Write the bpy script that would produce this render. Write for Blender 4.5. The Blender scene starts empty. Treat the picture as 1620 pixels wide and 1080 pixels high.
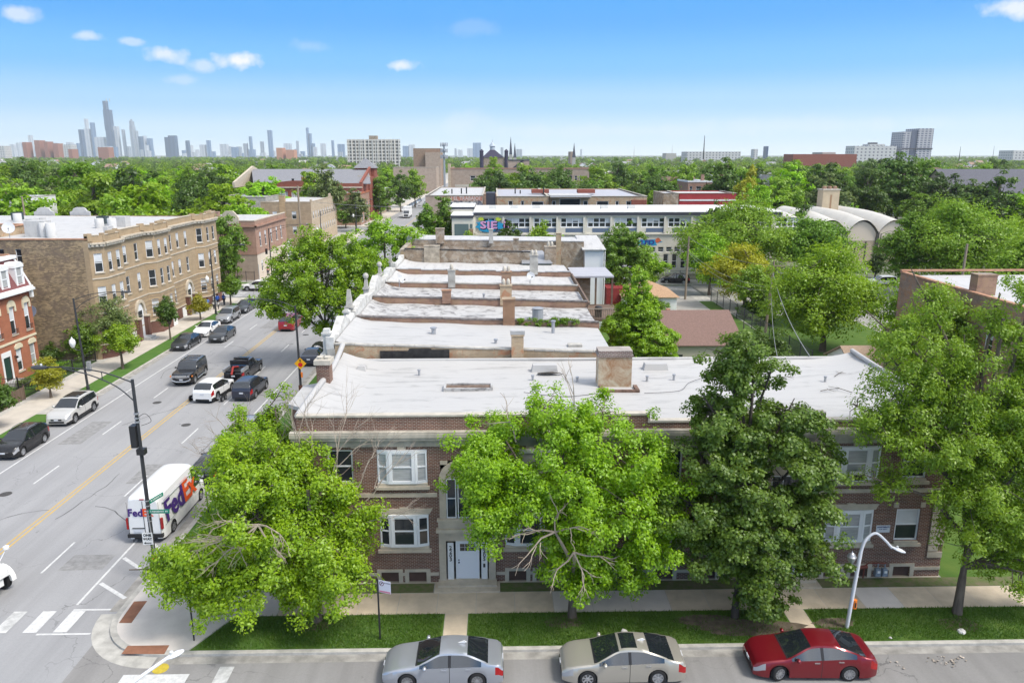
import bpy, bmesh, math, random
import numpy as np
from mathutils import Vector, Matrix
R = math.radians
rnd = random.Random(7)
C = bpy.context.scene.collection
SC = bpy.context.scene
# ------------------------------------------------------------------ camera
CAM_H, PITCH, YAW, FPX = 20.8, R(13.8), R(1.26), 1202.0
cam_data = bpy.data.cameras.new('camera')
cam = bpy.data.objects.new('camera', cam_data); C.objects.link(cam)
cam.location = (0, 0, CAM_H)
cam.rotation_euler = (R(90) - PITCH, 0, -YAW)
cam_data.sensor_width = 36.0
cam_data.lens = FPX / 1620.0 * 36.0
cam_data.clip_start, cam_data.clip_end = 0.5, 60000.0
SC.camera = cam
# ------------------------------------------------------------------ light
SUN_AZ, SUN_EL = R(118), R(54)          # azimuth clockwise from +Y
SUN_STRENGTH, SUN_ANGLE, SKY_STRENGTH, EXPOSURE = 1.5, R(15), 0.15, 1.18
HAZE = 7.0e-5
sd = Vector((math.sin(SUN_AZ) * math.cos(SUN_EL), math.cos(SUN_AZ) * math.cos(SUN_EL), math.sin(SUN_EL)))
sun_data = bpy.data.lights.new('sun', 'SUN')
sun_data.energy, sun_data.angle, sun_data.color = SUN_STRENGTH, SUN_ANGLE, (1.0, 0.94, 0.85)
sun = bpy.data.objects.new('sun', sun_data); C.objects.link(sun)
sun.rotation_euler = (-sd).to_track_quat('-Z', 'Y').to_euler()
sun.location = (60, -30, 90)
SC.view_settings.view_transform = 'Standard'
SC.view_settings.look = 'None'
SC.view_settings.gamma = 1.0
SC.view_settings.exposure = EXPOSURE
SC.cycles.max_bounces = 6
SC.cycles.diffuse_bounces = 3
SC.cycles.glossy_bounces = 2
SC.cycles.transmission_bounces = 4
SC.cycles.transparent_max_bounces = 4
SC.cycles.volume_bounces = 1
SC.cycles.use_denoising = True
SC.cycles.caustics_reflective = False
SC.cycles.caustics_refractive = False

class NT:
 """tiny node-tree helper"""
 def __init__(s, tree): s.t = tree; s.n = tree.nodes; s.l = tree.links
 def new(s, kind, **kw):
  n = s.n.new(kind)
  for k, v in kw.items(): setattr(n, k, v)
  return n
 def put(s, sock, v):
  if isinstance(v, bpy.types.NodeSocket): s.l.new(v, sock)
  else: sock.default_value = v
 def math(s, op, a, b=None, clamp=False):
  n = s.new('ShaderNodeMath', operation=op, use_clamp=clamp)
  s.put(n.inputs[0], a)
  if b is not None: s.put(n.inputs[1], b)
  return n.outputs[0]
 def ramp(s, fac, stops, interp='LINEAR'):
  n = s.new('ShaderNodeValToRGB'); e = n.color_ramp.elements; n.color_ramp.interpolation = interp
  while len(e) < len(stops): e.new(0.5)
  for i, (p, c) in enumerate(stops):
   e[i].position = p; e[i].color = (c[0], c[1], c[2], 1) if not isinstance(c, (int, float)) else (c, c, c, 1)
  s.put(n.inputs[0], fac); return n.outputs[0]
 def mix(s, fac, a, b, blend='MIX'):
  n = s.new('ShaderNodeMix', data_type='RGBA', blend_type=blend)
  s.put(n.inputs[0], fac); s.put(n.inputs[6], a if not isinstance(a, tuple) else (*a, 1)); s.put(n.inputs[7], b if not isinstance(b, tuple) else (*b, 1))
  return n.outputs[2]
 def noise(s, vec, scale, detail=4, rough=0.55, dist=0.0):
  n = s.new('ShaderNodeTexNoise'); n.inputs['Scale'].default_value = scale; n.inputs['Detail'].default_value = detail
  n.inputs['Roughness'].default_value = rough; n.inputs['Distortion'].default_value = dist
  if vec is not None: s.l.new(vec, n.inputs['Vector'])
  return n.outputs['Fac']
 def pos(s): return s.new('ShaderNodeNewGeometry').outputs['Position']
 def scaled(s, vec, v):
  n = s.new('ShaderNodeVectorMath', operation='MULTIPLY'); s.l.new(vec, n.inputs[0]); n.inputs[1].default_value = v
  return n.outputs[0]

# ------------------------------------------------------------------ sky
world = bpy.data.worlds.new('World'); SC.world = world; world.use_nodes = True
w = NT(world.node_tree); w.n.clear()
sky = w.new('ShaderNodeTexSky', sky_type='NISHITA', sun_disc=False, sun_elevation=SUN_EL, sun_rotation=SUN_AZ)
sky.altitude, sky.air_density, sky.dust_density, sky.ozone_density = 180, 1.0, 1.2, 1.6
bg_hi = w.new('ShaderNodeBackground'); bg_hi.inputs[1].default_value = SKY_STRENGTH
hs = w.new('ShaderNodeHueSaturation'); hs.inputs['Saturation'].default_value = 0.3
w.l.new(sky.outputs[0], hs.inputs['Color']); w.l.new(hs.outputs[0], bg_hi.inputs[0])
tc = w.new('ShaderNodeTexCoord'); dirv = tc.outputs['Generated']
sep = w.new('ShaderNodeSeparateXYZ'); w.l.new(dirv, sep.inputs[0])
el = w.math('MULTIPLY', w.math('ARCSINE', sep.outputs[2]), 57.29578)      # degrees
az = w.math('MULTIPLY', w.math('ARCTAN2', sep.outputs[0], sep.outputs[1]), 57.29578)
t = w.math('DIVIDE', el, 30.0, clamp=True)
k = 2 ** -EXPOSURE
def sc_(c): return tuple(v * k for v in c)
band = w.ramp(t, [(0.0, sc_((.86, .98, 1.06))), (0.05, sc_((.66, .88, 1.06))), (0.12, sc_((.31, .67, 1.06))), (0.20, sc_((.10, .51, 1.06))),
     (0.31, sc_((.02, .38, 1.02))), (1.0, sc_((.03, .33, .88)))], 'EASE')
# small fair-weather clouds: (azimuth, elevation, half width, half height, density), in degrees of the sky itself
clouds = [(-17.6, 6.1, 1.45, .58, 1.0), (-22.0, 6.35, 1.3, .55, .75), (-29.9, 8.2, 1.0, .5, .6), (-26.4, 7.2, 1.0, .3, .55), (-24.0, 7.0, .9, .28, .45), (-19.8, 5.75, .8, .4, .5),
   (-6.8, 6.1, 1.4, .42, .8), (32.8, 8.5, 1.4, .6, .8), (-1.9, 2.4, 2.2, .8, .22), (-13, 7.2, 1.4, .5, .18), (-2, 8.6, 2.0, .5, .12),
   (22, 2.0, 9, .5, .18), (-21.3, 4.8, 1.0, .3, .3), (9, 1.6, 12, .5, .2), (75, 14, 14, 4, .9), (130, 18, 20, 6, .9), (200, 20, 25, 7, .9), (-110, 17, 16, 5, .9), (-70, 12, 8, 3, .8)]
cn = w.noise(dirv, 30, 7, .62); cn2 = w.noise(dirv, 9, 3, .5)
cm = None
for (a0, e0, wa, wb, dn) in clouds:
 da = w.math('DIVIDE', w.math('SUBTRACT', az, a0), wa)
 de = w.math('DIVIDE', w.math('SUBTRACT', el, e0), wb)
 d = w.math('SQRT', w.math('ADD', w.math('MULTIPLY', da, da), w.math('MULTIPLY', de, de)))
 d = w.math('ADD', d, w.math('MULTIPLY', w.math('SUBTRACT', cn, .5), 3.0))
 m = w.math('MULTIPLY', w.math('SMOOTHSTEP' if False else 'MULTIPLY', w.math('SUBTRACT', 1.15, d), 1.25, clamp=True), dn)
 cm = m if cm is None else w.math('MAXIMUM', cm, m)
skycol = w.mix(cm, band, sc_((1.0, 1.0, 1.0)))
bg_lo = w.new('ShaderNodeBackground'); w.l.new(skycol, bg_lo.inputs[0]); bg_lo.inputs[1].default_value = 1.04
fac = w.math('DIVIDE', w.math('SUBTRACT', el, 14.0), 16.0, clamp=True)
mx = w.new('ShaderNodeMixShader'); w.l.new(fac, mx.inputs[0]); w.l.new(bg_lo.outputs[0], mx.inputs[1]); w.l.new(bg_hi.outputs[0], mx.inputs[2])
wo = w.new('ShaderNodeOutputWorld'); w.l.new(mx.outputs[0], wo.inputs[0])

# ------------------------------------------------------------------ measuring helper: the ground or a plane under a sight line
_f = Vector((math.sin(YAW) * math.cos(PITCH), math.cos(YAW) * math.cos(PITCH), -math.sin(PITCH)))
_r = Vector((math.cos(YAW), -math.sin(YAW), 0)); _u = _r.cross(_f)
def ray(x, y): return _f * FPX + _r * (x - 810) - _u * (y - 540)
def gz(x, y, z=0.0):
 d = ray(x, y); return Vector((0, 0, CAM_H)) + d * ((z - CAM_H) / d.z)
def gy(x, y, Y):
 d = ray(x, y); return Vector((0, 0, CAM_H)) + d * (Y / d.y)
# ------------------------------------------------------------------ materials
MATS = {}
def mat(name, col, rough=.8, metal=0.0, ior=1.5, var=0.0, scale=2.0, spec=0.3, bump=0.0, col2=None, emit=None, coat=0.0, streak=None, island=0.0):
 if name in MATS: return MATS[name]
 m = bpy.data.materials.new(name); m.use_nodes = True; MATS[name] = m
 t = NT(m.node_tree); b = t.n['Principled BSDF']
 b.inputs['Roughness'].default_value = rough; b.inputs['Metallic'].default_value = metal
 b.inputs['Specular IOR Level'].default_value = spec; b.inputs['IOR'].default_value = ior
 if coat: b.inputs['Coat Weight'].default_value = coat; b.inputs['Coat Roughness'].default_value = .06
 c = (*col, 1)
 if var or col2 or bump or island:
  p = t.pos()
  if streak: p = t.scaled(p, streak)
  n = t.noise(p, scale, 6, .6)
  c2 = col2 or tuple(v * (1 - var) for v in col); c1 = col if col2 else tuple(min(1, v * (1 + var * .6)) for v in col)
  fac = t.ramp(n, [(.32, 0.0), (.68, 1.0)])
  cc = t.mix(fac, c1, c2)
  if island:
   ri = t.new('ShaderNodeNewGeometry').outputs['Random Per Island']
   f2 = t.math('ADD', 1 - island, t.math('MULTIPLY', ri, 2 * island))
   vm = t.new('ShaderNodeVectorMath', operation='SCALE'); t.l.new(cc, vm.inputs[0]); t.l.new(f2, vm.inputs[3]); cc = vm.outputs[0]
  t.l.new(cc, b.inputs['Base Color'])
  if bump:
   bn = t.new('ShaderNodeBump'); bn.inputs['Strength'].default_value = bump; bn.inputs['Distance'].default_value = .03
   t.l.new(t.noise(p, scale * 6, 4), bn.inputs['Height']); t.l.new(bn.outputs[0], b.inputs['Normal'])
 else: b.inputs['Base Color'].default_value = c
 if emit: b.inputs['Emission Color'].default_value = (*emit, 1); b.inputs['Emission Strength'].default_value = 1
 return m
def brick(name, c1, c2, mortar, bw=.21, bh=.075, ms=.014, grime=.25, patch=None, patch_amt=.5, rough=.9):
 if name in MATS: return MATS[name]
 m = bpy.data.materials.new(name); m.use_nodes = True; MATS[name] = m
 t = NT(m.node_tree); b = t.n['Principled BSDF']; b.inputs['Roughness'].default_value = rough; b.inputs['Specular IOR Level'].default_value = .15
 p = t.pos(); s = t.new('ShaderNodeSeparateXYZ'); t.l.new(p, s.inputs[0])
 cb = t.new('ShaderNodeCombineXYZ'); t.l.new(t.math('ADD', s.outputs[0], s.outputs[1]), cb.inputs[0]); t.l.new(s.outputs[2], cb.inputs[1])
 br = t.new('ShaderNodeTexBrick'); br.offset = .5; t.l.new(cb.outputs[0], br.inputs['Vector'])
 br.inputs['Color1'].default_value = (*c1, 1); br.inputs['Color2'].default_value = (*c2, 1); br.inputs['Mortar'].default_value = (*mortar, 1)
 br.inputs['Scale'].default_value = 1; br.inputs['Mortar Size'].default_value = ms; br.inputs['Brick Width'].default_value = bw; br.inputs['Row Height'].default_value = bh
 br.inputs['Bias'].default_value = 0.0
 c = br.outputs['Color']
 g = t.ramp(t.noise(p, .9, 6, .65), [(.3, 1 - grime), (.7, 1 + grime * .4)])
 c = t.mix(1.0, c, g, 'MULTIPLY')
 g2 = t.ramp(t.noise(t.scaled(p, (.25, .25, 2.2)), 1.7, 4, .6), [(.3, 1 - grime * .6), (.6, 1.0)])
 c = t.mix(1.0, c, g2, 'MULTIPLY')
 if patch:
  c = t.mix(t.ramp(t.noise(p, 1.3, 6, .7, .6), [(.55 - patch_amt * .2, 0.0), (.62, .85)]), c, patch)
 t.l.new(c, b.inputs['Base Color'])
 bn = t.new('ShaderNodeBump'); bn.inputs['Strength'].default_value = .35; bn.inputs['Distance'].default_value = .01
 t.l.new(br.outputs['Fac'], bn.inputs['Height']); bn.invert = True; t.l.new(bn.outputs[0], b.inputs['Normal'])
 return m
def roof_mat(name, base, dark, amt=.3, seam=1.0, stain=None, seamx=True):
 if name in MATS: return MATS[name]
 m = bpy.data.materials.new(name); m.use_nodes = True; MATS[name] = m
 t = NT(m.node_tree); b = t.n['Principled BSDF']; b.inputs['Roughness'].default_value = .62; b.inputs['Specular IOR Level'].default_value = .3
 p = t.pos()
 st = (.35, 1.6, 1.0) if seamx else (1.6, .35, 1.0)
 n1 = t.noise(t.scaled(p, st), 1.4, 7, .68, .5); n2 = t.noise(p, .5, 4, .6)
 f = t.math('MULTIPLY', t.ramp(n1, [(.5 - amt * .35, 1.0), (.66 - amt * .2, 0.0)]), t.ramp(n2, [(.3, .35), (.65, 1.0)]))
 f = t.math('MULTIPLY', f, amt * 1.6, clamp=True)
 c = t.mix(f, base, dark)
 # lap seams of the roofing felt
 s = t.new('ShaderNodeSeparateXYZ'); t.l.new(p, s.inputs[0])
 fr = t.math('FRACT', t.math('ADD', t.math('MULTIPLY', s.outputs[1 if seamx else 0], seam), t.math('MULTIPLY', n2, .05)))
 ln = t.math('MULTIPLY', t.math('LESS_THAN', fr, .04), t.math('MULTIPLY', t.noise(p, .8, 3), .3))
 c = t.mix(ln, c, dark)
 if stain:
  c = t.mix(t.ramp(t.noise(p, 1.1, 8, .72, 1.0), [(.50, 0.0), (.62, .9)]), c, stain)
 t.l.new(c, b.inputs['Base Color'])
 bn = t.new('ShaderNodeBump'); bn.inputs['Strength'].default_value = .3; bn.inputs['Distance'].default_value = .012
 t.l.new(n1, bn.inputs['Height']); t.l.new(bn.outputs[0], b.inputs['Normal'])
 return m
def leaf_mat(name, c1, c2, trans=.35, rough=.6):
 if name in MATS: return MATS[name]
 m = bpy.data.materials.new(name); m.use_nodes = True; MATS[name] = m
 t = NT(m.node_tree); t.n.clear()
 geo = t.new('ShaderNodeNewGeometry'); ri = geo.outputs['Random Per Island']
 oi = t.new('ShaderNodeObjectInfo')
 f = t.math('ADD', t.math('MULTIPLY', ri, .55), t.math('MULTIPLY', t.noise(geo.outputs['Position'], .55, 3), .75))
 f = t.math('SUBTRACT', f, .2, clamp=True)
 c = t.mix(f, c1, c2)
 h = t.new('ShaderNodeHueSaturation'); t.l.new(c, h.inputs['Color'])
 t.l.new(t.math('ADD', .494, t.math('MULTIPLY', oi.outputs['Random'], .012)), h.inputs['Hue'])
 t.l.new(t.math('ADD', .9, t.math('MULTIPLY', oi.outputs['Random'], .2)), h.inputs['Value'])
 d = t.new('ShaderNodeBsdfDiffuse'); t.l.new(h.outputs[0], d.inputs[0])
 tr = t.new('ShaderNodeBsdfTranslucent')
 h2 = t.new('ShaderNodeHueSaturation'); t.l.new(h.outputs[0], h2.inputs['Color']); h2.inputs['Value'].default_value = 1.5; h2.inputs['Hue'].default_value = .495
 t.l.new(h2.outputs[0], tr.inputs[0])
 gl = t.new('ShaderNodeBsdfGlossy'); gl.inputs['Roughness'].default_value = .45; gl.inputs[0].default_value = (.9, .95, .9, 1)
 a = t.new('ShaderNodeMixShader'); a.inputs[0].default_value = trans; t.l.new(d.outputs[0], a.inputs[1]); t.l.new(tr.outputs[0], a.inputs[2])
 b = t.new('ShaderNodeMixShader'); b.inputs[0].default_value = .035; t.l.new(a.outputs[0], b.inputs[1]); t.l.new(gl.outputs[0], b.inputs[2])
 o = t.new('ShaderNodeOutputMaterial'); t.l.new(b.outputs[0], o.inputs[0])
 return m
# ------------------------------------------------------------------ mesh collecting
def tag(o, label=None, cat=None, group=None, kind=None):
 if label: o['label'] = label
 if cat: o['category'] = cat
 if group: o['group'] = group
 if kind: o['kind'] = kind
 return o
def empty(name, label, cat, loc=(0, 0, 0), rz=0.0, group=None):
 o = bpy.data.objects.new(name, None); C.objects.link(o); o.empty_display_size = .2
 o.location = loc; o.rotation_euler = (0, 0, rz); tag(o, label, cat, group); return o
def link(name, me, m, parent=None):
 o = bpy.data.objects.new(name, me); C.objects.link(o)
 if m is not None: me.materials.append(m)
 if parent is not None: o.parent = parent
 return o
class MB:
 def __init__(s): s.v = []; s.f = []; s.smooth = False
 def poly(s, pts):
  i = len(s.v); s.v += [tuple(p) for p in pts]; s.f.append(tuple(range(i, i + len(pts)))); return s
 def box(s, x0, x1, y0, y1, z0, z1, top=None):
  i = len(s.v)
  if top is None: a = (x0, x1, y0, y1)
  else: a = top
  s.v += [(x0, y0, z0), (x1, y0, z0), (x1, y1, z0), (x0, y1, z0), (a[0], a[2], z1), (a[1], a[2], z1), (a[1], a[3], z1), (a[0], a[3], z1)]
  s.f += [(i + 3, i + 2, i + 1, i), (i + 4, i + 5, i + 6, i + 7), (i, i + 1, i + 5, i + 4), (i + 1, i + 2, i + 6, i + 5), (i + 2, i + 3, i + 7, i + 6), (i + 3, i, i + 4, i + 7)]
  return s
 def obox(s, o, ux, uy, uz, a0, a1, b0, b1, c0, c1):
  """box in a frame: origin o, axes ux, uy, uz"""
  o, ux, uy, uz = Vector(o), Vector(ux), Vector(uy), Vector(uz); i = len(s.v)
  for c in (c0, c1):
   for (a, b) in ((a0, b0), (a1, b0), (a1, b1), (a0, b1)): s.v.append(tuple(o + ux * a + uy * b + uz * c))
  s.f += [(i + 3, i + 2, i + 1, i), (i + 4, i + 5, i + 6, i + 7), (i, i + 1, i + 5, i + 4), (i + 1, i + 2, i + 6, i + 5), (i + 2, i + 3, i + 7, i + 6), (i + 3, i, i + 4, i + 7)]
  return s
 def prism(s, pts, z0, z1):
  i, n = len(s.v), len(pts)
  s.v += [(p[0], p[1], z0) for p in pts] + [(p[0], p[1], z1) for p in pts]
  s.f += [tuple(range(i + n - 1, i - 1, -1)), tuple(range(i + n, i + 2 * n))]
  s.f += [(i + a, i + (a + 1) % n, i + n + (a + 1) % n, i + n + a) for a in range(n)]; return s
 def slab(s, pts3, off):
  """extrude a 3D polygon by a vector"""
  i, n = len(s.v), len(pts3); off = Vector(off)
  s.v += [tuple(p) for p in pts3] + [tuple(Vector(p) + off) for p in pts3]
  s.f += [tuple(range(i + n - 1, i - 1, -1)), tuple(range(i + n, i + 2 * n))]
  s.f += [(i + a, i + (a + 1) % n, i + n + (a + 1) % n, i + n + a) for a in range(n)]; return s
 def tube(s, pts, rad, n=8, cap=True):
  pts = [Vector(p) for p in pts]
  if not hasattr(rad, '__len__'): rad = [rad] * len(pts)
  base = len(s.v); prev = None
  for k, p in enumerate(pts):
   d = (pts[min(k + 1, len(pts) - 1)] - pts[max(k - 1, 0)]); d = d.normalized() if d.length > 1e-9 else Vector((0, 0, 1))
   if prev is None:
    a = d.orthogonal().normalized()
   else:
    a = prev - d * prev.dot(d)
    a = a.normalized() if a.length > 1e-6 else d.orthogonal().normalized()
   prev = a; b = d.cross(a)
   for q in range(n):
    th = 2 * math.pi * q / n; s.v.append(tuple(p + (a * math.cos(th) + b * math.sin(th)) * rad[k]))
  for k in range(len(pts) - 1):
   for q in range(n):
    s.f.append((base + k * n + q, base + k * n + (q + 1) % n, base + (k + 1) * n + (q + 1) % n, base + (k + 1) * n + q))
  if cap:
   s.f.append(tuple(base + n - 1 - q for q in range(n))); s.f.append(tuple(base + (len(pts) - 1) * n + q for q in range(n)))
  return s
 def lathe(s, prof, o=(0, 0, 0), n=16, ax='z'):
  base = len(s.v)
  for (r, h) in prof:
   for q in range(n):
    th = 2 * math.pi * q / n; c, sn = r * math.cos(th), r * math.sin(th)
    s.v.append((o[0] + c, o[1] + sn, o[2] + h) if ax == 'z' else ((o[0] + sn, o[1] + h, o[2] + c) if ax == 'y' else (o[0] + h, o[1] + c, o[2] + sn)))
  m = len(prof)
  for k in range(m - 1):
   for q in range(n): s.f.append((base + k * n + q, base + k * n + (q + 1) % n, base + (k + 1) * n + (q + 1) % n, base + (k + 1) * n + q))
  s.f.append(tuple(base + n - 1 - q for q in range(n))); s.f.append(tuple(base + (m - 1) * n + q for q in range(n)))
  return s
 def mesh(s, name):
  me = bpy.data.meshes.new(name); me.from_pydata(s.v, [], s.f); me.update(); return me
 def build(s, name, m, parent=None, smooth=None):
  me = s.mesh(name)
  if smooth:
   me.polygons.foreach_set('use_smooth', [True] * len(me.polygons)); me.set_sharp_from_angle(angle=R(smooth))
  return link(name, me, m, parent)
def children(o): return [c for c in bpy.data.objects if c.parent == o]
def copy_tree(o, kids, parent=None):
 c = o.copy(); C.objects.link(c)
 if parent is not None: c.parent = parent
 for ch in kids.get(o.name, []): copy_tree(ch, kids, c)
 return c
def kid_map():
 d = {}
 for o in bpy.data.objects:
  if o.parent: d.setdefault(o.parent.name, []).append(o)
 return d
def bezel(pts, n=8):
 """smooth curve through points"""
 P = [Vector(p) for p in pts]; out = []
 for i in range(len(P) - 1):
  a, b, c, d = P[max(i - 1, 0)], P[i], P[i + 1], P[min(i + 2, len(P) - 1)]
  for k in range(n):
   t = k / n
   out.append(.5 * ((2 * b) + (c - a) * t + (2 * a - 5 * b + 4 * c - d) * t * t + (3 * b - a - 3 * c + d) * t ** 3))
 out.append(P[-1]); return out
def text_mesh(body, size, bold=0.0, spacing=1.0):
 cu = bpy.data.curves.new('lettering', 'FONT'); cu.body = body; cu.size = size; cu.offset = bold; cu.extrude = .004
 cu.align_x = 'CENTER'; cu.align_y = 'CENTER'; cu.space_character = spacing; cu.resolution_u = 2
 ob = bpy.data.objects.new('lettering', cu); C.objects.link(ob)
 dg = bpy.context.evaluated_depsgraph_get(); me = bpy.data.meshes.new_from_object(ob.evaluated_get(dg))
 bpy.data.objects.remove(ob); me.name = 'lettering'; return me
def place_text(body, size, o, ux, uy, m, parent, bold=0.0, sx=1.0, spacing=1.0, name='lettering'):
 """flat lettering at o, running along ux, upright along uy, on world or parent-space axes"""
 me = text_mesh(body, size, bold, spacing); ux, uy = Vector(ux).normalized(), Vector(uy).normalized(); n = ux.cross(uy)
 M = Matrix(((ux.x * sx, uy.x, n.x, o[0]), (ux.y * sx, uy.y, n.y, o[1]), (ux.z * sx, uy.z, n.z, o[2]), (0, 0, 0, 1)))
 me.transform(M); return link(name, me, m, parent)
# ------------------------------------------------------------------ shared materials
M_ASPH = bpy.data.materials.new('asphalt'); M_ASPH.use_nodes = True
def _asph(m, base, dark, light):
 t = NT(m.node_tree); b = t.n['Principled BSDF']; b.inputs['Roughness'].default_value = .85; b.inputs['Specular IOR Level'].default_value = .25
 p = t.pos(); s = t.new('ShaderNodeSeparateXYZ'); t.l.new(p, s.inputs[0])
 big = t.noise(p, .12, 5, .6); wear = t.noise(t.scaled(p, (1.1, .05, 1)), 1.0, 4, .6); fine = t.noise(p, 9, 3, .7)
 c = t.mix(t.ramp(big, [(.3, 0.), (.7, 1.)]), base, light)
 c = t.mix(t.math('MULTIPLY', t.ramp(wear, [(.4, 0.), (.75, 1.)]), .45), c, dark)
 c = t.mix(t.math('MULTIPLY', t.ramp(fine, [(.35, 1.), (.6, 0.)]), .18), c, dark)
 # oil spots and patches
 sp = t.noise(p, .9, 5, .7, .8); c = t.mix(t.ramp(sp, [(.66, 0.), (.74, .55)]), c, tuple(v * .55 for v in dark))
 # cracks
 v = t.new('ShaderNodeTexVoronoi', feature='DISTANCE_TO_EDGE'); v.inputs['Scale'].default_value = .13
 dv = t.new('ShaderNodeVectorMath', operation='ADD'); t.l.new(p, dv.inputs[0])
 nz = t.new('ShaderNodeTexNoise'); nz.inputs['Scale'].default_value = .6; nz.inputs['Detail'].default_value = 5; t.l.new(p, nz.inputs['Vector'])
 sc = t.new('ShaderNodeVectorMath', operation='SCALE'); t.l.new(nz.outputs['Color'], sc.inputs[0]); sc.inputs[3].default_value = 2.4
 t.l.new(sc.outputs[0], dv.inputs[1]); t.l.new(dv.outputs[0], v.inputs['Vector'])
 ck = t.math('MULTIPLY', t.math('LESS_THAN', v.outputs['Distance'], .0028), t.ramp(t.noise(p, .08, 3), [(.42, 0.), (.6, .5)]))
 c = t.mix(ck, c, (.06, .06, .062))
 t.l.new(c, b.inputs['Base Color'])
 bn = t.new('ShaderNodeBump'); bn.inputs['Strength'].default_value = .25; bn.inputs['Distance'].default_value = .02; t.l.new(fine, bn.inputs['Height']); t.l.new(bn.outputs[0], b.inputs['Normal'])
_asph(M_ASPH, (.30, .30, .305), (.205, .205, .21), (.34, .34, .345))
M_ASPH2 = bpy.data.materials.new('worn asphalt'); M_ASPH2.use_nodes = True
_asph(M_ASPH2, (.235, .228, .222), (.15, .145, .14), (.29, .282, .275))
M_CONC = mat('concrete', (.56, .47, .35), .9, var=.16, scale=1.3, bump=.15, island=.07)
M_CONCN = mat('new concrete', (.62, .57, .52), .9, var=.1, scale=1.1, bump=.1, island=.05)
M_CONCG = mat('grey concrete', (.45, .45, .45), .9, var=.12, scale=1.3, bump=.1)
M_KERB = mat('kerb concrete', (.46, .44, .40), .9, var=.25, scale=2.2, bump=.2)
M_GRASS = mat('turf', (.06, .13, .018), .95, var=.45, scale=.9, bump=.5, col2=(.10, .16, .028))
M_SOIL = mat('bare soil', (.13, .105, .075), .95, var=.4, scale=3, bump=.5)
M_EARTH = mat('city ground', (.10, .125, .06), .95, var=.5, scale=.05, col2=(.2, .19, .165))
M_WHITE = mat('road paint white', (.66, .66, .65), .7, scale=5, col2=(.47, .47, .47))
M_YEL = mat('road paint yellow', (.60, .38, .08), .7, scale=4, col2=(.42, .32, .15))
M_BLACK = mat('black metal', (.02, .02, .022), .45, spec=.5)
M_BLACKM = mat('matt black', (.018, .018, .018), .8)
M_WOODP = mat('weathered pole wood', (.30, .24, .18), .9, var=.35, scale=1.2, streak=(6, 6, .4), bump=.3)
M_WPAINT = mat('white paint', (.78, .78, .77), .5, var=.06, scale=2)
M_VINYL = mat('white window frame', (.80, .81, .82), .4)
M_LIME = mat('limestone', (.54, .47, .37), .85, var=.2, scale=1.6, bump=.15)
M_LIMED = mat('weathered limestone', (.46, .42, .35), .9, var=.4, scale=1.1, bump=.2, streak=(1, 1, .35))
M_GLASS = mat('window glass', (.035, .04, .045), .06, spec=.6)
M_BLIND = mat('window blind behind glass', (.40, .41, .41), .12, spec=.6, var=.2, scale=1.6, streak=(1, 1, 14))
M_BLINDL = mat('pale blind behind glass', (.62, .64, .66), .12, spec=.6, var=.1, scale=1.2)
M_BOARD = mat('brown window board', (.105, .062, .05), .75, var=.2, scale=2)
M_ROOF = roof_mat('white roof coating', (.45, .442, .43), (.225, .22, .215), .95, 1.0)
M_ROOF2 = roof_mat('clean white roof coating', (.50, .49, .475), (.33, .325, .32), .7, .95, seamx=False)
M_ROOFD = roof_mat('peeling white roof coating', (.46, .45, .435), (.2, .195, .19), .9, .9, stain=(.13, .12, .115))
M_ROOFG = roof_mat('grey felt roof', (.42, .42, .45), (.3, .3, .32), .5, .4)
M_TAR = mat('black tar', (.035, .033, .032), .7, var=.5, scale=3, bump=.4)
B_MAIN = brick('dark red face brick', (.215, .078, .052), (.135, .050, .038), (.37, .31, .25), grime=.3)
B_TAN = brick('tan common brick', (.70, .50, .30), (.56, .37, .20), (.40, .34, .26), ms=.02, grime=.25, patch=(.42, .2, .11), patch_amt=.1)
B_RED = brick('old red common brick', (.44, .21, .12), (.33, .15, .09), (.36, .31, .26), grime=.4, patch=(.36, .24, .15), patch_amt=.5)
B_BROWN = brick('old brown common brick', (.46, .32, .20), (.32, .21, .135), (.36, .32, .26), grime=.45, patch=(.45, .4, .33), patch_amt=.45)
B_SOUTH = brick('mottled brown common brick', (.56, .40, .23), (.22, .155, .10), (.34, .29, .21), bw=.3, bh=.11, grime=.3, patch=(.20, .15, .115), patch_amt=.4)
B_BUFF = brick('buff face brick', (.50, .36, .22), (.45, .32, .195), (.36, .29, .2), grime=.16)
B_BUFFD = brick('darker buff brick', (.36, .25, .16), (.31, .215, .13), (.32, .26, .2), grime=.2)
B_MAROON = brick('maroon base brick', (.17, .06, .05), (.14, .05, .04), (.22, .15, .12), grime=.2)
B_ORANGE = brick('orange red brick', (.42, .125, .06), (.36, .105, .055), (.4, .2, .13), grime=.15)
B_PINK = brick('pinkish red brick', (.40, .21, .14), (.34, .175, .12), (.42, .32, .26), grime=.2)
B_CREAM = brick('cream brick', (.56, .45, .32), (.5, .39, .27), (.52, .44, .34), grime=.2)
B_PALE = brick('pale pink brick', (.44, .33, .26), (.40, .29, .225), (.45, .38, .31), grime=.18)
B_SCHOOL = brick('deep red brick', (.30, .075, .05), (.25, .06, .045), (.3, .15, .11), grime=.15)
M_COPING = mat('clay tile coping', (.44, .24, .15), .8, var=.3, scale=2.5)
M_STONEC = mat('stone coping', (.50, .46, .39), .85, var=.2, scale=2)
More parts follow.
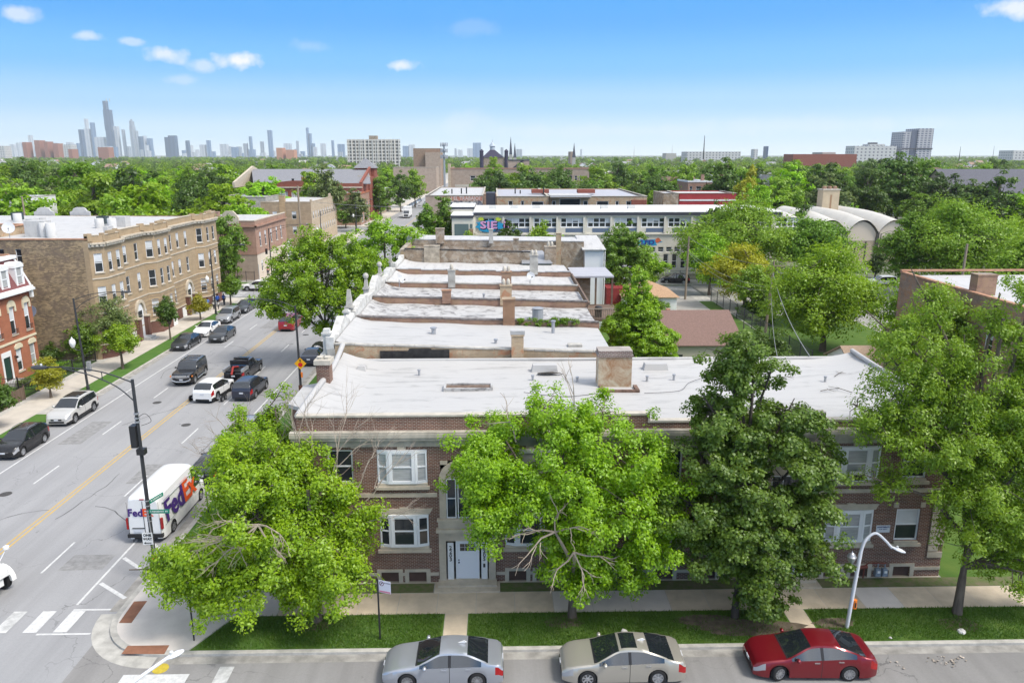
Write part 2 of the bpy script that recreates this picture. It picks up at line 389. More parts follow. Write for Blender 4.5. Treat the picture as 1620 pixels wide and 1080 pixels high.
# ------------------------------------------------------------------ ground, roads, pavements
K = .12                                  # kerb height
XL, XR = -35.6, -17.7                    # avenue kerbs
YK, YF = 28.6, 33.9                      # near street: kerb and building line
def sheet(name, polys, z, m, kind='structure', parent=None):
 b = MB()
 for p in polys: b.poly([(x, y, z) for x, y in p])
 o = b.build(name, m, parent)
 if kind and parent is None: o['kind'] = kind
 return o
def rect(x0, x1, y0, y1): return [(x0, y0), (x1, y0), (x1, y1), (x0, y1)]
sheet('ground', [rect(-14000, 14000, -60, 16000)], -.03, M_EARTH)
sheet('avenue', [rect(XL, XR, -60, 1500)], 0.0, M_ASPH)
sheet('near_street', [rect(XR, 260, 16, YK), rect(XR, XR + 3.4, YK, YK + 3.4), rect(-300, XL, 16, YK)], 0.002, M_ASPH2)
sheet('cross_street', [rect(-300, XL, 113.5, 122), rect(XR, 200, 113.5, 122)], 0.002, M_ASPH)
sheet('side_street', [rect(-300, XL, 218, 226)], 0.002, M_ASPH)
def block(name, poly, m=M_KERB):
 b = MB(); b.prism(poly, -.02, K); o = b.build(name, m); o['kind'] = 'structure'; return o
rc = 3.2; arc = [(XR + rc - rc * math.sin(a), YK + rc - rc * math.cos(a)) for a in [R(90) * k / 8 for k in range(9)]]
block('pavement', [(260, YK), (260, 112.5), (XR, 112.5)] + arc[::-1])
block('pavement', [(XL, 30.6), (XL, 112.5), (-300, 112.5), (-300, 28.6), (XL - 2, 28.6)])
block('pavement', [(XL, 123), (XL, 217), (-300, 217), (-300, 123)])
block('pavement', [(XL, 227), (XL, 900), (-60, 900), (-60, 227)])
block('pavement', [(XR, 123), (260, 123), (260, 128), (XR + 5, 128), (XR + 5, 900), (XR, 900)])
# gutters: paler concrete strip beside the kerb
sheet('gutter', [rect(-14.4, 120, YK - .5, YK - .004), rect(XR - .5, XR - .004, 32, 112), rect(XL + .004, XL + .5, 31, 112)], .007, mat('gutter concrete', (.33, .315, .29), .9, var=.35, scale=1.5))
def arcband(r0, r1, z, n=10):
 cx, cy = XR + rc, YK + rc
 return [[(cx - r0 * math.sin(R(90) * a / n), cy - r0 * math.cos(R(90) * a / n)), (cx - r1 * math.sin(R(90) * a / n), cy - r1 * math.cos(R(90) * a / n)),
    (cx - r1 * math.sin(R(90) * (a + 1) / n), cy - r1 * math.cos(R(90) * (a + 1) / n)), (cx - r0 * math.sin(R(90) * (a + 1) / n), cy - r0 * math.cos(R(90) * (a + 1) / n))] for a in range(n)]
sheet('gutter', arcband(rc + .004, rc + .75, 0), .008, mat('gutter concrete pale', (.44, .425, .39), .9, var=.25, scale=1.8))
# sidewalk of separate slabs along the near street, and corner apron
def slabs(x0, x1, y0, y1, w, z, m, along='x', gap=.02, skip=()):
 b = MB(); n = max(1, round((x1 - x0 if along == 'x' else y1 - y0) / w));
 for i in range(n):
  if i in skip: continue
  if along == 'x':
   a0 = x0 + (x1 - x0) * i / n; a1 = x0 + (x1 - x0) * (i + 1) / n; b.poly([(a0 + gap, y0, z), (a1, y0, z), (a1, y1, z), (a0 + gap, y1, z)])
  else:
   a0 = y0 + (y1 - y0) * i / n; a1 = y0 + (y1 - y0) * (i + 1) / n; b.poly([(x0, a0 + gap, z), (x1, a0 + gap, z), (x1, a1, z), (x0, a1, z)])
 return b
NS = 48; x0s, x1s = -10.2, 78.0
w_ = (x1s - x0s) / NS
new_i = {int((3.3 - x0s) / w_), int((5.2 - x0s) / w_), int((6.6 - x0s) / w_), int((18.2 - x0s) / w_)}
o = slabs(x0s, x1s, 31.32, 33.05, w_, K + .004, M_CONC, skip=new_i).build('sidewalk', M_CONC); o['kind'] = 'structure'
b = MB()
for i in new_i: a0 = x0s + i * w_; b.poly([(a0 + .02, 31.32, K + .004), (a0 + w_, 31.32, K + .004), (a0 + w_, 33.05, K + .004), (a0 + .02, 33.05, K + .004)])
b.build('sidewalk', M_CONCN)['kind'] = 'structure'
ap = [(-10.22, 31.32), (-10.22, 33.05), (-12.5, 33.4), (-12.5, 60), (-14.9, 60), (-14.9, 34.6), (XR + .28, 34.6), (XR + .28, 31.6)] + [(XR + rc - (rc - .28) * math.sin(a), YK + rc - (rc - .28) * math.cos(a)) for a in [R(90) * k / 8 for k in range(8, -1, -1)]] + [(-13.3, YK + .28), (-12.1, 31.32)]
sheet('corner_pavement', [ap], K + .005, M_CONCN)
sheet('sidewalk', [rect(-14.9, -12.5, 60.01, 112), rect(XL - 2.2 - 2.6, XL - 2.2, 31, 112), rect(XL - 4.2, XL - .3, 123.3, 217), rect(XL - 4.2, XL - .3, 227.3, 700), rect(-110, XL - 5, 123.3, 125)], K + .004, mat('far concrete', (.52, .475, .41), .9, var=.12, scale=.9))
# tactile ramps at the corner
M_RAMP = mat('rusty tactile plate', (.27, .125, .075), .85, var=.2, scale=3, bump=.3)
pa = [gz(123, 0, 0)] if False else None
def quadpx(pts, z): return [(gz(x, y, z).x, gz(x, y, z).y) for x, y in pts]
sheet('tactile_ramp', [quadpx([(188, 985), (208, 985), (233, 950), (212, 951)], K)], K + .009, M_RAMP)
sheet('tactile_ramp', [quadpx([(192, 1034), (260, 1034), (268, 1020), (202, 1021)], K)], K + .009, M_RAMP)
b = MB(); b.lathe([(.33, 0), (.33, .01), (.30, .013)], (gz(254, 1057).x, gz(254, 1057).y, .003), 20)
tag(b.build('utility_cover', mat('yellow cover', (.52, .40, .05), .7, var=.2, scale=5)), 'round yellow utility cover in the road by the corner kerb', 'manhole cover')
# front walks between grass patches, grass strips
gx = [(-12.0, -2.42), (-1.35, 12.62), (14.0, 120)]
GY0, GY1 = YK + .24, 31.3
gp = [[(-13.25, GY0), (-2.42, GY0), (-2.42, GY1), (-12.05, GY1)], rect(-1.35, 13.35, GY0, GY1), rect(14.35, 120, GY0, GY1)]
sheet('grass_verge', gp, K + .006, M_GRASS)
sheet('front_walk', [rect(-2.4, -1.37, GY0, GY1), rect(13.37, 14.33, GY0, GY1)], K + .007, M_CONC)
sheet('planting_strip', [rect(-9.2, -3.1, 33.07, 33.9), rect(.15, 12.6, 33.07, 33.9), rect(16.0, 26, 33.07, 33.9)], K + .006, mat('weedy soil', (.085, .14, .03), .95, var=.4, scale=3, col2=(.17, .145, .09), bump=.5))
sheet('grass_verge', [rect(XR + .3, -15.0, 35, 112), rect(XL - 2.15, XL - .25, 31, 60), rect(XL - 2.15, XL - .25, 64.2, 108), rect(-70, -41.2, 56, 76.8), rect(-110, XL - .5, 125.05, 126.6), rect(-60, XL - 5.2, 108.2, 112.2)], K + .006, mat('bright turf', (.055, .14, .018), .95, var=.35, scale=1.2, col2=(.09, .17, .03), bump=.5))
# bare soil patches in the verge
b = MB()
for (cx, cy, rx, ry) in [(11.5, 29.9, 2.6, .7), (9.6, 30.5, 1.5, .5), (15.4, 30.2, 1.0, .45), (3.0, 30.6, .9, .5), (21.0, 30.0, .9, .6), (-8.3, 30.5, .8, .5)]:
 n = 22; b.poly([(cx + rx * math.cos(2 * math.pi * q / n) * (.75 + .45 * rnd.random()), cy + ry * math.sin(2 * math.pi * q / n) * (.75 + .35 * rnd.random()), K + .010 + .001 * (cx % 1)) for q in range(n)])
b.build('soil_patch', M_SOIL)['kind'] = 'structure'
# painted markings
b = MB()
def stripe(bm, x0, x1, y0, y1, z=.006): bm.poly([(x0, y0, z), (x1, y0, z), (x1, y1, z), (x0, y1, z)])
stripe(b, -33.42, -33.3, 33, 110); stripe(b, -20.06, -19.94, 32.6, 110); stripe(b, -33.42, -33.3, 125, 700); stripe(b, -20.06, -19.94, 125, 700)
for yy in np.arange(36.5, 112, 9.0): stripe(b, -30.2, -30.09, yy + 1, yy + 4); stripe(b, -23.4, -23.29, yy - 1, yy + 2.2)
# hatched corner box
for (p, q) in [((159, 922), (198, 946)), ((196, 882), (226, 902)), ((240, 858), (262, 876))]:
 a, c = gz(*p), gz(*q); d = (c - a).normalized(); nn = Vector((-d.y, d.x, 0)) * .1
 b.poly([(v.x, v.y, .0075) for v in (a - nn, c - nn, c + nn, a + nn)])
# crosswalk over the avenue, worn towards the middle, and over the near street
b2 = MB()
for i in range(9):
 xx = -19.95 - 1.35 * i; (b if i < 2 else b2).poly([(xx, 30.45, .006), (xx + .62, 30.45, .006), (xx + .62, 32.1, .006), (xx, 32.1, .006)])
stripe(b, -19.95, -18.1, 32.12, 32.24); stripe(b, -20.6, -18.2, 30.25, 30.37)
for i in range(6):
 yy = 27.35 - 1.45 * i; stripe(b if i else b, -15.4, -12.7, yy - .55, yy + .12, .012) if i == 0 else stripe(b2, -15.4, -12.7, yy - .6, yy, .012)
stripe(b2, -11.6, -11.0, 25.2, 27.9, .012); stripe(b2, -10.0, -9.4, 24.0, 26.6, .012)
for i in range(6): stripe(b2, XL - 2.5 - 3.2, XL - 2.5 - .4, 114.4 + 1.25 * i, 115.0 + 1.25 * i, .006)
b.build('road_marking', M_WHITE)['kind'] = 'structure'
b2.build('road_marking', mat('worn white paint', (.50, .50, .49), .8, var=.35, scale=2.5))['kind'] = 'structure'
r_ = random.Random(3); b = MB()
for (x, y, w_, l_) in [(-31.6, 56, 1.6, 5), (-23.5, 48, 1.4, 3.2), (-28.4, 95, 1.3, 6), (-21.5, 36.5, 2.2, 1.6)]: b.poly([(x - w_ / 2 + r_.uniform(-.1, .1), y - l_ / 2, .0042), (x + w_ / 2, y - l_ / 2 + r_.uniform(-.1, .1), .0042), (x + w_ / 2 + r_.uniform(-.1, .1), y + l_ / 2, .0042), (x - w_ / 2, y + l_ / 2, .0042)])
for (x, y, w_, l_) in [(-7.6, 25.2, 3, 1.3), (8.8, 24.9, 2, 2.2), (19.5, 25.6, 4, 1.1)]: b.poly([(x - w_ / 2, y - l_ / 2, .0052), (x + w_ / 2, y - l_ / 2 + .1, .0052), (x + w_ / 2 + .15, y + l_ / 2, .0052), (x - w_ / 2 + .1, y + l_ / 2, .0052)])
b.build('road_patch', mat('repaired asphalt', (.262, .26, .258), .9, var=.25, scale=3))['kind'] = 'structure'
b = MB()
for k in range(16):
 x, y = r_.uniform(-34, -19), r_.uniform(34, 100); pts_ = [Vector((x, y, .0058))]; a = r_.choice([0, 1.57]) + r_.uniform(-.4, .4)
 for q in range(9): a += r_.uniform(-.35, .35); pts_.append(pts_[-1] + Vector((math.cos(a), math.sin(a), 0)) * r_.uniform(.4, 1.1))
 for p_, q_ in zip(pts_, pts_[1:]): n_ = Vector((-(q_ - p_).y, (q_ - p_).x, 0)).normalized() * r_.uniform(.015, .035); b.poly([p_ - n_, q_ - n_, q_ + n_, p_ + n_])
b.build('tar_seal', mat('tar seal', (.085, .085, .088), .6))['kind'] = 'structure'
for i, (x, y) in enumerate([(-24.6, 57.5), (-29.3, 63.2), (-22.6, 88.5), (-31.0, 45.0)]): b = MB(); b.lathe([(.36, 0), (.36, .008), (.31, .010)], (x, y, .003), 18); tag(b.build('manhole_cover', mat('iron cover', (.07, .068, .066), .6, var=.3, scale=8)), ['round iron manhole cover in the right lane behind the white crossover', 'round iron manhole cover in the left lane before the boxy black car', 'round iron manhole cover in the right lane behind the red minivan', 'round iron manhole cover in the left lane level with the black crossover'][i], 'manhole cover')
b = MB()
for xx in (-26.98, -26.70): stripe(b, xx, xx + .11, 33, 112); stripe(b, xx, xx + .11, 124, 700)
b.build('road_marking', M_YEL)['kind'] = 'structure'
# alley behind the row and yards
sheet('alley', [[(24.6, 45), (29.4, 45), (29.4, 112.5), (24.6, 112.5)]], K + .005, mat('alley concrete', (.36, .34, .31), .9, var=.2, scale=.5, bump=.1))
sheet('back_yard', [rect(7.6, 24.5, 46, 112), rect(29.5, 31.6, 46, 108)], K + .003, M_GRASS)
sheet('back_yard', [rect(22.4, 31.7, 33.2, 45.9), rect(31.8, 38.3, 40, 98), rect(38.3, 46, 72, 98)], K + .0035, M_GRASS)
sheet('car_park', [rect(46.2, 80, 72, 122), rect(31.8, 46.1, 98.2, 122)], K + .004, mat('yard concrete', (.30, .29, .265), .9, var=.2, scale=.4))
# ------------------------------------------------------------------ facade helpers
def wall_grid(mb, o, ux, n, a0, a1, c0, c1, holes, depth=.12):
 """rectangular wall with real openings: o origin, ux along the wall, n outward; holes (a0, a1, c0, c1)"""
 o, ux, n = Vector(o), Vector(ux), Vector(n); uz = Vector((0, 0, 1))
 A = sorted({a0, a1, *[h[0] for h in holes], *[h[1] for h in holes]}); Z = sorted({c0, c1, *[h[2] for h in holes], *[h[3] for h in holes]})
 A = [a for a in A if a0 <= a <= a1]; Z = [z for z in Z if c0 <= z <= c1]
 P = lambda a, z, d=0: tuple(o + ux * a + uz * z - n * d)
 flip = ux.cross(uz).dot(n) < 0
 def q(p): mb.poly(p[::-1] if flip else p)
 for i in range(len(A) - 1):
  for j in range(len(Z) - 1):
   am, zm = (A[i] + A[i + 1]) / 2, (Z[j] + Z[j + 1]) / 2
   if any(h[0] < am < h[1] and h[2] < zm < h[3] for h in holes): continue
   q([P(A[i], Z[j]), P(A[i + 1], Z[j]), P(A[i + 1], Z[j + 1]), P(A[i], Z[j + 1])])
 for h in holes:
  x0, x1, z0, z1 = h[:4]
  q([P(x0, z0), P(x0, z0, depth), P(x0, z1, depth), P(x0, z1)][::-1]); q([P(x1, z0), P(x1, z0, depth), P(x1, z1, depth), P(x1, z1)])
  q([P(x0, z1), P(x0, z1, depth), P(x1, z1, depth), P(x1, z1)][::-1]); q([P(x0, z0), P(x0, z0, depth), P(x1, z0, depth), P(x1, z0)])
def window(parent, o, ux, n, a0, a1, c0, c1, depth=.1, style='sash', glass=None, frame=None, sill=None, fw=.055, mullions=1, blind=0.0, lite=False):
 """a pane set back in its opening, with frame and sill as sub-parts"""
 o, ux, n = Vector(o), Vector(ux), Vector(n); uz = Vector((0, 0, 1))
 inv = Matrix.Translation(-parent.location) if parent is not None and parent.rotation_euler.z == 0 else Matrix()
 oo = inv @ o
 g = MB(); g.obox(oo, ux, n, uz, a0, a1, -depth, -depth + .012, c0, c1 if not blind else c1 - (c1 - c0) * blind)
 w_o = g.build('window', glass or M_GLASS, parent)
 if blind:
  g = MB(); g.obox(oo, ux, n, uz, a0, a1, -depth, -depth + .013, c1 - (c1 - c0) * blind, c1); link('blind', g.mesh('blind'), M_BLINDL if blind < .99 else M_BLIND, w_o)
 f = MB(); d0, d1 = -depth + .014, -depth + .055
 if style != 'none':
  f.obox(oo, ux, n, uz, a0, a0 + fw, d0, d1, c0, c1); f.obox(oo, ux, n, uz, a1 - fw, a1, d0, d1, c0, c1)
  f.obox(oo, ux, n, uz, a0 + fw, a1 - fw, d0, d1, c0, c0 + fw); f.obox(oo, ux, n, uz, a0 + fw, a1 - fw, d0, d1, c1 - fw, c1)
  if style == 'sash': cm_ = (c0 + c1) / 2; f.obox(oo, ux, n, uz, a0 + fw, a1 - fw, d0, d1 - .01, cm_ - fw * .45, cm_ + fw * .45)
  for k in range(1, mullions): am = a0 + (a1 - a0) * k / mullions; f.obox(oo, ux, n, uz, am - fw * .5, am + fw * .5, d0, d1 - .004, c0 + fw, c1 - fw)
  f.build('frame', frame or M_VINYL, w_o)
 if sill is not None and not lite:
  s = MB(); s.obox(oo, ux, n, uz, a0 - .08, a1 + .08, -.02, .09, c0 - .13, c0 - .003); s.build('sill', sill, w_o)
 return w_o
X_, Y_, Z_ = Vector((1, 0, 0)), Vector((0, 1, 0)), Vector((0, 0, 1))
# ------------------------------------------------------------------ the corner apartment building
FY = 34.0
main = empty('apartment_building', 'two-storey dark red brick corner apartment building with limestone trim and white flat roof', 'building', (0, 0, 0))
MX0, MX1, MYB = -9.4, 22.3, 45.6
UN = [-1.45, 14.35]                                    # centres of the two entrances
holes, win = [], []
for u in UN:
 holes += [(u - 1.25, u + 1.25, .12, 6.6)]
 for s in (-1, 1):
  c = u + s * 3.06
  for (z0, z1) in ((2.14, 3.84), (5.48, 7.18)):
   holes.append((c - 1.2, c + 1.2, z0, z1)); win.append(('bay', c, z0, z1))
   cs = u + s * 6.0; holes.append((cs - .6, cs + .6, z0, z1)); win.append(('single', cs, z0, z1))
  for d in (2.48, 3.85, 6.0):
   cb = u + s * d; holes.append((cb - .43, cb + .43, .16, .72)); win.append(('board', cb, .16, .72))
wb = MB(); O = (0, FY, 0)
wall_grid(wb, O, X_, -Y_, MX0, MX1, 0, 8.48, holes, .16)
# raised parapet steps
PSEG = [(MX0, 7.2, 8.92), (7.2, 11.6, 8.55), (11.6, 15.7, 8.92), (15.7, MX1, 8.55)]
for (a, c, z) in PSEG: wb.box(a + .002, c - .002, FY + .001, FY + .3, 8.48, z - .09)
wall_grid(wb, (MX0, 0, 0), Y_, -X_, FY, MYB, 0, 8.7, [(FY + 2.2 + 2.6 * i, FY + 3.4 + 2.6 * i, zz, zz + 1.7) for i in range(4) for zz in (2.14, 5.48)], .14)
wall_grid(wb, (MX1, 0, 0), Y_, X_, FY, MYB, 0, 8.5, [], .14)
wb.poly([(MX0, MYB, 0), (MX0, MYB, 8.3), (MX1, MYB, 8.3), (MX1, MYB, 0)])
wb.build('wall', B_MAIN, main)
for i in range(4):
 for zz in (2.14, 5.48): window(main, (MX0, 0, 0), Y_, -X_, FY + 2.2 + 2.6 * i, FY + 3.4 + 2.6 * i, zz, zz + 1.7, .12, sill=M_LIME)
# limestone trim
tb = MB()
def trim(a0, a1, z0, z1, d=.06): tb.box(a0, a1, FY - d, FY - .001, z0, z1)
bx = sorted([u + s * d for u in UN for s in (-1, 1) for d in (2.48, 3.85, 6.0)])
for (e0, e1) in [(MX0, UN[0] - 1.42), (UN[0] + 1.42, UN[1] - 1.42), (UN[1] + 1.42, MX1)]:
 trim(e0, e1, 0.0, .14, .10)
 trim(e0, e1, 4.74, 4.95, .05)
 seg = [x for x in bx if e0 < x < e1]; pos_ = e0
 for x in seg:
  if x - .43 - .2 > pos_: tb.box(pos_, x - .63, FY - .045, FY - .001, .52, .68)       # band between openings
  tb.box(x - .63, x - .432, FY - .05, FY - .001, .141, .87); tb.box(x + .432, x + .63, FY - .05, FY - .001, .141, .87)
  tb.box(x - .432, x + .432, FY - .05, FY - .001, .722, .87); pos_ = x + .63
 if e1 > pos_: tb.box(pos_, e1, FY - .045, FY - .001, .52, .68)
for k, c, z0, z1 in win:
 if k == 'bay':
  tb.box(c - 1.3, c + 1.3, FY - .16, FY - .001, z0 - .3, z0 - .14); tb.box(c - 1.2, c + 1.2, FY - .10, FY - .001, z0 - .139, z0 - .003)
  tb.box(c - .2, c + .2, FY - .07, FY - .001, z1 + .003, z1 + .36)
  if z0 < 3:
   tb.slab([(c - 1.25, FY - .05, z1 + .003), (c + 1.25, FY - .05, z1 + .003), (c + 1.4, FY - .05, z1 + .3), (c - 1.4, FY - .05, z1 + .3)], (0, .049, 0))
 if k == 'single':
  tb.box(c - .75, c + .75, FY - .14, FY - .001, z0 - .28, z0 - .13); tb.box(c - .6, c + .6, FY - .09, FY - .001, z0 - .129, z0 - .003)
  tb.box(c - .78, c - .55, FY - .05, FY - .001, z1 + .1, z1 + .34); tb.box(c + .55, c + .78, FY - .05, FY - .001, z1 + .1, z1 + .34)
# quoins at the ends
for xq, sgn in ((MX0, 1), (21.55, 1)):
 for i in range(10): tb.box(xq + .002, xq + (.5 if i % 2 else .75), FY - .05, FY - .001, 1.2 + .35 * i, 1.2 + .35 * i + .3)
for (px_, z) in [(5.9, 8.62), (5.9, 8.3), (12.6, 8.45), (15.2, 8.45)]: tb.box(px_ - .4, px_ + (.4 if px_ < 7 else .5), FY - .05, FY - .001, z - .02, z + (.12 if px_ < 7 else .32))
tb.build('stone_trim', M_LIME, main)
cb = MB()
cb.box(MX0 - .1, MX1, FY - .10, FY - .002, 7.36, 7.72); cb.box(MX0 - .25, MX1, FY - .28, FY - .003, 7.725, 7.88); cb.box(MX0 - .3, MX1, FY - .34, FY - .004, 7.885, 8.06)
cb.box(MX0 - .3, MX1, FY - .3, FY - .005, 8.065, 8.15)
cb.build('cornice', M_LIMED, main)
cp = MB()
for (a, c, z) in PSEG: cp.box(a, c, FY - .05, FY + .34, z - .089, z)
cp.box(7.2, 7.3, FY - .05, FY + .34, 8.551, 8.83); cp.box(15.6, 15.7, FY - .05, FY + .34, 8.551, 8.83); cp.box(11.6, 11.7, FY - .05, FY + .34, 8.551, 8.83)
cp.build('coping', M_STONEC, main)
for k, c, z0, z1 in win:
 if k == 'board':
  g = MB(); g.box(c - .43, c + .43, FY + .08, FY + .1, z0, z1); g.build('window_board', M_BOARD, main)
 elif k == 'single':
  window(main, O, X_, -Y_, c - .6, c + .6, z0, z1, .12, fw=.08, blind=(.5 if c > 18 and z0 < 3 else 0.0))
 else:
  # three-sided bay window in white frames
  g = MB(); yb, yf = FY + .04, FY - .10; xs = (c - 1.17, c - .62, c + .62, c + 1.17)
  P = [(xs[0], yb), (xs[1], yf), (xs[2], yf), (xs[3], yb)]
  for i in range(3):
   (xa, ya), (xb, yb_) = P[i], P[i + 1]; g.poly([(xa, ya, z0 + .05), (xb, yb_, z0 + .05), (xb, yb_, z1 - .05), (xa, ya, z1 - .05)])
  wo_ = g.build('bay_window', M_BLIND if (c + z0) % 3 > .9 else M_GLASS, main)
  f = MB()
  f.prism([(xs[0] - .02, FY + .1), (xs[0] - .02, yb - .03), (xs[1] - .03, yf - .05), (xs[2] + .03, yf - .05), (xs[3] + .02, yb - .03), (xs[3] + .02, FY + .1)], z0, z0 + .13)
  f.prism([(xs[0] - .02, FY + .1), (xs[0] - .02, yb - .03), (xs[1] - .03, yf - .05), (xs[2] + .03, yf - .05), (xs[3] + .02, yb - .03), (xs[3] + .02, FY + .1)], z1 - .13, z1)
  for i in range(3):
   a, bb = Vector((*P[i], 0)), Vector((*P[i + 1], 0)); d = (bb - a); L_ = d.length; d.normalize(); nn = Vector((d.y, -d.x, 0))
   wj = .2 if i == 1 else .07
   e0, e1 = (.16, .16) if i == 1 else ((.07, .12) if i == 0 else (.12, .07))
   f.obox(a, d, nn, Z_, 0, e0, .002, .05, z0 + .131, z1 - .131); f.obox(a, d, nn, Z_, L_ - e1, L_, .002, .05, z0 + .131, z1 - .131)
   f.obox(a, d, nn, Z_, e0, L_ - e1, .002, .035, (z0 + z1) / 2 - .035, (z0 + z1) / 2 + .035)
   f.obox(a, d, nn, Z_, e0, L_ - e1, .002, .03, z1 - .2, z1 - .131)
  f.build('frame', M_VINYL, wo_)
  if abs(c - 17.4) < .2 and z0 > 5:
   ac = MB(); ac.box(c - .4, c + .2, FY - .62, FY - .32, z0 + .13, z0 + .52); tag(ac.build('air_conditioner', M_WPAINT), 'small white air conditioner in the upper bay window above the white lamp post', 'air conditioner')
   ac = MB(); ac.box(c - .34, c + .14, FY - .632, FY - .6205, z0 + .19, z0 + .47)
   ac.build('grille', M_BLACKM, bpy.data.objects['air_conditioner'])
# the two stone entrances
M_DOOR = mat('white door paint', (.76, .78, .82), .4)
for u in UN:
 e = MB()
 for s in (-1, 1):
  e.box(u + s * 1.22 - .17, u + s * 1.22 + .17, FY - .12, FY + .1, .12, 2.95)
  e.box(u + s * .83 - .06, u + s * .83 + .06, FY - .02, FY + .1, .16, 2.28)
 e.box(u - 1.05, u + 1.05, FY - .10, FY + .1, 2.42, 2.95); e.box(u - 1.5, u + 1.5, FY - .3, FY + .1, 2.955, 3.12); e.box(u - 1.4, u + 1.4, FY - .16, FY + .1, 3.125, 3.5)
 e.box(u - 1.45, u + 1.45, FY - .22, FY + .1, 3.505, 3.62)
 e.box(u - 1.6, u + 1.6, FY - 1.0, FY - .13, .0, .2); e.box(u - 1.45, u + 1.45, FY - .6, FY + .1, .2, .3)
 for s in (-1, 1): e.box(u + s * 1.16 - .16, u + s * 1.16 + .16, FY - .08, FY + .1, 3.625, 5.7)
 # round arched head above the tall stair window
 n = 14
 for q in range(n):
  a0, a1 = math.pi * q / n, math.pi * (q + 1) / n
  e.slab([(u + 1.32 * math.cos(a0), FY - .08, 5.7 + .98 * math.sin(a0)), (u + 1.0 * math.cos(a0), FY - .08, 5.7 + .72 * math.sin(a0)), (u + 1.0 * math.cos(a1), FY - .08, 5.7 + .72 * math.sin(a1)), (u + 1.32 * math.cos(a1), FY - .08, 5.7 + .98 * math.sin(a1))], (0, .18, 0))
 e.slab([(u - 1.0, FY + .0, 5.7)] + [(u - math.cos(math.pi * q / n) * 1.0, FY + .0, 5.7 + .72 * math.sin(math.pi * q / n)) for q in range(1, n)] + [(u + 1.0, FY, 5.7)], (0, .1, 0))
 e.box(u - 1.25, u - .9, FY - .02, FY + .1, 6.4, 6.6); e.box(u + .9, u + 1.25, FY - .02, FY + .1, 6.4, 6.6)
 e.build('entrance_surround', M_LIME, main)
 sb = MB()
 sbs = {}
 for s in (-1, 1): sb = MB(); sb.box(u + s * .83 - .15, u + s * .83 + .15, FY - .04, FY - .021, .3, 2.3); sbs[s] = sb.build('sign_board', M_WPAINT, main)
 d = MB(); d.box(u - .5, u + .5, FY + .03, FY + .08, .3, 2.28); do = d.build('front_door', M_DOOR, main)
 g = MB()
 for i in range(3):
  for j in range(2): g.box(u - .37 + .25 * i, u - .14 + .25 * i, FY + .02, FY + .031, 1.82 + .2 * j, 2.0 + .2 * j)
 g.build('door_window', M_GLASS, do)
 f = MB(); f.box(u - .58, u - .5, FY + .0, FY + .08, .3, 2.38); f.box(u + .5, u + .58, FY + .0, FY + .08, .3, 2.38); f.box(u - .5, u + .5, FY + .0, FY + .08, 2.281, 2.38); f.build('frame', M_VINYL, do)
 h = MB(); h.tube([(u - .43, FY - .03, 1.2), (u - .43, FY + .03, 1.2)], .035, 8); h.build('handle', M_BLACK, do); h = MB(); h.tube([(u - .43, FY - .02, 1.33), (u - .43, FY + .03, 1.33)], .03, 8); h.build('lock', M_BLACK, do)
 if u < 0:
  for s, num in ((-1, '2203'), (1, '2205')):
   for i, ch in enumerate(num): place_text(ch, .27, (u + s * .83, FY - .044, 2.02 - .21 * i), X_, Z_, M_BLACKM, sbs[s], .006)
  pb = MB(); pb.box(u + .77, u + .87, FY - .055, FY - .041, .95, 1.15); pb.build('doorbell_panel', M_BLACK, main)
 for (a0, a1) in ((-.98, -.5), (-.44, .44), (.5, .98)): window(main, O, X_, -Y_, u + a0, u + a1, 3.63, 5.69, -.005, fw=.05, glass=M_GLASS)
# roof: gently sloping deck, turned up at its rim
rb = MB(); n = 26; nx = 40
def rz(x, y):
 z = 8.26 + .05 * math.sin(x * .35) * math.sin(y * .5)
 ex = max(0, 1 - (MX1 - x) / 3.2); z += .42 * ex * ex * (1 if y > 36 else max(0, (y - FY) / 2))
 el_ = max(0, 1 - (x - MX0) / 2.4); z += .55 * el_ * el_
 eb = max(0, 1 - (MYB - y) / 1.2); z += .16 * eb * eb
 return z
for i in range(nx + 1):
 for j in range(n + 1):
  x, y = MX0 + (MX1 - MX0) * i / nx, FY + .3 + (MYB - FY - .3) * j / n; rb.v.append((x, y, rz(x, y)))
for i in range(nx):
 for j in range(n): a = i * (n + 1) + j; rb.f.append((a, a + n + 1, a + n + 2, a + 1))
rb.build('roof', M_ROOF, main, 60)
rb = MB(); rb.tube(bezel([(MX1, FY + .5, 8.55), (MX1, 38, 8.7), (MX1, 42, 8.75), (MX1, MYB, 8.9)], 4), .14, 8); rb.tube([(MX0, MYB - .02, 8.45), (MX1, MYB - .02, 8.45)], .1, 8)
rb.tube(bezel([(MX0, FY + .3, 8.8), (MX0, 38, 8.9), (MX0, 42.5, 8.9), (MX0 + .02, 45.4, 9.5)], 4), .16, 8); rb.build('roof_curb', M_ROOF, main, 60)
# low bay roof on the avenue side
by = MB(); by.prism([(MX0 - .01, 36.5), (MX0 - 1.1, 37.4), (MX0 - 1.1, 40.4), (MX0 - .01, 41.2)], 0, 8.2); by.build('bay', B_MAIN, main)
by = MB(); by.prism([(MX0 - .02, 36.3), (MX0 - 1.25, 37.3), (MX0 - 1.25, 40.5), (MX0 - .02, 41.4)], 8.203, 8.4); by.build('bay_roof', M_ROOF, main)
